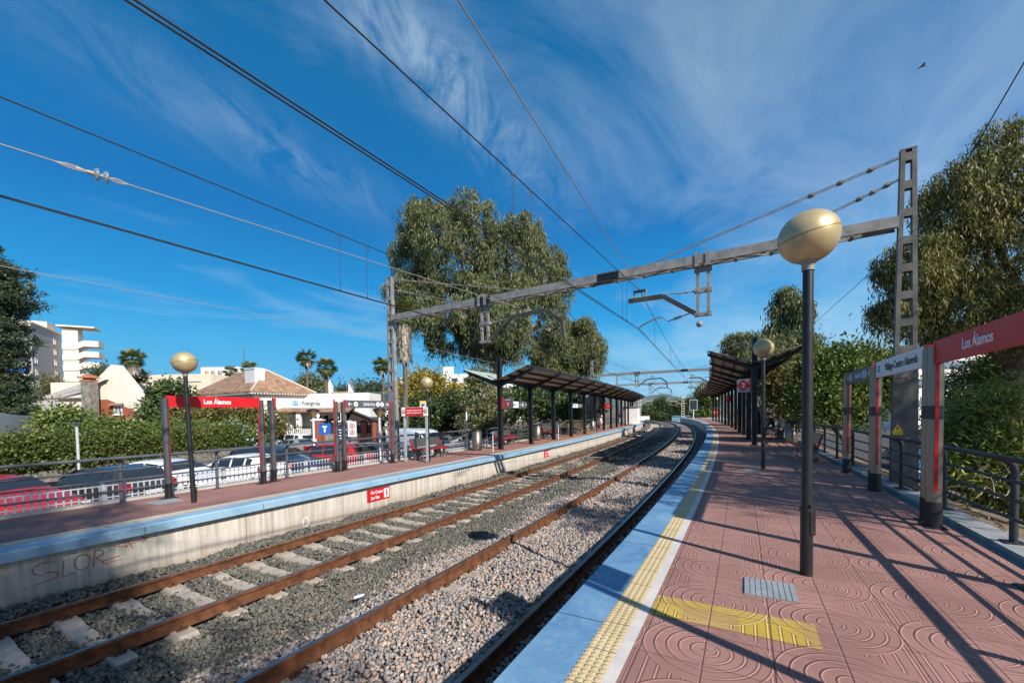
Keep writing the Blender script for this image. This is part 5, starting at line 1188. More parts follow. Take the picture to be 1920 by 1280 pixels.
FLOWER = leafmat('pale_blue_flower', (0.30, 0.40, 0.72), (0.42, 0.54, 0.82), (0.62, 0.72, 0.90))

def leafcloud(name, lobes, nclump, per, L, W, mode, spread, m, parent, rng, hollow=0.6, tone_bias=0.0, sub=0):
    lo = np.array(lobes, float)
    if sub:                                   # every lobe breaks up into smaller overlapping clumps of twigs
        if lo.shape[1] < 6: lo = np.stack([lo[:, 0], lo[:, 1], lo[:, 2], lo[:, 3], lo[:, 3], lo[:, 4]], 1)
        out = [np.concatenate([lo[:, :3], lo[:, 3:]*0.70], 1)]
        for l in lo:
            d = rng.normal(size=(sub, 3)); d[:, 2] = d[:, 2]*0.9+0.12; d /= np.linalg.norm(d, axis=1)[:, None]; q = rng.uniform(0.24, 0.44, sub)
            out.append(np.concatenate([l[:3]+d*l[3:6]*(1.02-q[:, None]), np.maximum(0.12, q[:, None]*(0.4*l[3:6].mean()+0.6*l[3:6])*0.95)], 1))
        lo = np.concatenate(out)
    if True: pass
    c, rr = lo[:, :3], lo[:, 3:6] if lo.shape[1] >= 6 else np.stack([lo[:, 3], lo[:, 3], lo[:, 4]], 1)
    wgt = (rr[:, 0]*rr[:, 2]+rr[:, 0]*rr[:, 1]); wgt = wgt/wgt.sum(); C = []; G = []
    need = nclump
    while need > 0:
        k = rng.choice(len(lo), need*2, p=wgt); d = rng.normal(size=(need*2, 3)); d /= np.linalg.norm(d, axis=1)[:, None]
        rad = 1-np.abs(rng.normal(0, 0.22, need*2)); rad = np.clip(rad, 0.1, 1.0)*rng.uniform(0.88, 1.06, need*2)
        p = c[k]+d*rad[:, None]*rr[k]
        q = ((p[:, None]-c[None])/rr[None]); dist = np.sqrt((q**2).sum(2)).min(1)
        ok = (dist > hollow) | (rng.random(need*2) < 0.12)
        C.append(p[ok][:need]); G.append(d[ok][:need]); need = nclump-sum(len(x) for x in C)
    C = np.concatenate(C)[:nclump]; G = np.concatenate(G)[:nclump]
    csz = rng.uniform(0.6, 1.4, nclump)
    n = nclump*per; ci = np.repeat(np.arange(nclump), per)
    off = rng.normal(size=(n, 3))*spread*csz[ci][:, None]
    if mode == 'droop': off[:, 2] = -np.abs(rng.normal(size=n))*spread*1.9*csz[ci]+spread*0.5; off[:, :2] *= 0.62
    p = C[ci]+off
    if mode == 'droop': d = rng.normal(size=(n, 3))*0.42+np.array([0, 0, -1.0])
    elif mode == 'needle': d = G[ci]*0.6+rng.normal(size=(n, 3))*0.8
    else: d = rng.normal(size=(n, 3))*0.75+G[ci]*0.45+np.array([0, 0, 0.05])
    d /= np.linalg.norm(d, axis=1)[:, None]
    u = rng.normal(size=(n, 3)); w = np.cross(d, u); w /= np.linalg.norm(w, axis=1)[:, None]+1e-9
    ll = L*rng.uniform(0.6, 1.3, n)[:, None]; ww = W*rng.uniform(0.7, 1.25, n)[:, None]
    bend = np.cross(w, d)*ll*0.10
    V = np.stack([p, p+d*ll*0.42+w*ww*0.5+bend, p+d*ll, p+d*ll*0.42-w*ww*0.5+bend], 1).reshape(-1, 3)
    F = np.arange(n*4, dtype=np.int32).reshape(-1, 4)
    ct = rng.beta(2.2, 2.2, nclump)
    tone = np.clip(ct[ci]*0.62+rng.random(n)*0.38+tone_bias, 0, 1)
    return npmesh(name, V, F, m, parent, np.repeat(tone, 4))
def limb(b, p0, p1, r0, r1, rng, n=6, wob=0.06):
    p0 = np.array(p0, float); p1 = np.array(p1, float); L = np.linalg.norm(p1-p0); pts = []
    for i in range(n+1):
        f = i/n; q = p0+(p1-p0)*f; q = q+rng.normal(size=3)*L*wob*(0 if i in (0, n) else 1); q[2] += L*0.06*math.sin(math.pi*f); pts.append(q)
    b.tube(pts, [r0+(r1-r0)*i/n for i in range(n+1)], 8)
SEED = [100]
def tree(name, label, cat, data, m, nclump, per, L, W, mode, spread, bark=None, r0=0.3, fork=0.45, hollow=0.6, group=None, limbs=True, bias=0.0, sub=9):
    SEED[0] += 1; rng = np.random.default_rng(SEED[0])
    base, lobes = data; base = Vector(base); lob = [(x-base.x, y-base.y, z-base.z, a, a, c) for x, y, z, a, c in lobes]
    r = thing(name, label, cat, base, 0, group)
    leafcloud('crown', lob, nclump, per, L, W, mode, spread, m, r, rng, hollow, bias, sub)
    b = MB(); zc = np.mean([l[2] for l in lob]); zt = max(0.5, min(l[2]-l[5]*0.5 for l in lob)); zf = max(zt*fork+0.3, 0.4)
    limb(b, (0, 0, -0.6), (0.1*r0, 0, zf), r0, r0*0.75, rng, 5, 0.02)
    if limbs:
        for l in lob: limb(b, (0.1*r0, 0, zf-0.1), (l[0]*0.95, l[1]*0.95, l[2]+l[5]*0.25), r0*0.5, r0*0.10, rng, 7, 0.045)
        for l in lob:
            for k in range(3):
                d = rng.normal(size=3); d /= np.linalg.norm(d); limb(b, (l[0]*0.8, l[1]*0.8, l[2]), (l[0]+d[0]*l[3]*0.8, l[1]+d[1]*l[3]*0.8, l[2]+d[2]*l[5]*0.7), r0*0.14, r0*0.03, rng, 4, 0.06)
    b.build('trunk', bark or BARK, r); return r
EUC1 = ((-1.77, 46.00, -1.5), [(-6.49, 46, 19.66, 6.61, 6.61), (0.9, 47, 18.42, 5.72, 5.72), (-9.52, 45, 14.13, 3.92, 4.33), (-1.69, 44, 12.03, 5.36, 5.08), (4.22, 47, 16.85, 2.89, 4.52), (-6.92, 45, 10.34, 2.88, 2.77), (-3.24, 46, 9.58, 2.95, 2.36), (0.3, 47, 9.69, 3.62, 2.53), (4.62, 48, 11.63, 2.46, 3.69)])
EUC2 = ((8.97, 56.00, -1.5), [(8.97, 56, 11.08, 4.16, 4.45), (6.1, 56, 9.7, 3.59, 3.59), (10.96, 57, 9.03, 2.63, 2.78), (7.05, 55, 7.42, 2.82, 2.47)])
DARKB = ((-6.92, 36.00, -1.5), [(-7.38, 36, 1.66, 2.4, 1.75), (-5.08, 36, 1.8, 2.22, 1.75), (-8.75, 35, 1.32, 1.62, 1.53), (-3.32, 37, 1.2, 1.9, 1.42)])
YELT = ((-8.00, 39.00, -1.5), [(-8.0, 39, 4.36, 2.3, 1.6), (-9.5, 38, 3.64, 1.66, 1.27), (-6.19, 39.6, 3.56, 1.83, 1.42)])
GREYT = ((-2.19, 31.00, -1.5), [(-2.19, 31, 3.01, 1.35, 1.99), (-2.58, 31, 1.03, 1.59, 1.35), (-1.23, 32, 1.4, 1.07, 1.64)])
BACKG = ((1.28, 40.00, -1.5), [(0.0, 40, 2.34, 2.46, 2.15), (2.63, 41, 2.73, 2.63, 1.89), (5.51, 43, 2.02, 2.54, 1.65), (8.62, 48, 2.02, 2.46, 1.6)])
CONI = ((-30.92, 24.00, -1.5), [])
FIG = ((-27.98, 34.00, -1.5), [(-27.98, 34, 3.59, 1.66, 1.48), (-28.01, 33, 2.07, 1.44, 1.27), (-27.37, 35, 2.5, 1.53, 1.35)])
HEDGB1 = ((-23.90, 33.00, -1.5), [(-25.38, 33, 1.39, 1.95, 1.1), (-23.27, 33, 1.56, 1.86, 1.1), (-21.37, 33, 1.53, 1.95, 1.18), (-19.25, 33, 1.07, 1.44, 1.02)])
BUSHL = ((-21.27, 21.00, -1.5), [(-21.81, 21, 1.14, 1.35, 0.59), (-21.29, 22, 0.92, 1.18, 0.51), (-22.75, 21, 1.72, 0.97, 0.59), (-20.31, 22, 0.82, 1.13, 0.51)])
PLUM = ((-18.67, 28.00, -1.4), [(-19.03, 28, 0.12, 1.44, 1.22), (-18.09, 28.5, -0.04, 0.95, 1.17), (-19.74, 27.5, -0.01, 0.92, 1.06)])
FARL1 = ((-73.19, 66.00, -1.5), [(-72.77, 66, 6.62, 2.54, 2.88)])
FARL2 = ((-72.60, 75.00, -1.5), [(-73.08, 75, 8.86, 2.69, 2.5), (-69.71, 75, 8.03, 1.73, 1.73)])
MIDT = ((-30.21, 62.00, -1.5), [(-29.41, 62, 6.03, 1.91, 1.75), (-30.6, 62, 6.45, 1.11, 1.43)])
MIDT2 = ((-27.00, 78.00, -1.5), [(-30.0, 78, 5.75, 3.0, 2.0), (-26.0, 78, 5.67, 3.6, 2.4), (-22.0, 78, 4.91, 2.4, 2.2)])
FAR1 = ((42.47, 125.00, -1.5), [(41.35, 125, 1.86, 2.56, 2.24), (44.87, 125, 3.08, 2.72, 2.88), (47.76, 125, 2.07, 2.4, 2.24), (44.07, 125, -0.43, 5.77, 1.44)])
FAR2 = ((43.75, 105.00, -1.5), [(42.81, 105, 2.22, 2.29, 2.15), (45.37, 105, 2.98, 2.02, 2.69), (44.15, 105, 0.04, 3.5, 1.35)])
FAR3 = ((43.60, 95.00, -1.5), [(43.85, 95, 5.24, 1.83, 2.92), (45.55, 95, 3.99, 1.83, 3.17), (44.09, 95, 0.36, 2.44, 1.46)])
RE1 = ((25.33, 38.00, -1.5), [(25.82, 38, 10.86, 1.95, 2.34), (24.36, 38, 7.72, 2.44, 2.19), (26.31, 38, 7.2, 1.95, 2.44), (22.06, 37, 7.12, 1.99, 1.52)])
RE2 = ((18.96, 34.00, -1.5), [(18.83, 34, 6.91, 1.48, 1.31), (20.05, 34, 4.93, 1.96, 1.53)])
RB1 = ((15.22, 19.00, -1.5), [(14.62, 19, 3.41, 1.27, 0.97), (16.08, 19, 3.38, 1.27, 0.93), (13.88, 19, 2.21, 1.22, 1.1), (15.59, 19, 1.93, 1.46, 1.22), (17.05, 19, 2.64, 0.88, 0.97)])
RB0 = ((17.67, 26.00, -1.5), [(17.0, 26, 2.46, 1.6, 2.0), (18.33, 26, 1.77, 1.67, 2.0), (17.41, 28, 3.97, 1.44, 1.44)])
RBIG = ((14.38, 12.00, -1.5), [(14.15, 12, 8.2, 1.69, 1.46), (12.77, 12, 7.3, 1.15, 1.31), (13.69, 12, 6.06, 1.54, 1.23), (11.69, 12, 5.63, 1.08, 0.85), (12.77, 12, 4.69, 1.46, 1.08), (11.23, 12, 4.41, 0.77, 0.69), (14.31, 12, 4.2, 1.38, 1.23), (12.08, 12, 3.93, 0.77, 0.62)])
ROLE = ((10.84, 9.50, -1.45), [(10.93, 9.8, 0.98, 0.88, 1.13), (11.45, 9.5, 1.1, 0.97, 1.34), (10.53, 9.9, 0.47, 0.57, 0.89), (10.84, 9.5, -0.1, 0.97, 0.97), (11.31, 9.0, -0.03, 0.92, 1.15)])
RYG = ((14.50, 13.00, -1.5), [(14.5, 13, 1.93, 1.0, 1.17), (15.92, 13.5, 2.28, 1.04, 1.21), (13.67, 13, 1.11, 0.75, 1.17)])
tree('eucalyptus_tree', 'huge round eucalyptus crown behind the left roof', 'tree', EUC1, LF_EUC, 2500, 52, 0.45, 0.092, 'droop', 0.36, BARKP, 0.7, 0.75, 0.72)
tree('eucalyptus_tree', 'smaller eucalyptus to the right of the huge one, above the left roof', 'tree', EUC2, LF_EUC, 1000, 44, 0.48, 0.10, 'droop', 0.38, BARKP, 0.4, 0.6, 0.6)
tree('bush_tree', 'very dark dense tree behind the left lamp with the yellow sign', 'tree', DARKB, LF_DARK, 1000, 16, 0.30, 0.16, 'broad', 0.34, None, 0.2)
tree('yellow_tree', 'tree with yellow autumn leaves behind the dark one, before the white hotel', 'tree', YELT, LF_YEL, 420, 14, 0.28, 0.15, 'broad', 0.34, None, 0.16, hollow=0.4)
tree('grey_shrub_tree', 'pale grey-green shrub tree beside the first post of the left roof', 'tree', GREYT, LF_EUC, 480, 16, 0.30, 0.09, 'broad', 0.3, None, 0.12, bias=0.15)
tree('bush_tree', 'broad dark thicket behind the posts of the left roof', 'tree', BACKG, LF_DARK, 1000, 16, 0.36, 0.2, 'broad', 0.4, None, 0.2, bias=0.1)
tree('fig_tree', 'dark green fig tree in front of the cream building', 'tree', FIG, LF_DARK, 620, 15, 0.34, 0.2, 'broad', 0.3, None, 0.2, bias=0.14)
tree('garden_shrub', 'row of olive-brown garden shrubs behind the red name board', 'shrub', HEDGB1, LF_OLIVE, 900, 14, 0.26, 0.14, 'broad', 0.28, None, 0.1)
tree('garden_shrub', 'loose green garden shrub above the ivy wall at left', 'shrub', BUSHL, LF_GREEN, 620, 14, 0.22, 0.12, 'broad', 0.24, None, 0.08, hollow=0.4)
pl = tree('flowering_shrub', 'shrub with pale blue flowers hanging over the stone wall', 'shrub', PLUM, LF_GREEN, 520, 14, 0.2, 0.11, 'broad', 0.22, None, 0.07, bias=-0.08)
leafcloud('blossom', [(x-PLUM[0][0], y-PLUM[0][1]-0.05, z-PLUM[0][2], a*1.04, a*1.04, c*1.04) for x, y, z, a, c in PLUM[1]], 150, 5, 0.13, 0.13, 'broad', 0.07, FLOWER, pl, np.random.default_rng(5), 0.85)
tree('broadleaf_tree', 'small grey-brown tree in front of the grey apartment wall', 'tree', FARL1, LF_OLIVE, 160, 10, 0.4, 0.18, 'broad', 0.5, None, 0.15, hollow=0.2)
tree('broadleaf_tree', 'dark tree right of the apartment stair tower', 'tree', FARL2, LF_DARK, 260, 12, 0.5, 0.25, 'broad', 0.5, None, 0.2, bias=0.2)
tree('broadleaf_tree', 'greyish tree behind the pair of fan palms', 'tree', MIDT, LF_EUC, 220, 10, 0.45, 0.2, 'broad', 0.5, None, 0.2, hollow=0.3)
tree('tree_row', 'row of dark pines on the skyline left of the mast', 'tree', MIDT2, LF_CON, 500, 12, 0.55, 0.25, 'broad', 0.6, None, 0.3, bias=0.1)
tree('broadleaf_tree', 'dark round tree at the far end of the tracks, left one', 'tree', FAR1, LF_DARK, 520, 16, 0.55, 0.3, 'broad', 0.5, None, 0.4, bias=0.12)
tree('broadleaf_tree', 'dark round tree at the far end of the tracks, between the pale masts', 'tree', FAR2, LF_DARK, 520, 16, 0.5, 0.28, 'broad', 0.45, None, 0.4, bias=0.15)
tree('broadleaf_tree', 'yellow-green tree just left of the right roof end', 'tree', FAR3, LF_GREEN, 520, 16, 0.5, 0.28, 'broad', 0.45, None, 0.4, bias=-0.05)
tree('eucalyptus_tree', 'tall eucalyptus behind the right platform roof and the big lamp', 'tree', RE1, LF_EUC, 1000, 26, 0.46, 0.10, 'droop', 0.42, BARKP, 0.4, 0.6, 0.5)
tree('eucalyptus_tree', 'low eucalyptus left of the tall one, behind the number 2 roof post', 'tree', RE2, LF_EUC, 480, 24, 0.42, 0.09, 'droop', 0.38, BARKP, 0.3, 0.6, 0.5)
tree('bush_tree', 'bright green-yellow bush tree behind the grey exit board', 'tree', RB1, LF_GREEN, 1500, 17, 0.22, 0.085, 'broad', 0.24, None, 0.14, bias=-0.02)
tree('bush_tree', 'shaded bush tree behind the seated person on the right', 'tree', RB0, LF_OLIVE, 900, 16, 0.26, 0.10, 'broad', 0.28, None, 0.14, bias=-0.08)
tree('eucalyptus_tree', 'large overhanging golden-green eucalyptus at the right edge behind the mast', 'tree', RBIG, LF_EUCD, 1350, 46, 0.17, 0.032, 'droop', 0.165, BARK, 0.30, 0.8, 0.78)
tree('oleander_shrub', 'dark oleander with bare twigs right of the red board post', 'shrub', ROLE, LF_GREEN, 700, 18, 0.20, 0.042, 'broad', 0.15, BARKP, 0.06, hollow=0.3, bias=0.34)
tree('garden_shrub', 'yellow-green feathery shrub under the red board at right', 'shrub', RYG, LF_GREEN, 700, 18, 0.15, 0.04, 'broad', 0.17, None, 0.07, hollow=0.35, bias=0.1)
tree('eucalyptus_tree', 'eucalyptus standing right of the platform, just out of the picture, shading it', 'tree', ((13.6, 1.6, -1.5), [(12.2, 1.4, 7.4, 2.9, 1.9), (15.2, 3.6, 7.8, 3.0, 2.2), (16.5, 7.0, 7.6, 2.6, 2.0), (10.7, -1.2, 8.4, 1.9, 1.4), (13.5, 5.2, 6.6, 1.6, 1.2)]), LF_EUCD, 1150, 24, 0.24, 0.05, 'droop', 0.30, BARK, 0.3, 0.8, 0.3)
tree('eucalyptus_tree', 'eucalyptus behind the photographer that shades the far platform wall', 'tree', ((6.5, -13.5, -1.5), [(6.0, -13.0, 16.4, 3.0, 1.9), (3.6, -11.2, 13.2, 2.0, 1.2), (8.8, -14.5, 14.0, 2.6, 1.8), (1.8, -12.6, 16.2, 1.9, 1.2), (5.6, -10.6, 10.8, 1.3, 0.9)]), LF_EUC, 620, 24, 0.34, 0.08, 'droop', 0.42, BARKP, 0.36, 0.8, 0.3)

# conifer in layered pads
def conifer(base, H, Rm, label):
    rng = np.random.default_rng(77); r = thing('conifer_tree', label, 'tree', base); lob = []; b = MB(); limb(b, (0, 0, 0), (0, 0, H*0.97), 0.38, 0.05, rng, 8, 0.003)
    z = 1.2
    while z < H-0.4:
        f = z/H; rad = Rm*min(1.0, (1-f)*3.8)*rng.uniform(0.8, 1.12); n = max(3, int(6*rad/Rm+3)); a0 = rng.uniform(0, 6.3)
        for k in range(n):
            a = a0+2*math.pi*k/n+rng.uniform(-.25, .25); q = rad*rng.uniform(0.75, 1.1)
            limb(b, (0, 0, z), (q*math.cos(a), q*math.sin(a), z+q*0.12), 0.07, 0.02, rng, 4, 0.02)
            for t in (0.45, 0.75, 0.98): lob.append((q*t*math.cos(a), q*t*math.sin(a), z+q*0.12*t, 0.30+0.24*rad/Rm*(1.2-t)*2, 0.30+0.24*rad/Rm*(1.2-t)*2, 0.20))
        z += 0.72*rng.uniform(0.85, 1.2)
    lob.append((0, 0, H, 0.22, 0.22, 0.6)); leafcloud('crown', lob, 7000, 26, 0.19, 0.075, 'needle', 0.12, LF_CON, r, rng, 0.3); b.build('trunk', BARK, r); return r
conifer((-31.0, 24.0, -1.5), 14.9, 2.65, 'dark layered conifer cut by the left edge of the picture')

# fan palms
def fan_palm(base, H, R_, label, nf=34, skirt=0.0, tr=0.16, dry=0.25, dead=False, group='tall fan palms'):
    SEED[0] += 1; rng = np.random.default_rng(SEED[0]); r = thing('fan_palm', label, 'palm tree', base, 0, group); b = MB()
    limb(b, (0, 0, -0.2), (rng.uniform(-.15, .15), 0, H), tr*1.25, tr*0.8, rng, 9, 0.004); b.build('trunk', PALMB, r)
    V = []; F = []; tone = []
    def blade(p, d, w, L, wd, tn):
        n = len(V); V.extend([p, p+d*L*0.5+w*wd, p+d*L+np.array([0, 0, -L*0.14]), p+d*L*0.5-w*wd]); F.append((n, n+1, n+2, n+3)); tone.extend([tn]*4)
    if not dead:
        for i in range(nf):
            a = rng.uniform(0, 2*math.pi); el = rng.uniform(-0.9, 1.25); pl_ = R_*rng.uniform(0.45, 0.6); d = np.array([math.cos(a)*math.cos(el), math.sin(a)*math.cos(el), math.sin(el)])
            tip = np.array([0, 0, H])+d*pl_; side = np.cross(d, [0, 0, 1.0]); side /= np.linalg.norm(side)+1e-6; upv = np.cross(side, d)
            tn = np.clip(0.5+0.35*math.sin(el)+rng.normal(0, 0.14), 0, 1)
            blade(np.array([0, 0, H]), d, side, pl_, 0.02*R_, tn*0.6)
            for k in range(13):
                t = (k-6)/6*1.45; dd = d*math.cos(t)+side*math.sin(t)+upv*rng.normal(0, 0.1); dd = dd+np.array([0, 0, -0.18*abs(t)]); L = R_*0.55*(1-0.18*abs(t)); blade(tip-d*0.1*R_, dd, np.cross(dd, upv)*1.0, L, 0.045*R_, np.clip(tn+rng.normal(0, 0.08), 0, 1))
        npmesh('crown', np.array(V), np.array(F), LF_PALM, r, np.array(tone))
    V.clear(); F.clear(); tone.clear()
    if skirt > 0:
        for i in range(int(520*skirt)):
            a = rng.uniform(0, 2*math.pi); f = rng.random(); z = H-0.1-skirt*f; rad = (0.28+0.42*(1-f))*R_*0.6 if dead else 0.45*R_
            p = np.array([math.cos(a)*rad*0.7, math.sin(a)*rad*0.7, z]); d = np.array([math.cos(a)*0.18, math.sin(a)*0.18, -1.0]); d += rng.normal(size=3)*0.12; side = np.array([-math.sin(a), math.cos(a), 0]); blade(p, d, side, 0.55*R_*rng.uniform(0.5, 1), 0.06*R_, rng.random())
        npmesh('dead_skirt', np.array(V), np.array(F), LF_DRY, r, np.array(tone))
    return r
fan_palm((-54.2, 60, -1.5), 12.0, 1.9, 'fan palm with two leafy tiers left of the cream building', 46, 1.6)
fan_palm((-55.0, 61.5, -1.5), 9.4, 1.7, 'shorter fan palm against the left side of the cream building', 40, 0.5)
fan_palm((-52.6, 84, -1.5), 13.0, 2.0, 'palm top peeping over the cream building roof', 40, 0.4)
fan_palm((-57.6, 86, -1.5), 12.6, 1.8, 'second palm top over the cream building roof', 36, 0.4)
fan_palm((-25.4, 52, -1.5), 10.5, 1.45, 'taller left palm of the pair in the middle of the left skyline', 38, 0.5, 0.17)
fan_palm((-22.1, 50, -1.5), 9.0, 1.5, 'lower right palm of the pair in the middle of the left skyline', 44, 0.5, 0.25)
fan_palm((-13.9, 45, -1.5), 8.5, 1.25, 'single fan palm immediately left of the left mast', 40, 0.4, 0.14)
fan_palm((-7.65, 30, -1.5), 10.4, 1.25, 'tall palm with a grey skirt of dead leaves behind the left mast', 36, 2.9, 0.17, dead=False)
fan_palm((-5.2, 58, -1.5), 7.6, 1.6, 'brownish palm in front of the white hotel', 36, 1.4, 0.14)
def feather_palm(base, H, R_, label, n=26):
    SEED[0] += 1; rng = np.random.default_rng(SEED[0]); r = thing('feather_palm', label, 'palm tree', base, 0, 'feather palms under the eucalyptus'); b = MB(); limb(b, (0, 0, -0.1), (0, 0, H), 0.3, 0.25, rng, 4, 0.005); b.build('trunk', PALMB, r); V = []; F = []; tone = []
    for i in range(n):
        a = rng.uniform(0, 2*math.pi); el = rng.uniform(0.15, 1.3); h = np.array([math.cos(a), math.sin(a), 0]); side = np.array([-math.sin(a), math.cos(a), 0]); tn = rng.uniform(0.35, 1)
        for k in range(22):
            f = (k+1)/22; p = np.array([0, 0, H])+h*R_*f*math.cos(el*(1-0.4*f))+np.array([0, 0, R_*(math.sin(el)*f-0.75*f*f)])
            for sg in (-1, 1):
                d = side*sg*0.8+h*0.5+np.array([0, 0, -0.25]); w = np.cross(d, [0, 0, 1.0]); w /= np.linalg.norm(w); L = 0.42*R_*0.5*math.sin(math.pi*min(1, f*0.9+0.1))+0.12; m_ = len(V)
                V.extend([p, p+d*L*0.5+w*0.022, p+d*L, p+d*L*0.5-w*0.022]); F.append((m_, m_+1, m_+2, m_+3)); tone.extend([tn]*4)
    npmesh('crown', np.array(V), np.array(F), LF_PALM, r, np.array(tone)); return r
feather_palm((0.9, 29.5, -1.4), 1.2, 2.6, 'feather palm between the second and third posts of the left roof')
feather_palm((3.9, 33.5, -1.4), 1.6, 2.8, 'feather palm behind the fourth post of the left roof')
feather_palm((-2.9, 27.5, -1.4), 0.6, 1.9, 'low feather palm left of the first post of the left roof', 20)

# ivy over the car park wall
iv = thing('ivy_hedge', 'long wall of ivy above the stone wall behind the parked cars at left', 'hedge', (-18.6, 16, -1.42)); rng = np.random.default_rng(9)
lob = [(0.25+0.010*(y-16)*4*0+rng.uniform(-.12, .12), y-16, 1.72+rng.uniform(-.12, .18)+0.0*y, 0.55, 0.55, 0.80) for y in np.arange(6, 28.4, 0.55)]
leafcloud('foliage', lob, 5200, 11, 0.115, 0.085, 'broad', 0.12, LF_IVY, iv, rng, 0.7, -0.02)
b = MB(); 
for y in np.arange(-9.5, 12, 1.2): limb(b, (-0.1, y, 0.6), (0.1, y+0.5, 2.2), 0.03, 0.01, rng, 4, 0.05)
b.build('stem', BARK, iv)
iv2 = thing('clipped_hedge', 'dark clipped hedge rising behind the ivy at left', 'hedge', (-20.4, 22, -1.42)); rng = np.random.default_rng(10)
leafcloud('foliage', [(0, y, 2.35, 0.6, 0.6, 0.62) for y in np.arange(-3, 6, 0.6)], 900, 9, 0.12, 0.08, 'broad', 0.1, LF_GREEN, iv2, rng, 0.7, -0.12)
b = MB(); b.box((0, 1.4, 0.9), (0.5, 9, 1.8)); b.build('branches', BARK, iv2)
# fallen leaves and dry grass under the right railing
n = 2600; s_ = RNG.uniform(-2, 12, n); o_ = 4.3+np.abs(RNG.normal(0, 0.7, n)); x, y = PS(s_, o_); z = np.where(o_ < 4.4, 0.03, -0.16-0.35*(o_-4.3))
d = RNG.normal(size=(n, 3)); d[:, 2] *= 0.3; d /= np.linalg.norm(d, axis=1)[:, None]; u = np.cross(d, RNG.normal(size=(n, 3))); u /= np.linalg.norm(u, axis=1)[:, None]; p = np.stack([x, y, z], 1)+RNG.normal(size=(n, 3))*[0, 0, 0.015]
V = np.stack([p, p+d*0.06+u*0.012, p+d*0.12, p+d*0.06-u*0.012], 1).reshape(-1, 3)
tag(npmesh('fallen_leaves', V, np.arange(n*4).reshape(-1, 4), leafmat('fallen_leaf', (0.10, 0.06, 0.03), (0.24, 0.15, 0.07), (0.42, 0.31, 0.17), trans=0.0), None, np.repeat(RNG.random(n), 4)), kind='stuff')
b = MB(); b.sweep(-10, 66, [(4.22, -0.13), (6.2, -0.75), (8.5, -1.62), (4.22, -1.65)], 1.0); tag(b.build('bank', DIRT), kind='structure')
# bare twigs in the oleander
tw = MB(); rng = np.random.default_rng(4)
for k in range(5): 
    p0 = np.array([10.2+rng.uniform(-.3, .5), 8.6+rng.uniform(-.3, .3), -0.3]); p1 = p0+np.array([rng.uniform(-1.3, 1.1), rng.uniform(-.3, .2), rng.uniform(0.3, 1.0)]); limb(tw, p0, p1, 0.012, 0.004, rng, 6, 0.05)
    for j in range(2): f = rng.uniform(.4, .8); q = p0+(p1-p0)*f; limb(tw, q, q+np.array([rng.uniform(-.4, .4), 0, rng.uniform(.2, .6)]), 0.008, 0.003, rng, 4, 0.05)
tag(tw.build('dry_twigs', mat('bleached_twig', (0.34, 0.27, 0.22), 0.8, var=0.1)), 'bleached bare twigs poking through the dark oleander at right', 'branches')

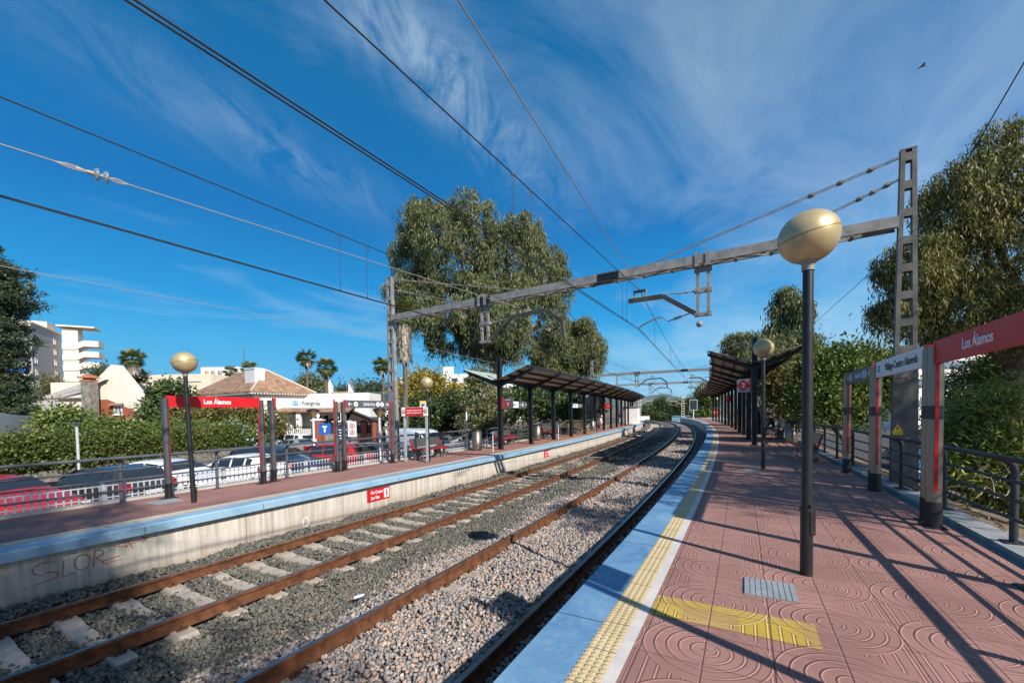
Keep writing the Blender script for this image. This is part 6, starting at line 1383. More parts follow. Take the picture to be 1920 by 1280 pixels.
# ================================================================== vehicles
def hub(st, i): return st[i]
def make_car(kind):
    """x forward; returns an Empty with body, windows, wheels, lamps"""
    # stations: x, sill z, belt z, top z, half width at belt, half width at top
    if kind == 'hatchback':
        st = [(2.02, .30, .58, .62, .62, .55), (1.94, .22, .66, .72, .80, .72), (1.5, .20, .80, .86, .86, .80), (1.0, .20, .90, .95, .88, .82), (0.62, .20, .94, 1.10, .88, .74), (0.10, .20, .95, 1.42, .885, .60), (-0.5, .20, .965, 1.48, .885, .61), (-1.1, .20, .98, 1.45, .88, .59), (-1.55, .20, 1.0, 1.36, .87, .56), (-1.88, .24, .98, 1.08, .82, .66), (-2.02, .34, .74, .80, .74, .66)]
        wc, ac, rw = (1.0, 0.10), (4, 8), (8, 9)
    elif kind == 'estate':
        st = [(2.25, .34, .64, .70, .66, .58), (2.15, .26, .74, .80, .84, .76), (1.6, .24, .92, .98, .90, .84), (1.15, .24, 1.0, 1.05, .92, .86), (0.75, .24, 1.04, 1.2, .92, .76), (0.2, .24, 1.05, 1.55, .925, .64), (-0.5, .24, 1.06, 1.63, .925, .66), (-1.4, .24, 1.08, 1.61, .92, .65), (-1.95, .26, 1.10, 1.52, .90, .62), (-2.2, .30, 1.04, 1.12, .86, .72), (-2.3, .42, .8, .86, .80, .72)]
        wc, ac, rw = (1.15, 0.2), (4, 8), (8, 9)
    elif kind == 'saloon':
        st = [(2.3, .32, .58, .62, .64, .56), (2.2, .22, .68, .73, .82, .74), (1.7, .20, .82, .87, .87, .80), (1.1, .20, .90, .94, .89, .82), (0.7, .20, .92, 1.06, .89, .74), (0.15, .20, .93, 1.38, .89, .58), (-0.5, .20, .94, 1.43, .89, .59), (-1.1, .20, .95, 1.36, .885, .56), (-1.6, .20, .97, 1.06, .88, .70), (-2.1, .24, .95, 1.0, .83, .74), (-2.28, .36, .74, .8, .76, .68)]
        wc, ac, rw = (1.1, 0.15), (4, 7), (7, 8)
    else:
        st = [(2.5, .36, .78, .84, .80, .70), (2.42, .28, .90, .98, .92, .84), (2.05, .26, 1.1, 1.18, .96, .88), (1.75, .26, 1.2, 1.3, .97, .86), (1.1, .26, 1.22, 1.9, .98, .76), (0.5, .26, 1.22, 2.06, .98, .80), (-0.4, .26, 1.22, 2.1, .98, .82), (-1.4, .26, 1.22, 2.1, .98, .82), (-2.3, .28, 1.22, 2.06, .97, .81), (-2.46, .32, 1.2, 1.9, .95, .80), (-2.5, .44, .9, 1.0, .93, .8)]
        wc, ac, rw = (1.75, 1.1), (3, 5), (8, 9)
    r = thing('parked_car', 'x', 'car', (0, 0, 0), 0, 'cars parked beside the station')
    def ring(q, off=0.0):
        x, zs, zb, zt, hb, ht = q; zb2 = zb+(zt-zb)*0.04
        half = [(0.0, zs), (hb*0.86, zs), (hb*0.99, zs+0.12), (hb+0.012, (zs+zb)*0.52), (hb*0.985, zb), (hb*0.95, zb2), (ht+0.03+(hb-ht)*0.08, zt-0.05*(zt-zb)-0.015), (ht-0.10, zt), (0.0, zt+0.012)]
        return [(x, y, z) for y, z in half]+[(x, -y, z) for y, z in half[-2:0:-1]]
    b = MB(); k = 16; vs = []
    for q in st: vs += ring(q)
    fs = [(i*k+j, i*k+(j+1) % k, (i+1)*k+(j+1) % k, (i+1)*k+j) for i in range(len(st)-1) for j in range(k)]
    b.add(vs, fs, True); b.add(vs[:k], [tuple(range(k))]); b.add(vs[-k:], [tuple(range(k-1, -1, -1))])
    body = b.build('body', WHITE, r)
    es = body.modifiers.new('edges', 'SUBSURF'); es.levels = 1; es.render_levels = 1
    def quad_panel(pts, out, nm, m, n=0.012):
        b = MB(); b.prism([Vector(p)+Vector(out)*n for p in pts], Vector(out)*0.004); return b.build(nm, m, r)
    # side glass: three panes a side between belt and roof
    i0, i1 = ac
    for sg in (1, -1):
        xs = [st[i0][0]-0.22]+[st[i][0] for i in range(i0+1, i1)]+[st[i1][0]+0.14]
        def at(x, f):
            for a, c in zip(st[:-1], st[1:]):
                if c[0] <= x <= a[0]:
                    t = (a[0]-x)/(a[0]-c[0]); q = [a[j]+(c[j]-a[j])*t for j in range(6)]; break
            zb, zt, hb, ht = q[2], q[3], q[4], q[5]; z = zb+0.05+(zt-zb-0.14)*f; y = hb*0.95+(ht+0.03-hb*0.95)*((z-zb)/(max(0.08, zt-zb))); return Vector((x, sg*(y+0.004), z))
        pil = 0.04
        for a, c in zip(xs[:-1], xs[1:]):
            x0, x1 = a-pil, c+pil
            if x0-x1 < 0.12: continue
            p = [at(x0, 0), at(x1, 0), at(x1, 1), at(x0, 1)]
            nrm = (p[1]-p[0]).cross(p[3]-p[0]).normalized(); nrm = nrm if nrm.y*sg > 0 else -nrm
            quad_panel(p, nrm, 'side_window', GLASS, 0.008)
    def cross_panel(qa, qb, fa, fb, nm):
        a = [qa[j]+(qb[j]-qa[j])*fa for j in range(6)]; c = [qa[j]+(qb[j]-qa[j])*fb for j in range(6)]
        p = [Vector((a[0], -a[5]*0.98, a[3])), Vector((a[0], a[5]*0.98, a[3])), Vector((c[0], c[5]*0.96, c[3])), Vector((c[0], -c[5]*0.96, c[3]))]
        n = (p[1]-p[0]).cross(p[3]-p[0]).normalized(); n = n if n.z > 0 else -n
        b = MB(); b.prism([q+n*0.016 for q in p], n*0.006); b.build(nm, GLASS, r)
    iw = next(i for i, q in enumerate(st) if abs(q[0]-wc[1]) < 1e-6)
    cross_panel(st[iw-1], st[iw], 0.0, 0.86, 'windscreen')
    cross_panel(st[rw[0]], st[rw[1]], 0.15, 0.9, 'rear_window')
    fx, bx = st[2][0]-0.12, st[-3][0]+0.20
    for x in (fx, bx):
        for sg in (1, -1):
            yb = 0.86 if kind != 'van' else 0.94
            b = MB(); pr = [(0.20, -0.09), (0.30, -0.085), (0.32, -0.04), (0.32, 0.06), (0.30, 0.09), (0.21, 0.085)]
            Mw = Matrix(((1, 0, 0), (0, 0, sg), (0, 1, 0))); b.lathe(pr, (x, sg*(yb-0.08), 0.32), 18, Mw); w = b.build('wheel', RUBBER, r)
            b = MB(); b.lathe([(0.001, 0.05), (0.06, 0.055), (0.2, 0.07), (0.215, 0.078)], (x, sg*(yb-0.08), 0.32), 18, Mw)
            for j in range(5): a = 2*math.pi*j/5; b.bar((x+0.04*math.cos(a), sg*(yb-0.01), 0.32+0.04*math.sin(a)), (x+0.19*math.cos(a), sg*(yb-0.01), 0.32+0.19*math.sin(a)), 0.015, 0.05)
            b.build('rim', ALLOY, w)
            b = MB(); n = 14
            pts = [(x+0.375*math.cos(math.pi*j/n), sg*(yb+0.012 if kind != 'van' else yb+0.03), 0.30+0.375*math.sin(math.pi*j/n)) for j in range(n+1)]
            b.prism(pts, (0, -sg*0.06, 0)); b.build('wheel_arch', RUBBER, r)
    for sg in (1, -1):
        q = st[1]; b = MB(); b.box((q[0]-0.08, sg*(q[4]-0.17), q[2]-0.04), (0.26, 0.32, 0.13), None, -sg*0.45); b.build('headlight', LAMPCLR, r)
        q = st[-2]; b = MB(); b.box((q[0]+0.02, sg*(q[4]-0.07), q[2]-0.10), (0.30, 0.17, 0.2)); b.build('rear_light', LAMPRED, r)
        q = st[4]; b = MB(); b.box((q[0]-0.1, sg*(q[4]+0.08), q[2]+0.08), (0.13, 0.2, 0.13)); b.build('wing_mirror', DKMETAL, r)
    q = st[-1]; b = MB(); b.box((q[0]-0.02, 0, 0.66), (0.02, 0.5, 0.11)); b.build('number_plate', WHITE, r)
    b = MB(); b.box((st[0][0]+0.01, 0, 0.42), (0.05, 1.1, 0.16)); b.build('grille', DKMETAL, r)
    b = MB()
    for xx in (st[5][0]-0.35, ): b.tube([(st[-4][0]+0.05, 0, st[-4][3]+0.02), (st[-4][0]-0.12, 0, st[-4][3]+0.22)], 0.008, 5)
    b.build('aerial', DKMETAL, r); return r
PROTO = {}
def put_car(kind, paint, x, y, rz, label, z=None):
    if kind not in PROTO: c = PROTO[kind] = make_car(kind)
    else: c = copy_tree(PROTO[kind])
    c.location = (x, y, ZLOT if z is None else z); c.rotation_euler = (0, 0, rz); c['label'] = label
    if kind == 'van': c['category'] = 'van'
    for ch in kids(c):
        if ch.name.split('.')[0] == 'body': ch.material_slots[0].link = 'OBJECT'; ch.material_slots[0].material = paint
    return c
PW = carpaint('white_car_paint', (0.75, 0.76, 0.77)); PK = carpaint('dark_grey_car_paint', (0.045, 0.05, 0.058), 0.3); PR = carpaint('red_car_paint', (0.38, 0.018, 0.016)); PB = carpaint('dark_blue_car_paint', (0.018, 0.045, 0.10), 0.3); PT = carpaint('petrol_blue_car_paint', (0.02, 0.06, 0.10), 0.3); PS = carpaint('silver_car_paint', (0.46, 0.47, 0.48), 0.5); PBB = carpaint('bright_blue_car_paint', (0.03, 0.16, 0.48))
def row_car(kind, paint, s, away, dt, label, o=-17.2):
    p = P(s, o); d = -RT(s) if away else RT(s); put_car(kind, paint, p.x, p.y, math.atan2(d.y, d.x)+R(dt), label)
row_car('hatchback', PR, 0.9, False, 20, 'red car with its bonnet to the platform, at the left edge', -16.6)
row_car('hatchback', PK, 3.25, True, 20, 'dark grey hatchback seen from behind, left of the first white car')
row_car('hatchback', PW, 5.4, False, 20, 'white hatchback with its bonnet to the platform, behind the red board post')
row_car('hatchback', PW, 7.6, True, 20, 'white hatchback seen from behind under the red board')
row_car('estate', PB, 9.7, False, 20, 'dark blue estate car behind the gap of the red and white boards')
row_car('estate', PR, 12.0, True, 20, 'dark red estate car below the white board')
row_car('hatchback', PK, 14.2, True, 20, 'dark hatchback left of the petrol blue car, below the exit board')
row_car('saloon', PT, 16.4, False, 20, 'petrol blue car below the grey exit board', -16.4)
put_car('saloon', PS, -15.9, 30.0, R(160), 'silver saloon on the far side of the car park')
put_car('estate', PW, -18.4, 34.0, R(165), 'white estate car before the brick gate pillar')
put_car('van', carpaint('pale_van_paint', (0.62, 0.66, 0.70)), -5.9, 26.5, R(-40), 'pale van partly behind the left mast')
put_car('estate', PS, -3.4, 31.0, R(-165), 'silver estate car behind the left bench')
put_car('hatchback', PBB, -1.9, 34.5, R(-160), 'bright blue car between the silver estate and the first roof post')
put_car('saloon', PS, -0.4, 36.5, R(-160), 'silver saloon left of the first roof post')
put_car('hatchback', PT, -1.2, 29.5, R(-150), 'petrol blue hatchback just left of the first steel bin')
put_car('hatchback', PK, -5.6, 32.0, R(-160), 'dark hatchback between the pale van and the silver estate')
put_car('hatchback', PS, -4.6, 36.0, R(-165), 'silver hatchback at the back of the car park, above the silver estate')
put_car('estate', PW, -2.9, 39.0, R(-160), 'white estate car at the back, above the bright blue car')
put_car('saloon', PB, -2.6, 27.6, R(-150), 'dark blue saloon right of the left bench')
put_car('saloon', PK, 2.6, 37.0, R(-150), 'dark saloon between second and third roof posts')
put_car('hatchback', PS, 5.6, 43.0, R(-150), 'silver hatchback between the third and fourth roof posts')
put_car('estate', PW, 7.6, 48.0, R(-150), 'white estate car far behind the left roof posts')
put_car('hatchback', PR, 9.2, 52.0, R(-150), 'red hatchback far behind the left roof posts')
put_car('saloon', PS, 17.5, 12.5, R(60), 'silver saloon in the street beyond the right shrubs', -1.75)
put_car('hatchback', PBB, 18.0, 19.0, R(62), 'bright blue hatchback in the street beyond the right shrubs', -1.75)

# ================================================================== car park furniture
ig = thing('bottle_bank', 'round green bottle bank in the car park', 'recycling bin', (-9.3, 21.6, ZLOT)); GRN = mat('bottle_bank_green', (0.05, 0.19, 0.13), 0.55, var=0.15)
b = MB(); b.lathe([(0.62, 0), (0.80, 0.35), (0.86, 0.8), (0.80, 1.2), (0.58, 1.52), (0.25, 1.68), (0.001, 1.72)], n=28); b.build('shell', GRN, ig)
b = MB(); b.cyl((0.45, -0.62, 1.1), (0.50, -0.72, 1.12), 0.12, 14); b.build('opening', RUBBER, ig)
def cone_lamp(x, y, H, label):
    r = thing('cone_lamp', label, 'street lamp', (x, y, ZLOT), 0, 'cone topped lamps of the car park'); b = MB(); b.tube([(0, 0, 0), (0, 0, H-0.35)], 0.06, 10, True, 0.05); b.build('pole', WHITE, r)
    b = MB(); b.lathe([(0.06, H-0.42), (0.30, H-0.06), (0.32, H-0.04)], n=20); b.build('lamp_shade', mat('tan_lamp_shade', (0.36, 0.25, 0.11), 0.5, var=0.1), r)
    b = MB(); b.lathe([(0.34, H-0.05), (0.33, H-0.01), (0.15, H+0.06), (0.001, H+0.08)], n=20); b.build('cap', DKMETAL, r); return r
cone_lamp(-10.45, 21.9, 3.30, 'cone topped lamp seen under the white board')
cone_lamp(-6.75, 21.2, 3.28, 'cone topped lamp seen under the grey exit board')
cone_lamp(-3.0, 27.5, 3.5, 'cone topped lamp in the shade right of the left bench')
r = thing('street_lamp', 'slim grey lamp with a flat head in front of the ivy', 'street lamp', (-15.9, 15.2, ZLOT)); b = MB(); b.tube([(0, 0, 0), (0, 0, 2.9)], 0.045, 10); b.build('pole', PICKET, r); b = MB(); b.box((-0.05, -0.1, 2.95), (0.5, 0.3, 0.07)); b.build('lamp_head', DKMETAL, r)
def plate_sign(x, y, zb, zt, w, h, m, label, draw=None, post=True, ang=0.25):
    r = thing('road_sign', label, 'sign', (x, y, zb), ang); b = MB(); b.cyl((0, 0, 0), (0, 0, zt-zb), 0.035, 8); b.build('pole', GALV, r)
    b = MB(); b.box((0, -0.05, zt-zb-h/2), (w, 0.02, h)); b.build('plate', m, r)
    if draw: draw(r, zt-zb-h/2)
    return r
def d_dead(r, z):
    b = MB(); b.box((0, -0.064, z-0.05), (0.10, 0.008, 0.36)); b.build('white_stem', WHITE, r); b = MB(); b.box((0, -0.066, z+0.15), (0.30, 0.008, 0.09)); b.build('red_bar', WHITE, r)
plate_sign(-12.6, 28.0, ZLOT, 1.15, 0.74, 0.74, BLUES, 'blue square road sign with a white T', d_dead)
def d_no(r, z):
    for k, zz in enumerate((z+0.22, z-0.2)):
        b = MB(); b.lathe([(0.11, 0), (0.17, 0.0), (0.17, 0.01), (0.11, 0.01)], (0, -0.062, zz), 18, Matrix(((1, 0, 0), (0, 0, -1), (0, 1, 0)))); b.build('red_ring', RED, r); b = MB(); b.box((0, -0.064, zz), (0.09, 0.006, 0.13)); b.build('figure', INK, r)
plate_sign(-10.45, 27.2, ZLOT, 1.25, 0.52, 0.98, WHITE, 'white sign with two red rings on a brown pole', d_no)
def d_dark(r, z):
    for k in range(4): b = MB(); b.box((-0.1, -0.064, z+0.35-0.2*k), (0.55-0.1*(k % 2), 0.006, 0.06)); b.build('white_line', WHITE, r)
    arrow(r, (0.12, z-0.42), -0.064, (0, 0, 1) if False else (1, 0, 0), 0.12, 1)
plate_sign(-12.1, 30.0, ZLOT, 0.95, 0.85, 1.35, mat('dark_blue_panel', (0.02, 0.035, 0.09), 0.4, var=0), 'dark blue information panel with white lines beside the green bottle bank', d_dark)

# ================================================================== walls and gates round the car park
def wall_seg(r, a, c, z0, z1, th, m, nm='wall'):
    b = MB(); a = Vector((*a, 0)); c = Vector((*c, 0)); X = (c-a); L = X.length; X.normalize(); b.box((a+c)/2+UP*((z0+z1)/2), (L, th, z1-z0), (X, UP.cross(X), UP)); return b.build(nm, m, r)
r = thing('stone_wall', 'low rubble stone wall under the ivy', 'wall', (0, 0, 0)); wall_seg(r, (-18.5, 4), (-17.9, 29.5), -1.9, -0.32, 0.4, STONEW)
r = thing('garden_wall', 'stone garden wall with brick pillars, iron fencing and a white gate', 'wall', (0, 0, 0))
gp = [(-21.6, 35.8), (-20.3, 36.3), (-17.15, 36.8), (-16.4, 39.0), (-14.9, 38.6), (-13.55, 38.2), (-12.7, 38.3), (-11.2, 38.6)]
for i, (x, y) in enumerate(gp):
    b = MB(); h = 1.05 if i not in (2,) else 1.25; wd = 0.75 if i < 3 else 0.5; b.box((x, y, (h-1.9)/2), (wd, wd, h+1.9)); b.build('pillar', REDBR, r)
    b = MB(); b.box((x, y, h+0.05), (wd+0.16, wd+0.16, 0.1)); b.box((x, y, h+0.13), (wd*0.7, wd*0.7, 0.08))
    if i in (1, 2, 3): b.lathe([(0.08, 0.15), (0.06, 0.22), (0.15, 0.34), (0.17, 0.44), (0.12, 0.55), (0.04, 0.62), (0.05, 0.68), (0.001, 0.72)], (x, y, h), 14)
    b.build('pillar_cap', STUCW if i < 5 else DKMETAL, r)
for i, (a, c) in enumerate(zip(gp[:-1], gp[1:])):
    if i == 1: 
        b = MB(); A = Vector((*a, 0)); Cc = Vector((*c, 0)); X = (Cc-A).normalized(); L = (Cc-A).length
        for j in range(int(L/0.16)): b.box(A+X*(0.16*j+0.1)+UP*-0.3, (0.03, 0.03, 2.2))
        for zz in (-1.3, 0.7): b.bar(A+UP*zz, Cc+UP*zz, 0.05, 0.06)
        b.build('iron_gate', DKMETAL, r); b = MB(); b.bar(A+Vector((0.05, 0.12, -0.4)), Cc+Vector((-0.05, 0.12, -0.4)), 0.03, 1.9); b.build('gate_panel', STUCW, r); continue
    if i == 6: continue
    wall_seg(r, a, c, -1.9, 0.0, 0.4, STONEW, 'stone_panel'); wall_seg(r, a, c, 0.0, 0.8, 0.06, mat('dark_fence_sheet', (0.03, 0.05, 0.055), 0.6, var=0.2), 'fence_sheet')
    b = MB(); A = Vector((*a, 0)); Cc = Vector((*c, 0)); X = (Cc-A).normalized()
    for j in range(int((Cc-A).length/0.18)): b.box(A+X*(0.18*j+0.1)+UP*0.45-Vector((0, .08, 0)), (0.025, 0.025, 0.95))
    b.build('iron_fence', DKMETAL, r)
b = MB(); b.poly([(-14, 36.0, ZLOT+0.1), (-6, 31.0, ZLOT+0.1), (-5.4, 33.0, ZLOT+0.1), (-13.5, 38.2, ZLOT+0.1)]); tag(b.build('pavement', CONC, fix=False), kind='structure')

# ================================================================== houses
def hip_roof(b, pts, z, apexes, zr):
    """pts: four eave corners in order, apexes: two ridge ends (between sides 0-1/2-3)"""
    v = [Vector((*p, z)) for p in pts]+[Vector((*a, zr)) for a in apexes]
    b.add(v, [(0, 1, 4), (1, 2, 5, 4), (2, 3, 5), (3, 0, 4, 5)]); b.add([q-UP*0.14 for q in v[:4]]+v[:4], [(3, 2, 1, 0), (0, 1, 5, 4), (1, 2, 6, 5), (2, 3, 7, 6), (3, 0, 4, 7)])
def winbox(r, c, X, N, w, h, frame=WHITE, pane=GLASS, nm='window', sill=True):
    X = Vector(X); N = Vector(N); c = Vector(c); b = MB()
    for sx in (-1, 1): b.box(c+X*(sx*w/2)+N*0.03, (0.08, 0.1, h+0.1), (X, N, UP))
    for sz in (-1, 1): b.box(c+UP*(sz*h/2)+N*0.03, (w-0.08, 0.1, 0.1), (X, N, UP))
    b.box(c+N*0.03, (0.05, 0.06, h-0.1), (X, N, UP))
    if sill: b.box(c-UP*(h/2+0.09)+N*0.1, (w+0.3, 0.24, 0.07), (X, N, UP))
    f = b.build(nm, frame, r); b = MB(); b.box(c+N*0.012, (w-0.08, 0.02, h-0.1), (X, N, UP)); b.build('pane', pane, f); return f
# hip roofed white house
K = Vector((-23.2, 37.5, 0)); A_ = Vector((0.5, 0.866, 0)); B_ = Vector((-0.866, 0.5, 0))
r = thing('hip_roofed_house', 'white house with a terracotta hip roof and a broad white chimney, behind the red board', 'house', K)
L_, M_ = 5.4, 11.0
b = MB(); b.box(A_*L_/2+B_*M_/2+UP*1.0, (L_, M_, 5.8), (A_, B_, UP)); b.build('wall', STUCW, r)
b = MB(); e = 0.5; hip_roof(b, [(-(A_+B_)*e)[:2], (A_*(L_+e)-B_*e)[:2], (A_*(L_+e)+B_*(M_+e))[:2], (-A_*e+B_*(M_+e))[:2]], 3.98, [(A_*L_/2+B_*2.6)[:2], (A_*L_/2+B_*(M_-2.6))[:2]], 6.25); rf = b.build('roof', TERRA, r)
b = MB()
for q0, q1 in (((-(A_+B_)*e+UP*4.0), (A_*L_/2+B_*2.6+UP*6.27)), ((A_*(L_+e)-B_*e+UP*4.0), (A_*L_/2+B_*2.6+UP*6.27)), ((A_*L_/2+B_*2.6+UP*6.27), (A_*L_/2+B_*(M_-2.6)+UP*6.27))): b.tube([q0, q1], 0.10, 8)
b.build('ridge_tiles', mat('pale_ridge_mortar', (0.55, 0.45, 0.36), 0.9, var=0.25, vscale=5), rf)
b = MB(); c = A_*1.2+B_*1.9; b.box(c+UP*5.0, (0.9, 1.7, 2.3), (A_, B_, UP)); b.box(c+UP*6.18, (1.0, 1.8, 0.1), (A_, B_, UP)); b.build('chimney', STUCW, rf)
b = MB()
for j in range(int((M_+1)/0.28)): b.box(-A_*0.38-B_*0.4+B_*(0.28*j)+UP*3.80, (0.2, 0.14, 0.12), (A_, B_, UP))
for j in range(int((L_+1)/0.28)): b.box(-B_*0.38-A_*0.4+A_*(0.28*j)+UP*3.80, (0.14, 0.2, 0.12), (A_, B_, UP))
b.build('eave_dentils', STUCW, r)
winbox(r, A_*1.6-B_*0.0+UP*2.6, A_, -B_, 1.0, 1.3); winbox(r, A_*4.0-B_*0.0+UP*2.6, A_, -B_, 1.0, 1.3); winbox(r, B_*3.0+UP*2.6, B_, -A_, 1.0, 1.3)
# veranda and porch next to it
r = thing('veranda_house', 'low white house with a tiled veranda roof under the white board', 'house', (-20.6, 40.5, 0))
b = MB(); b.box((2.2, 3.2, 1.2), (8.4, 4.0, 5.4)); b.build('wall', STUCW, r)
b = MB(); b.add([(-3.0, -1.6, 2.25), (5.2, -1.2, 2.1), (5.2, 1.25, 3.0), (-3.0, 1.25, 3.1), (-3.0, -1.6, 2.13), (5.2, -1.2, 1.98), (5.2, 1.25, 2.8), (-3.0, 1.25, 2.9)], [(0, 1, 2, 3), (7, 6, 5, 4), (0, 4, 5, 1), (1, 5, 6, 2), (3, 7, 4, 0), (2, 6, 7, 3)]); b.build('veranda_roof', TERRA, r)
for x in (-2.4, 0.4, 4.6): b = MB(); b.box((x, -1.0, 0.2), (0.4, 0.35, 3.8)); b.build('veranda_pillar', STUCW, r)
for x in (-1.2, 1.8, 3.3): winbox(r, (x, 1.2, 0.9), (1, 0, 0), (0, -1, 0), 1.0, 1.7)
r = thing('tile_roofed_house', 'house with a brown tiled roof and white parapet behind the two palms', 'house', (-23.4, 55, 0))
b = MB(); b.box((0.4, 2.5, 0.8), (7.6, 5, 5.0)); b.box((4.2, 6.2, 1.5), (7.5, 3.2, 7.0)); b.build('wall', STUCW, r)
b = MB(); hip_roof(b, [(-4.2, -0.4), (4.8, -0.4), (4.8, 5.4), (-4.2, 5.4)], 3.3, [(-1.0, 2.5), (1.4, 2.5)], 5.0); rf = b.build('roof', TERRA, r)
for x, h in ((-1.6, 5.7), (1.4, 6.0)): b = MB(); b.box((x, 2.5, h-0.6), (0.7, 0.6, 1.5)); b.lathe([(0.3, 0.15), (0.34, 0.3), (0.2, 0.5), (0.1, 0.6), (0.14, 0.75), (0.001, 0.9)], (x, 2.5, h), 10); b.build('chimney', STUCW, rf)
winbox(r, (6.8, 4.58, 2.6), (1, 0, 0), (0, -1, 0), 0.6, 1.3)
r = thing('flat_roofed_house', 'low white flat roofed house left of the left mast', 'house', (-15.5, 48, 0)); b = MB(); b.box((0.5, 2, 0.4), (8, 4, 4.6)); b.box((-1.5, 1.5, 2.9), (3.0, 3, 0.6)); b.build('wall', STUCW, r); b = MB(); b.add([(2.3, -0.4, 2.0), (5.0, -0.4, 1.9), (5.0, 2.6, 3.1), (2.3, 2.6, 3.1), (2.3, -.4, 1.85), (5, -.4, 1.75), (5, 2.6, 2.9), (2.3, 2.6, 2.9)], [(0, 1, 2, 3), (7, 6, 5, 4), (0, 4, 5, 1), (1, 5, 6, 2), (3, 7, 4, 0)]); b.build('roof', TERRA, r)
winbox(r, (-2.6, -0.0, 0.9), (1, 0, 0), (0, -1, 0), 0.7, 0.7)
r = thing('garden_pavilion', 'dark wooden pavilion with a low gabled roof behind the garden wall', 'pavilion', (-15.9, 42.5, 0)); b = MB(); b.add([(-2.6, -1.3, 1.1), (0, -1.3, 2.2), (2.6, -1.3, 1.1), (-2.6, 3, 1.1), (0, 3, 2.2), (2.6, 3, 1.1), (-2.6, -1.3, .98), (0, -1.3, 2.06), (2.6, -1.3, .98)], [(0, 1, 4, 3), (1, 2, 5, 4), (0, 6, 7, 1), (1, 7, 8, 2)]); b.build('roof', mat('dark_shingle', (0.05, 0.042, 0.038), 0.9, var=0.25, vscale=6), r)
b = MB(); b.prism([(-2.3, -1.1, 1.0), (0, -1.1, 1.98), (2.3, -1.1, 1.0)], (0, 0.06, 0)); b.build('gable_boards', mat('dark_timber', (0.05, 0.03, 0.022), 0.8, var=0.3), r)
for x in (-2.2, 2.2): b = MB(); b.box((x, -1.0, -0.4), (0.16, 0.16, 2.9)); b.build('post', mat('dark_timber', (0.05, 0.03, 0.022)), r)
# gabled villa
r = thing('gabled_villa', 'peach villa with a red brick gable wall above the ivy', 'house', (-46.2, 48, 0))
b = MB(); b.prism([(-6.0, 0, -2), (-6.0, 0, 4.2), (-2.9, 0, 5.0), (0.3, 0, 8.0), (4.4, 0, 2.6), (4.4, 0, -2)], (0, 1.5, 0)); b.build('wall', STUCP, r)
b = MB(); b.prism([(-2.8, -0.06, 3.95), (-0.3, -0.06, 4.0), (3.9, -0.06, 2.15), (3.9, -0.06, 1.75), (-2.8, -0.06, 1.75)], (0, 0.05, 0)); b.prism([(-2.8, -0.06, 1.35), (4.2, -0.06, 1.35), (4.2, -0.06, -1.5), (-2.8, -0.06, -1.5)], (0, 0.05, 0)); b.build('brick_panel', REDBR, r)
b = MB(); b.add([(-6.6, -0.5, 4.35), (-2.7, -0.5, 5.1), (0.0, -0.5, 6.2), (0.0, 7, 7.6), (-6.6, 7, 6.6)], [(0, 1, 2, 3, 4)]); b.box((-6.3, 0.2, 4.2), (7.0, 1.2, 0.14)); b.build('roof_slab', SLATE, r)
winbox(r, (0.95, -0.08, 2.75), (1, 0, 0), (0, -1, 0), 0.8, 0.95, STUCW, GLASSB); b = MB(); b.add([(0.25, -0.1, 3.55), (1.65, -0.1, 3.55), (1.75, -0.6, 3.3), (0.15, -0.6, 3.3)], [(0, 1, 2, 3)]); b.build('window_hood', TERRA, r)
b = MB(); b.prism([(0.6, -0.12, 0.9), (3.0, -0.12, 0.9), (2.6, -0.12, 1.5), (1.0, -0.12, 1.5)], (0, 0.05, 0)); b.build('white_hood', STUCW, r)
b = MB(); b.box((-1.0, -1.3, 2.2), (1.0, 0.95, 7.4)); ch = b.build('chimney', mat('mossy_stone_chimney', (0.15, 0.14, 0.12), 0.95, var=0.6, vscale=3, col2=(0.36, 0.33, 0.29), bump=0.6, bscale=7), r)
b = MB(); b.box((-1.0, -1.3, 6.05), (1.1, 1.05, 0.2)); b.add([(-1.75, -2.05, 6.32), (-0.25, -2.05, 6.32), (-0.25, -0.55, 6.32), (-1.75, -0.55, 6.32), (-1.0, -1.3, 6.85)], [(0, 1, 4), (1, 2, 4), (2, 3, 4), (3, 0, 4), (3, 2, 1, 0)]); b.box((-1, -1.3, 6.22), (0.7, 0.7, 0.2)); b.build('chimney_cap', mat('orange_tile', (0.40, 0.15, 0.07), 0.8, var=0.3, vscale=5), ch)
r = thing('shed_roofs', 'pale sloping concrete roofs between the conifer and the stone chimney', 'roof', (-54, 52, 0)); b = MB(); b.prism([(-9, 0, 3.2), (1.5, 0, 6.6), (2.4, 0, 6.6), (2.4, 0, 2.5), (-9, 0, 2.5)], (0, 5, 0)); b.build('concrete_gable', CONC, r); b = MB(); b.box((0, 3, 2), (9, 4, 9)); b.build('wall', STUCP, r); b = MB(); b.lathe([(0.001, 7.6), (0.55, 7.5), (0.55, 6.3)], (2.7, 2, 0), 14); b.build('water_tank', WHITE, r)
r = thing('low_house', 'low white house with a tiled eave in the shade of the conifer', 'house', (-23.9, 20.0, 0)); b = MB(); b.prism([(1.7, -2.7, -2), (1.7, -2.7, 2.2), (0, 0, 1.95), (-1.2, 1.9, 1.9), (-3.6, 5.6, 0.8), (-4.0, 6.3, 0.1), (-4.0, 6.3, -2)], (-4.2, -2.65, 0)); b.build('wall', STUCW, r)
b = MB(); b.bar((0.35, -0.3, -0.1), (-3.7, 6.1, -0.3), 0.7, 0.12); b.build('eave_tiles', TERRA, r)
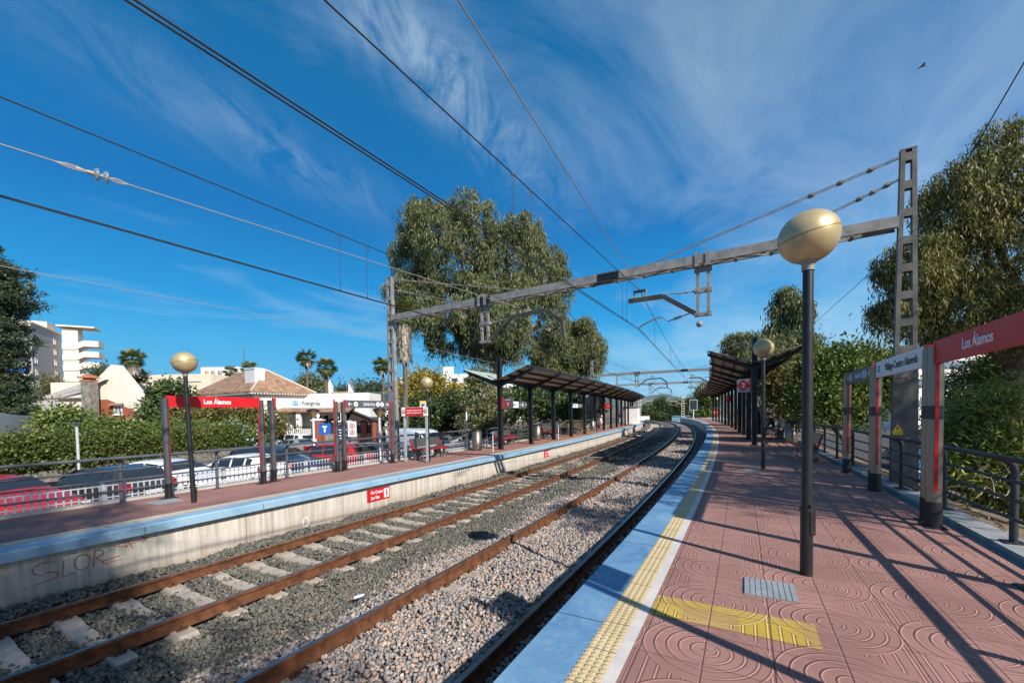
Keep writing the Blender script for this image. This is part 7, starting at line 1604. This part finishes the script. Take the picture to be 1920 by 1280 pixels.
# cream building
r = thing('cream_building', 'plain cream flat roofed building with a column of dark openings', 'building', (-66.4, 80, 0))
b = MB(); b.box((1.5, 6, 4.0), (14.8, 12, 12.3)); b.box((14, 9, 3.4), (10, 10, 10.8)); b.build('wall', STUCC, r)
for z in (8.2, 4.6, 1.3): b = MB(); b.box((-5.2, -0.03, z), (1.35, 0.08, 2.3)); f = b.build('window', INK, r); b = MB(); b.box((-5.2, -0.09, z-0.1), (1.1, 0.03, 1.3)); b.build('pane', GLASSB, f)
for z in (8.7, 5.2): b = MB(); b.box((5.5, -0.06, z), (3.0, 0.12, 0.16)); b.build('ledge', STUCG, r)
b = MB(); b.box((-10.4, -2.5, 3.0), (5.4, 5, 10.2)); b.build('side_wing', STUCW, r)
b = MB(); b.box((-9.6, -5.06, 6.7), (6.0, 0.3, 0.25)); b.build('tile_band', TERRA, r)
# terraced white block behind
r = thing('white_block', 'white stepped apartment block with round roof ornaments, farther back', 'building', (-91, 130, 0))
b = MB(); b.box((1, 6, 6.5), (18, 12, 17)); b.box((-0.5, 6, 16.0), (11.5, 10, 3.2)); b.box((14, 6, 5), (14, 11, 13.6)); b.build('wall', STUCW, r)
for k, x in enumerate((-4.2, -2.3, -0.2, 3.4, 5.1)):
    b = MB(); b.lathe([(0.001, 0), (0.75, 0), (0.75, 0.1), (0.001, 0.1)], (x, 0.9, 15.9), 12, Matrix(((1, 0, 0), (0, 0, -1), (0, 1, 0)))); b.build('round_ornament', mat('orange_disc', (0.62, 0.33, 0.12), 0.7, var=0) if k == 0 else STUCG, r)
b = MB(); b.box((1.5, -0.05, 11.5), (5, 0.1, 0.9)); b.build('window_band', GLASSB, r); b = MB(); b.cyl((4.2, 6, 17), (4.2, 6, 24.5), 0.12, 6); b.build('aerial_mast', GALVD, r)
for nm, x, y, w, h in (('white_tower', -66, 142, 12, 8.6), ('white_tower', -56, 150, 9, 7.6), ('white_tower', -118, 150, 10, 13)):
    r = thing(nm, {-66: 'far white house with small pinnacles right of the hip roof', -56: 'far white house with pinnacles, beside the palm pair', -118: 'far white block peeping left of the cream building'}[x], 'building', (x, y, 0), 0, None); b = MB(); b.box((0, 4, h/2-1), (w, 8, h+2)); b.build('wall', STUCW, r)
    for k in range(4): b = MB(); b.lathe([(0.8, 0), (0.8, 0.8), (0.001, 2.0)], (-w/2+w*(k+0.5)/4, 2, h), 8); b.build('pinnacle', STUCW, r)
# grey apartment block with a round stair tower
C0 = Vector((-125.8, 110, 0)); a_ = Vector((0.866, 0.5, 0)); b_ = Vector((-0.5, 0.866, 0))
r = thing('apartment_block', 'tall grey apartment block with blue awnings and an open stair tower', 'building', C0)
b = MB(); b.box(-a_*8+b_*9+UP*12.7, (16, 18, 29.5), (a_, b_, UP)); b.build('wall', STUCG, r)
b = MB(); b.box(-a_*8+b_*9+UP*27.6, (16.6, 18.6, 0.35), (a_, b_, UP)); b.box(-a_*4+b_*15+UP*28.9, (6, 5, 2.4), (a_, b_, UP)); b.build('roof', STUCC, r)
for k in range(6):
    z = 24.6-3.05*k
    winbox(r, b_*13.6+UP*z, b_, a_, 1.3, 1.5, WHITE, GLASSB, 'window', False)
    if k > 1: winbox(r, b_*2.0+UP*(z-0.8), b_, a_, 1.3, 1.5, WHITE, GLASSB, 'window', False)
    zb = 22.6-3.05*k; b = MB(); b.box(-a_*7.4-b_*0.8+UP*zb, (14.4, 1.6, 1.15), (a_, b_, UP)); bl = b.build('balcony', STUCW, r)
    b = MB(); b.box(-a_*7.4-b_*0.06+UP*(zb+1.7), (13.6, 0.1, 1.9), (a_, b_, UP)); b.build('balcony_glass', GLASS, bl)
    if k in (1, 2, 3, 4): b = MB(); b.add([(-a_*(1.0 if k % 2 else 5)-b_*0.2+UP*(zb+2.5)), (-a_*9.5-b_*0.2+UP*(zb+2.5)), (-a_*9.5-b_*1.7+UP*(zb+1.0)), (-a_*(1.0 if k % 2 else 5)-b_*1.7+UP*(zb+1.0))], [(0, 1, 2, 3)]); b.build('awning', AWNB, bl)
sc = b_*18+a_*2.6
b = MB(); b.box(sc+b_*2.2-a_*0.6+UP*13.2, (3.4, 4.2, 32.5), (a_, b_, UP)); b.build('stair_core', STUCP, r)
for k in range(7):
    z = 23.1-3.25*k; b = MB(); n = b_
    p = [sc-a_*2.4-n*0.2+UP*z, sc+a_*0.6-n*0.2+UP*(z+0.15), sc+a_*2.4-n*0.2+UP*(z+1.15), sc+a_*5.6-n*0.2+UP*(z+1.15)]
    vs = p+[q+UP*1.75 for q in p]
    b.add(vs, [(0, 1, 5, 4), (1, 2, 6, 5), (2, 3, 7, 6)]); b.add([q+n*0.25 for q in vs], [(4, 5, 1, 0), (5, 6, 2, 1), (6, 7, 3, 2)]); b.bar(p[3]+UP*0.87, p[3]+n*5+UP*0.87, 0.25, 1.75)
    b.add([p[0], p[1], p[2], p[3], p[3]+n*5, p[2]+n*5, p[1]+n*5, p[0]+n*5], [(0, 1, 6, 7), (1, 2, 5, 6), (2, 3, 4, 5)]); b.build('stair_parapet', STUCP, r)
b = MB(); b.box(sc+a_*1.0+b_*2.0+UP*30.0, (8.4, 6.4, 0.4), (a_, b_, UP)); b.build('stair_roof', STUCP, r)
b = MB(); b.cyl(-a_*3+b_*14+UP*28, -a_*3+b_*14+UP*35, 0.1, 6); b.build('aerial_mast', GALVD, r); b = MB(); b.lathe([(0.8, 0), (0.8, 0.9), (0.001, 1.1)], -a_*4+b_*6+UP*27.7, 12); b.build('roof_tank', WHITE, r)
# hotel
r = thing('white_hotel', 'white multi-storey hotel with rows of dark windows behind the yellow tree', 'building', (-22, 160, 0), R(8))
b = MB(); b.box((6, 7, 7.6), (24, 14, 18.6)); b.box((22, 9, 7.0), (10, 14, 17.6)); b.box((-2, 6, 18.2), (4, 6, 3.6)); b.build('wall', STUCW, r)
b = MB(); b.box((-13, 8, 6.8), (14.5, 14, 17.8)); b.build('cream_wing', STUCC, r)
for k in range(5):
    z = 14.6-3.15*k
    for x in (-4.2, 0.2, 4.6, 9.0, 13.4, 16.6):
        b = MB(); b.box((x, -0.03, z), (1.9, 0.1, 1.45)); f = b.build('window', GLASS, r); b = MB(); b.box((x, -0.35, z-1.0), (2.8, 0.7, 0.22)); b.build('sill', STUCG if k % 2 else STUCW, f)
    for x in (20, 24): b = MB(); b.box((x, 1.95, z-0.4), (1.9, 0.1, 1.45)); b.build('window', GLASS, r)
    b = MB(); b.box((-13, 0.6, z-1.2), (13.6, 1.0, 0.9)); b.build('balcony', STUCC, r); b = MB(); b.box((-13, 0.95, z+0.3), (13, 0.08, 1.6)); b.build('window', INK, r)
# beyond the line: low white walls, a blue fence, roofs on the right
r = thing('white_wall', 'tiny low white wall at the end of the tracks', 'wall', (33.5, 112, 0)); b = MB(); b.box((0, 0, -0.9), (7, 0.4, 2.2)); b.build('wall', STUCW, r); b = MB(); b.box((0, -0.02, 0.22), (7.1, 0.5, 0.08)); b.build('coping', CONC, r)
r = thing('blue_fence', 'pale blue mesh fence at the end of the tracks', 'fence', (37, 96, 0)); b = MB()
for k in range(30): b.box((0.55*k, 0.3*k*0.3, -0.6), (0.06, 0.06, 2.0))
for z in (-1.2, -0.4, 0.3): b.bar((0, 0, z), (16, 2.6, z), 0.04, 0.07)
b.build('bars', mat('pale_blue_fence', (0.22, 0.36, 0.46), 0.5, var=0.1), r); b = MB(); b.bar((0, 0.2, -0.7), (16, 2.8, -0.7), 0.03, 1.4); b.build('blue_sheet', mat('blue_sheet', (0.10, 0.26, 0.36), 0.6, var=0.3, vscale=1), r)
r = thing('far_apartments', 'distant white terraces glimpsed under the red board at right', 'building', (72, 66, 0)); b = MB(); b.box((0, 0, 4), (30, 10, 12)); b.box((4, -1, 11), (16, 8, 2.0)); b.build('wall', STUCW, r)
for k in range(3): b = MB(); b.box((0, -5.06, 7.6-2.8*k), (28, 0.12, 1.0)); b.build('window_band', GLASSB, r)
# hills
rng = np.random.default_rng(21); xs = np.linspace(-5200, 7600, 260); V = []; 
prof = 215+30*np.sin((xs+500)/820+1.1)+26*np.sin((xs+500)/260+0.4)+16*np.sin(xs/97)+9*rng.normal(size=260)
prof *= np.interp(xs, [-5200, -500, 900, 2600, 7600], [0.2, 0.35, 1.0, 1.0, 0.6])
rows = [(5200, 0.0), (5600, 0.45), (6000, 0.8), (6500, 1.0), (7200, 0.6)]
for i, (y, f) in enumerate(rows): V.append(np.stack([xs*(y/5200), np.full(260, y)+60*np.sin(xs/300+i), prof*f*(1+0.06*np.sin(xs/70+i*2))*(y/5200)-2], 1))
V = np.concatenate(V); ii, jj = np.meshgrid(np.arange(len(rows)-1), np.arange(259), indexing='ij'); a = (ii*260+jj).ravel(); F = np.stack([a, a+1, a+261, a+260], 1)
tag(npmesh('hills', V, F, mat('scrub_hillside', (0.10, 0.11, 0.075), 0.95, var=0.4, vscale=0.004), None, smooth=True), kind='structure')

# ================================================================== air between here and the hills
b = MB(); b.box((1500, 3450, 348), (15400, 7500, 702)); hz = b.build('haze', CONC)
hz.data.materials.clear()
hm = bpy.data.materials.new('haze_air'); hm.use_nodes = True; nt = hm.node_tree; nt.nodes.clear(); pv = NN(nt, 'ShaderNodeVolumePrincipled'); ou = NN(nt, 'ShaderNodeOutputMaterial'); nt.links.new(pv.outputs[0], ou.inputs['Volume'])
pv.inputs['Color'].default_value = (0.45, 0.75, 1.0, 1); pv.inputs['Density'].default_value = 0.00003; pv.inputs['Anisotropy'].default_value = 0.0
hz.data.materials.append(hm); tag(hz, kind='stuff')
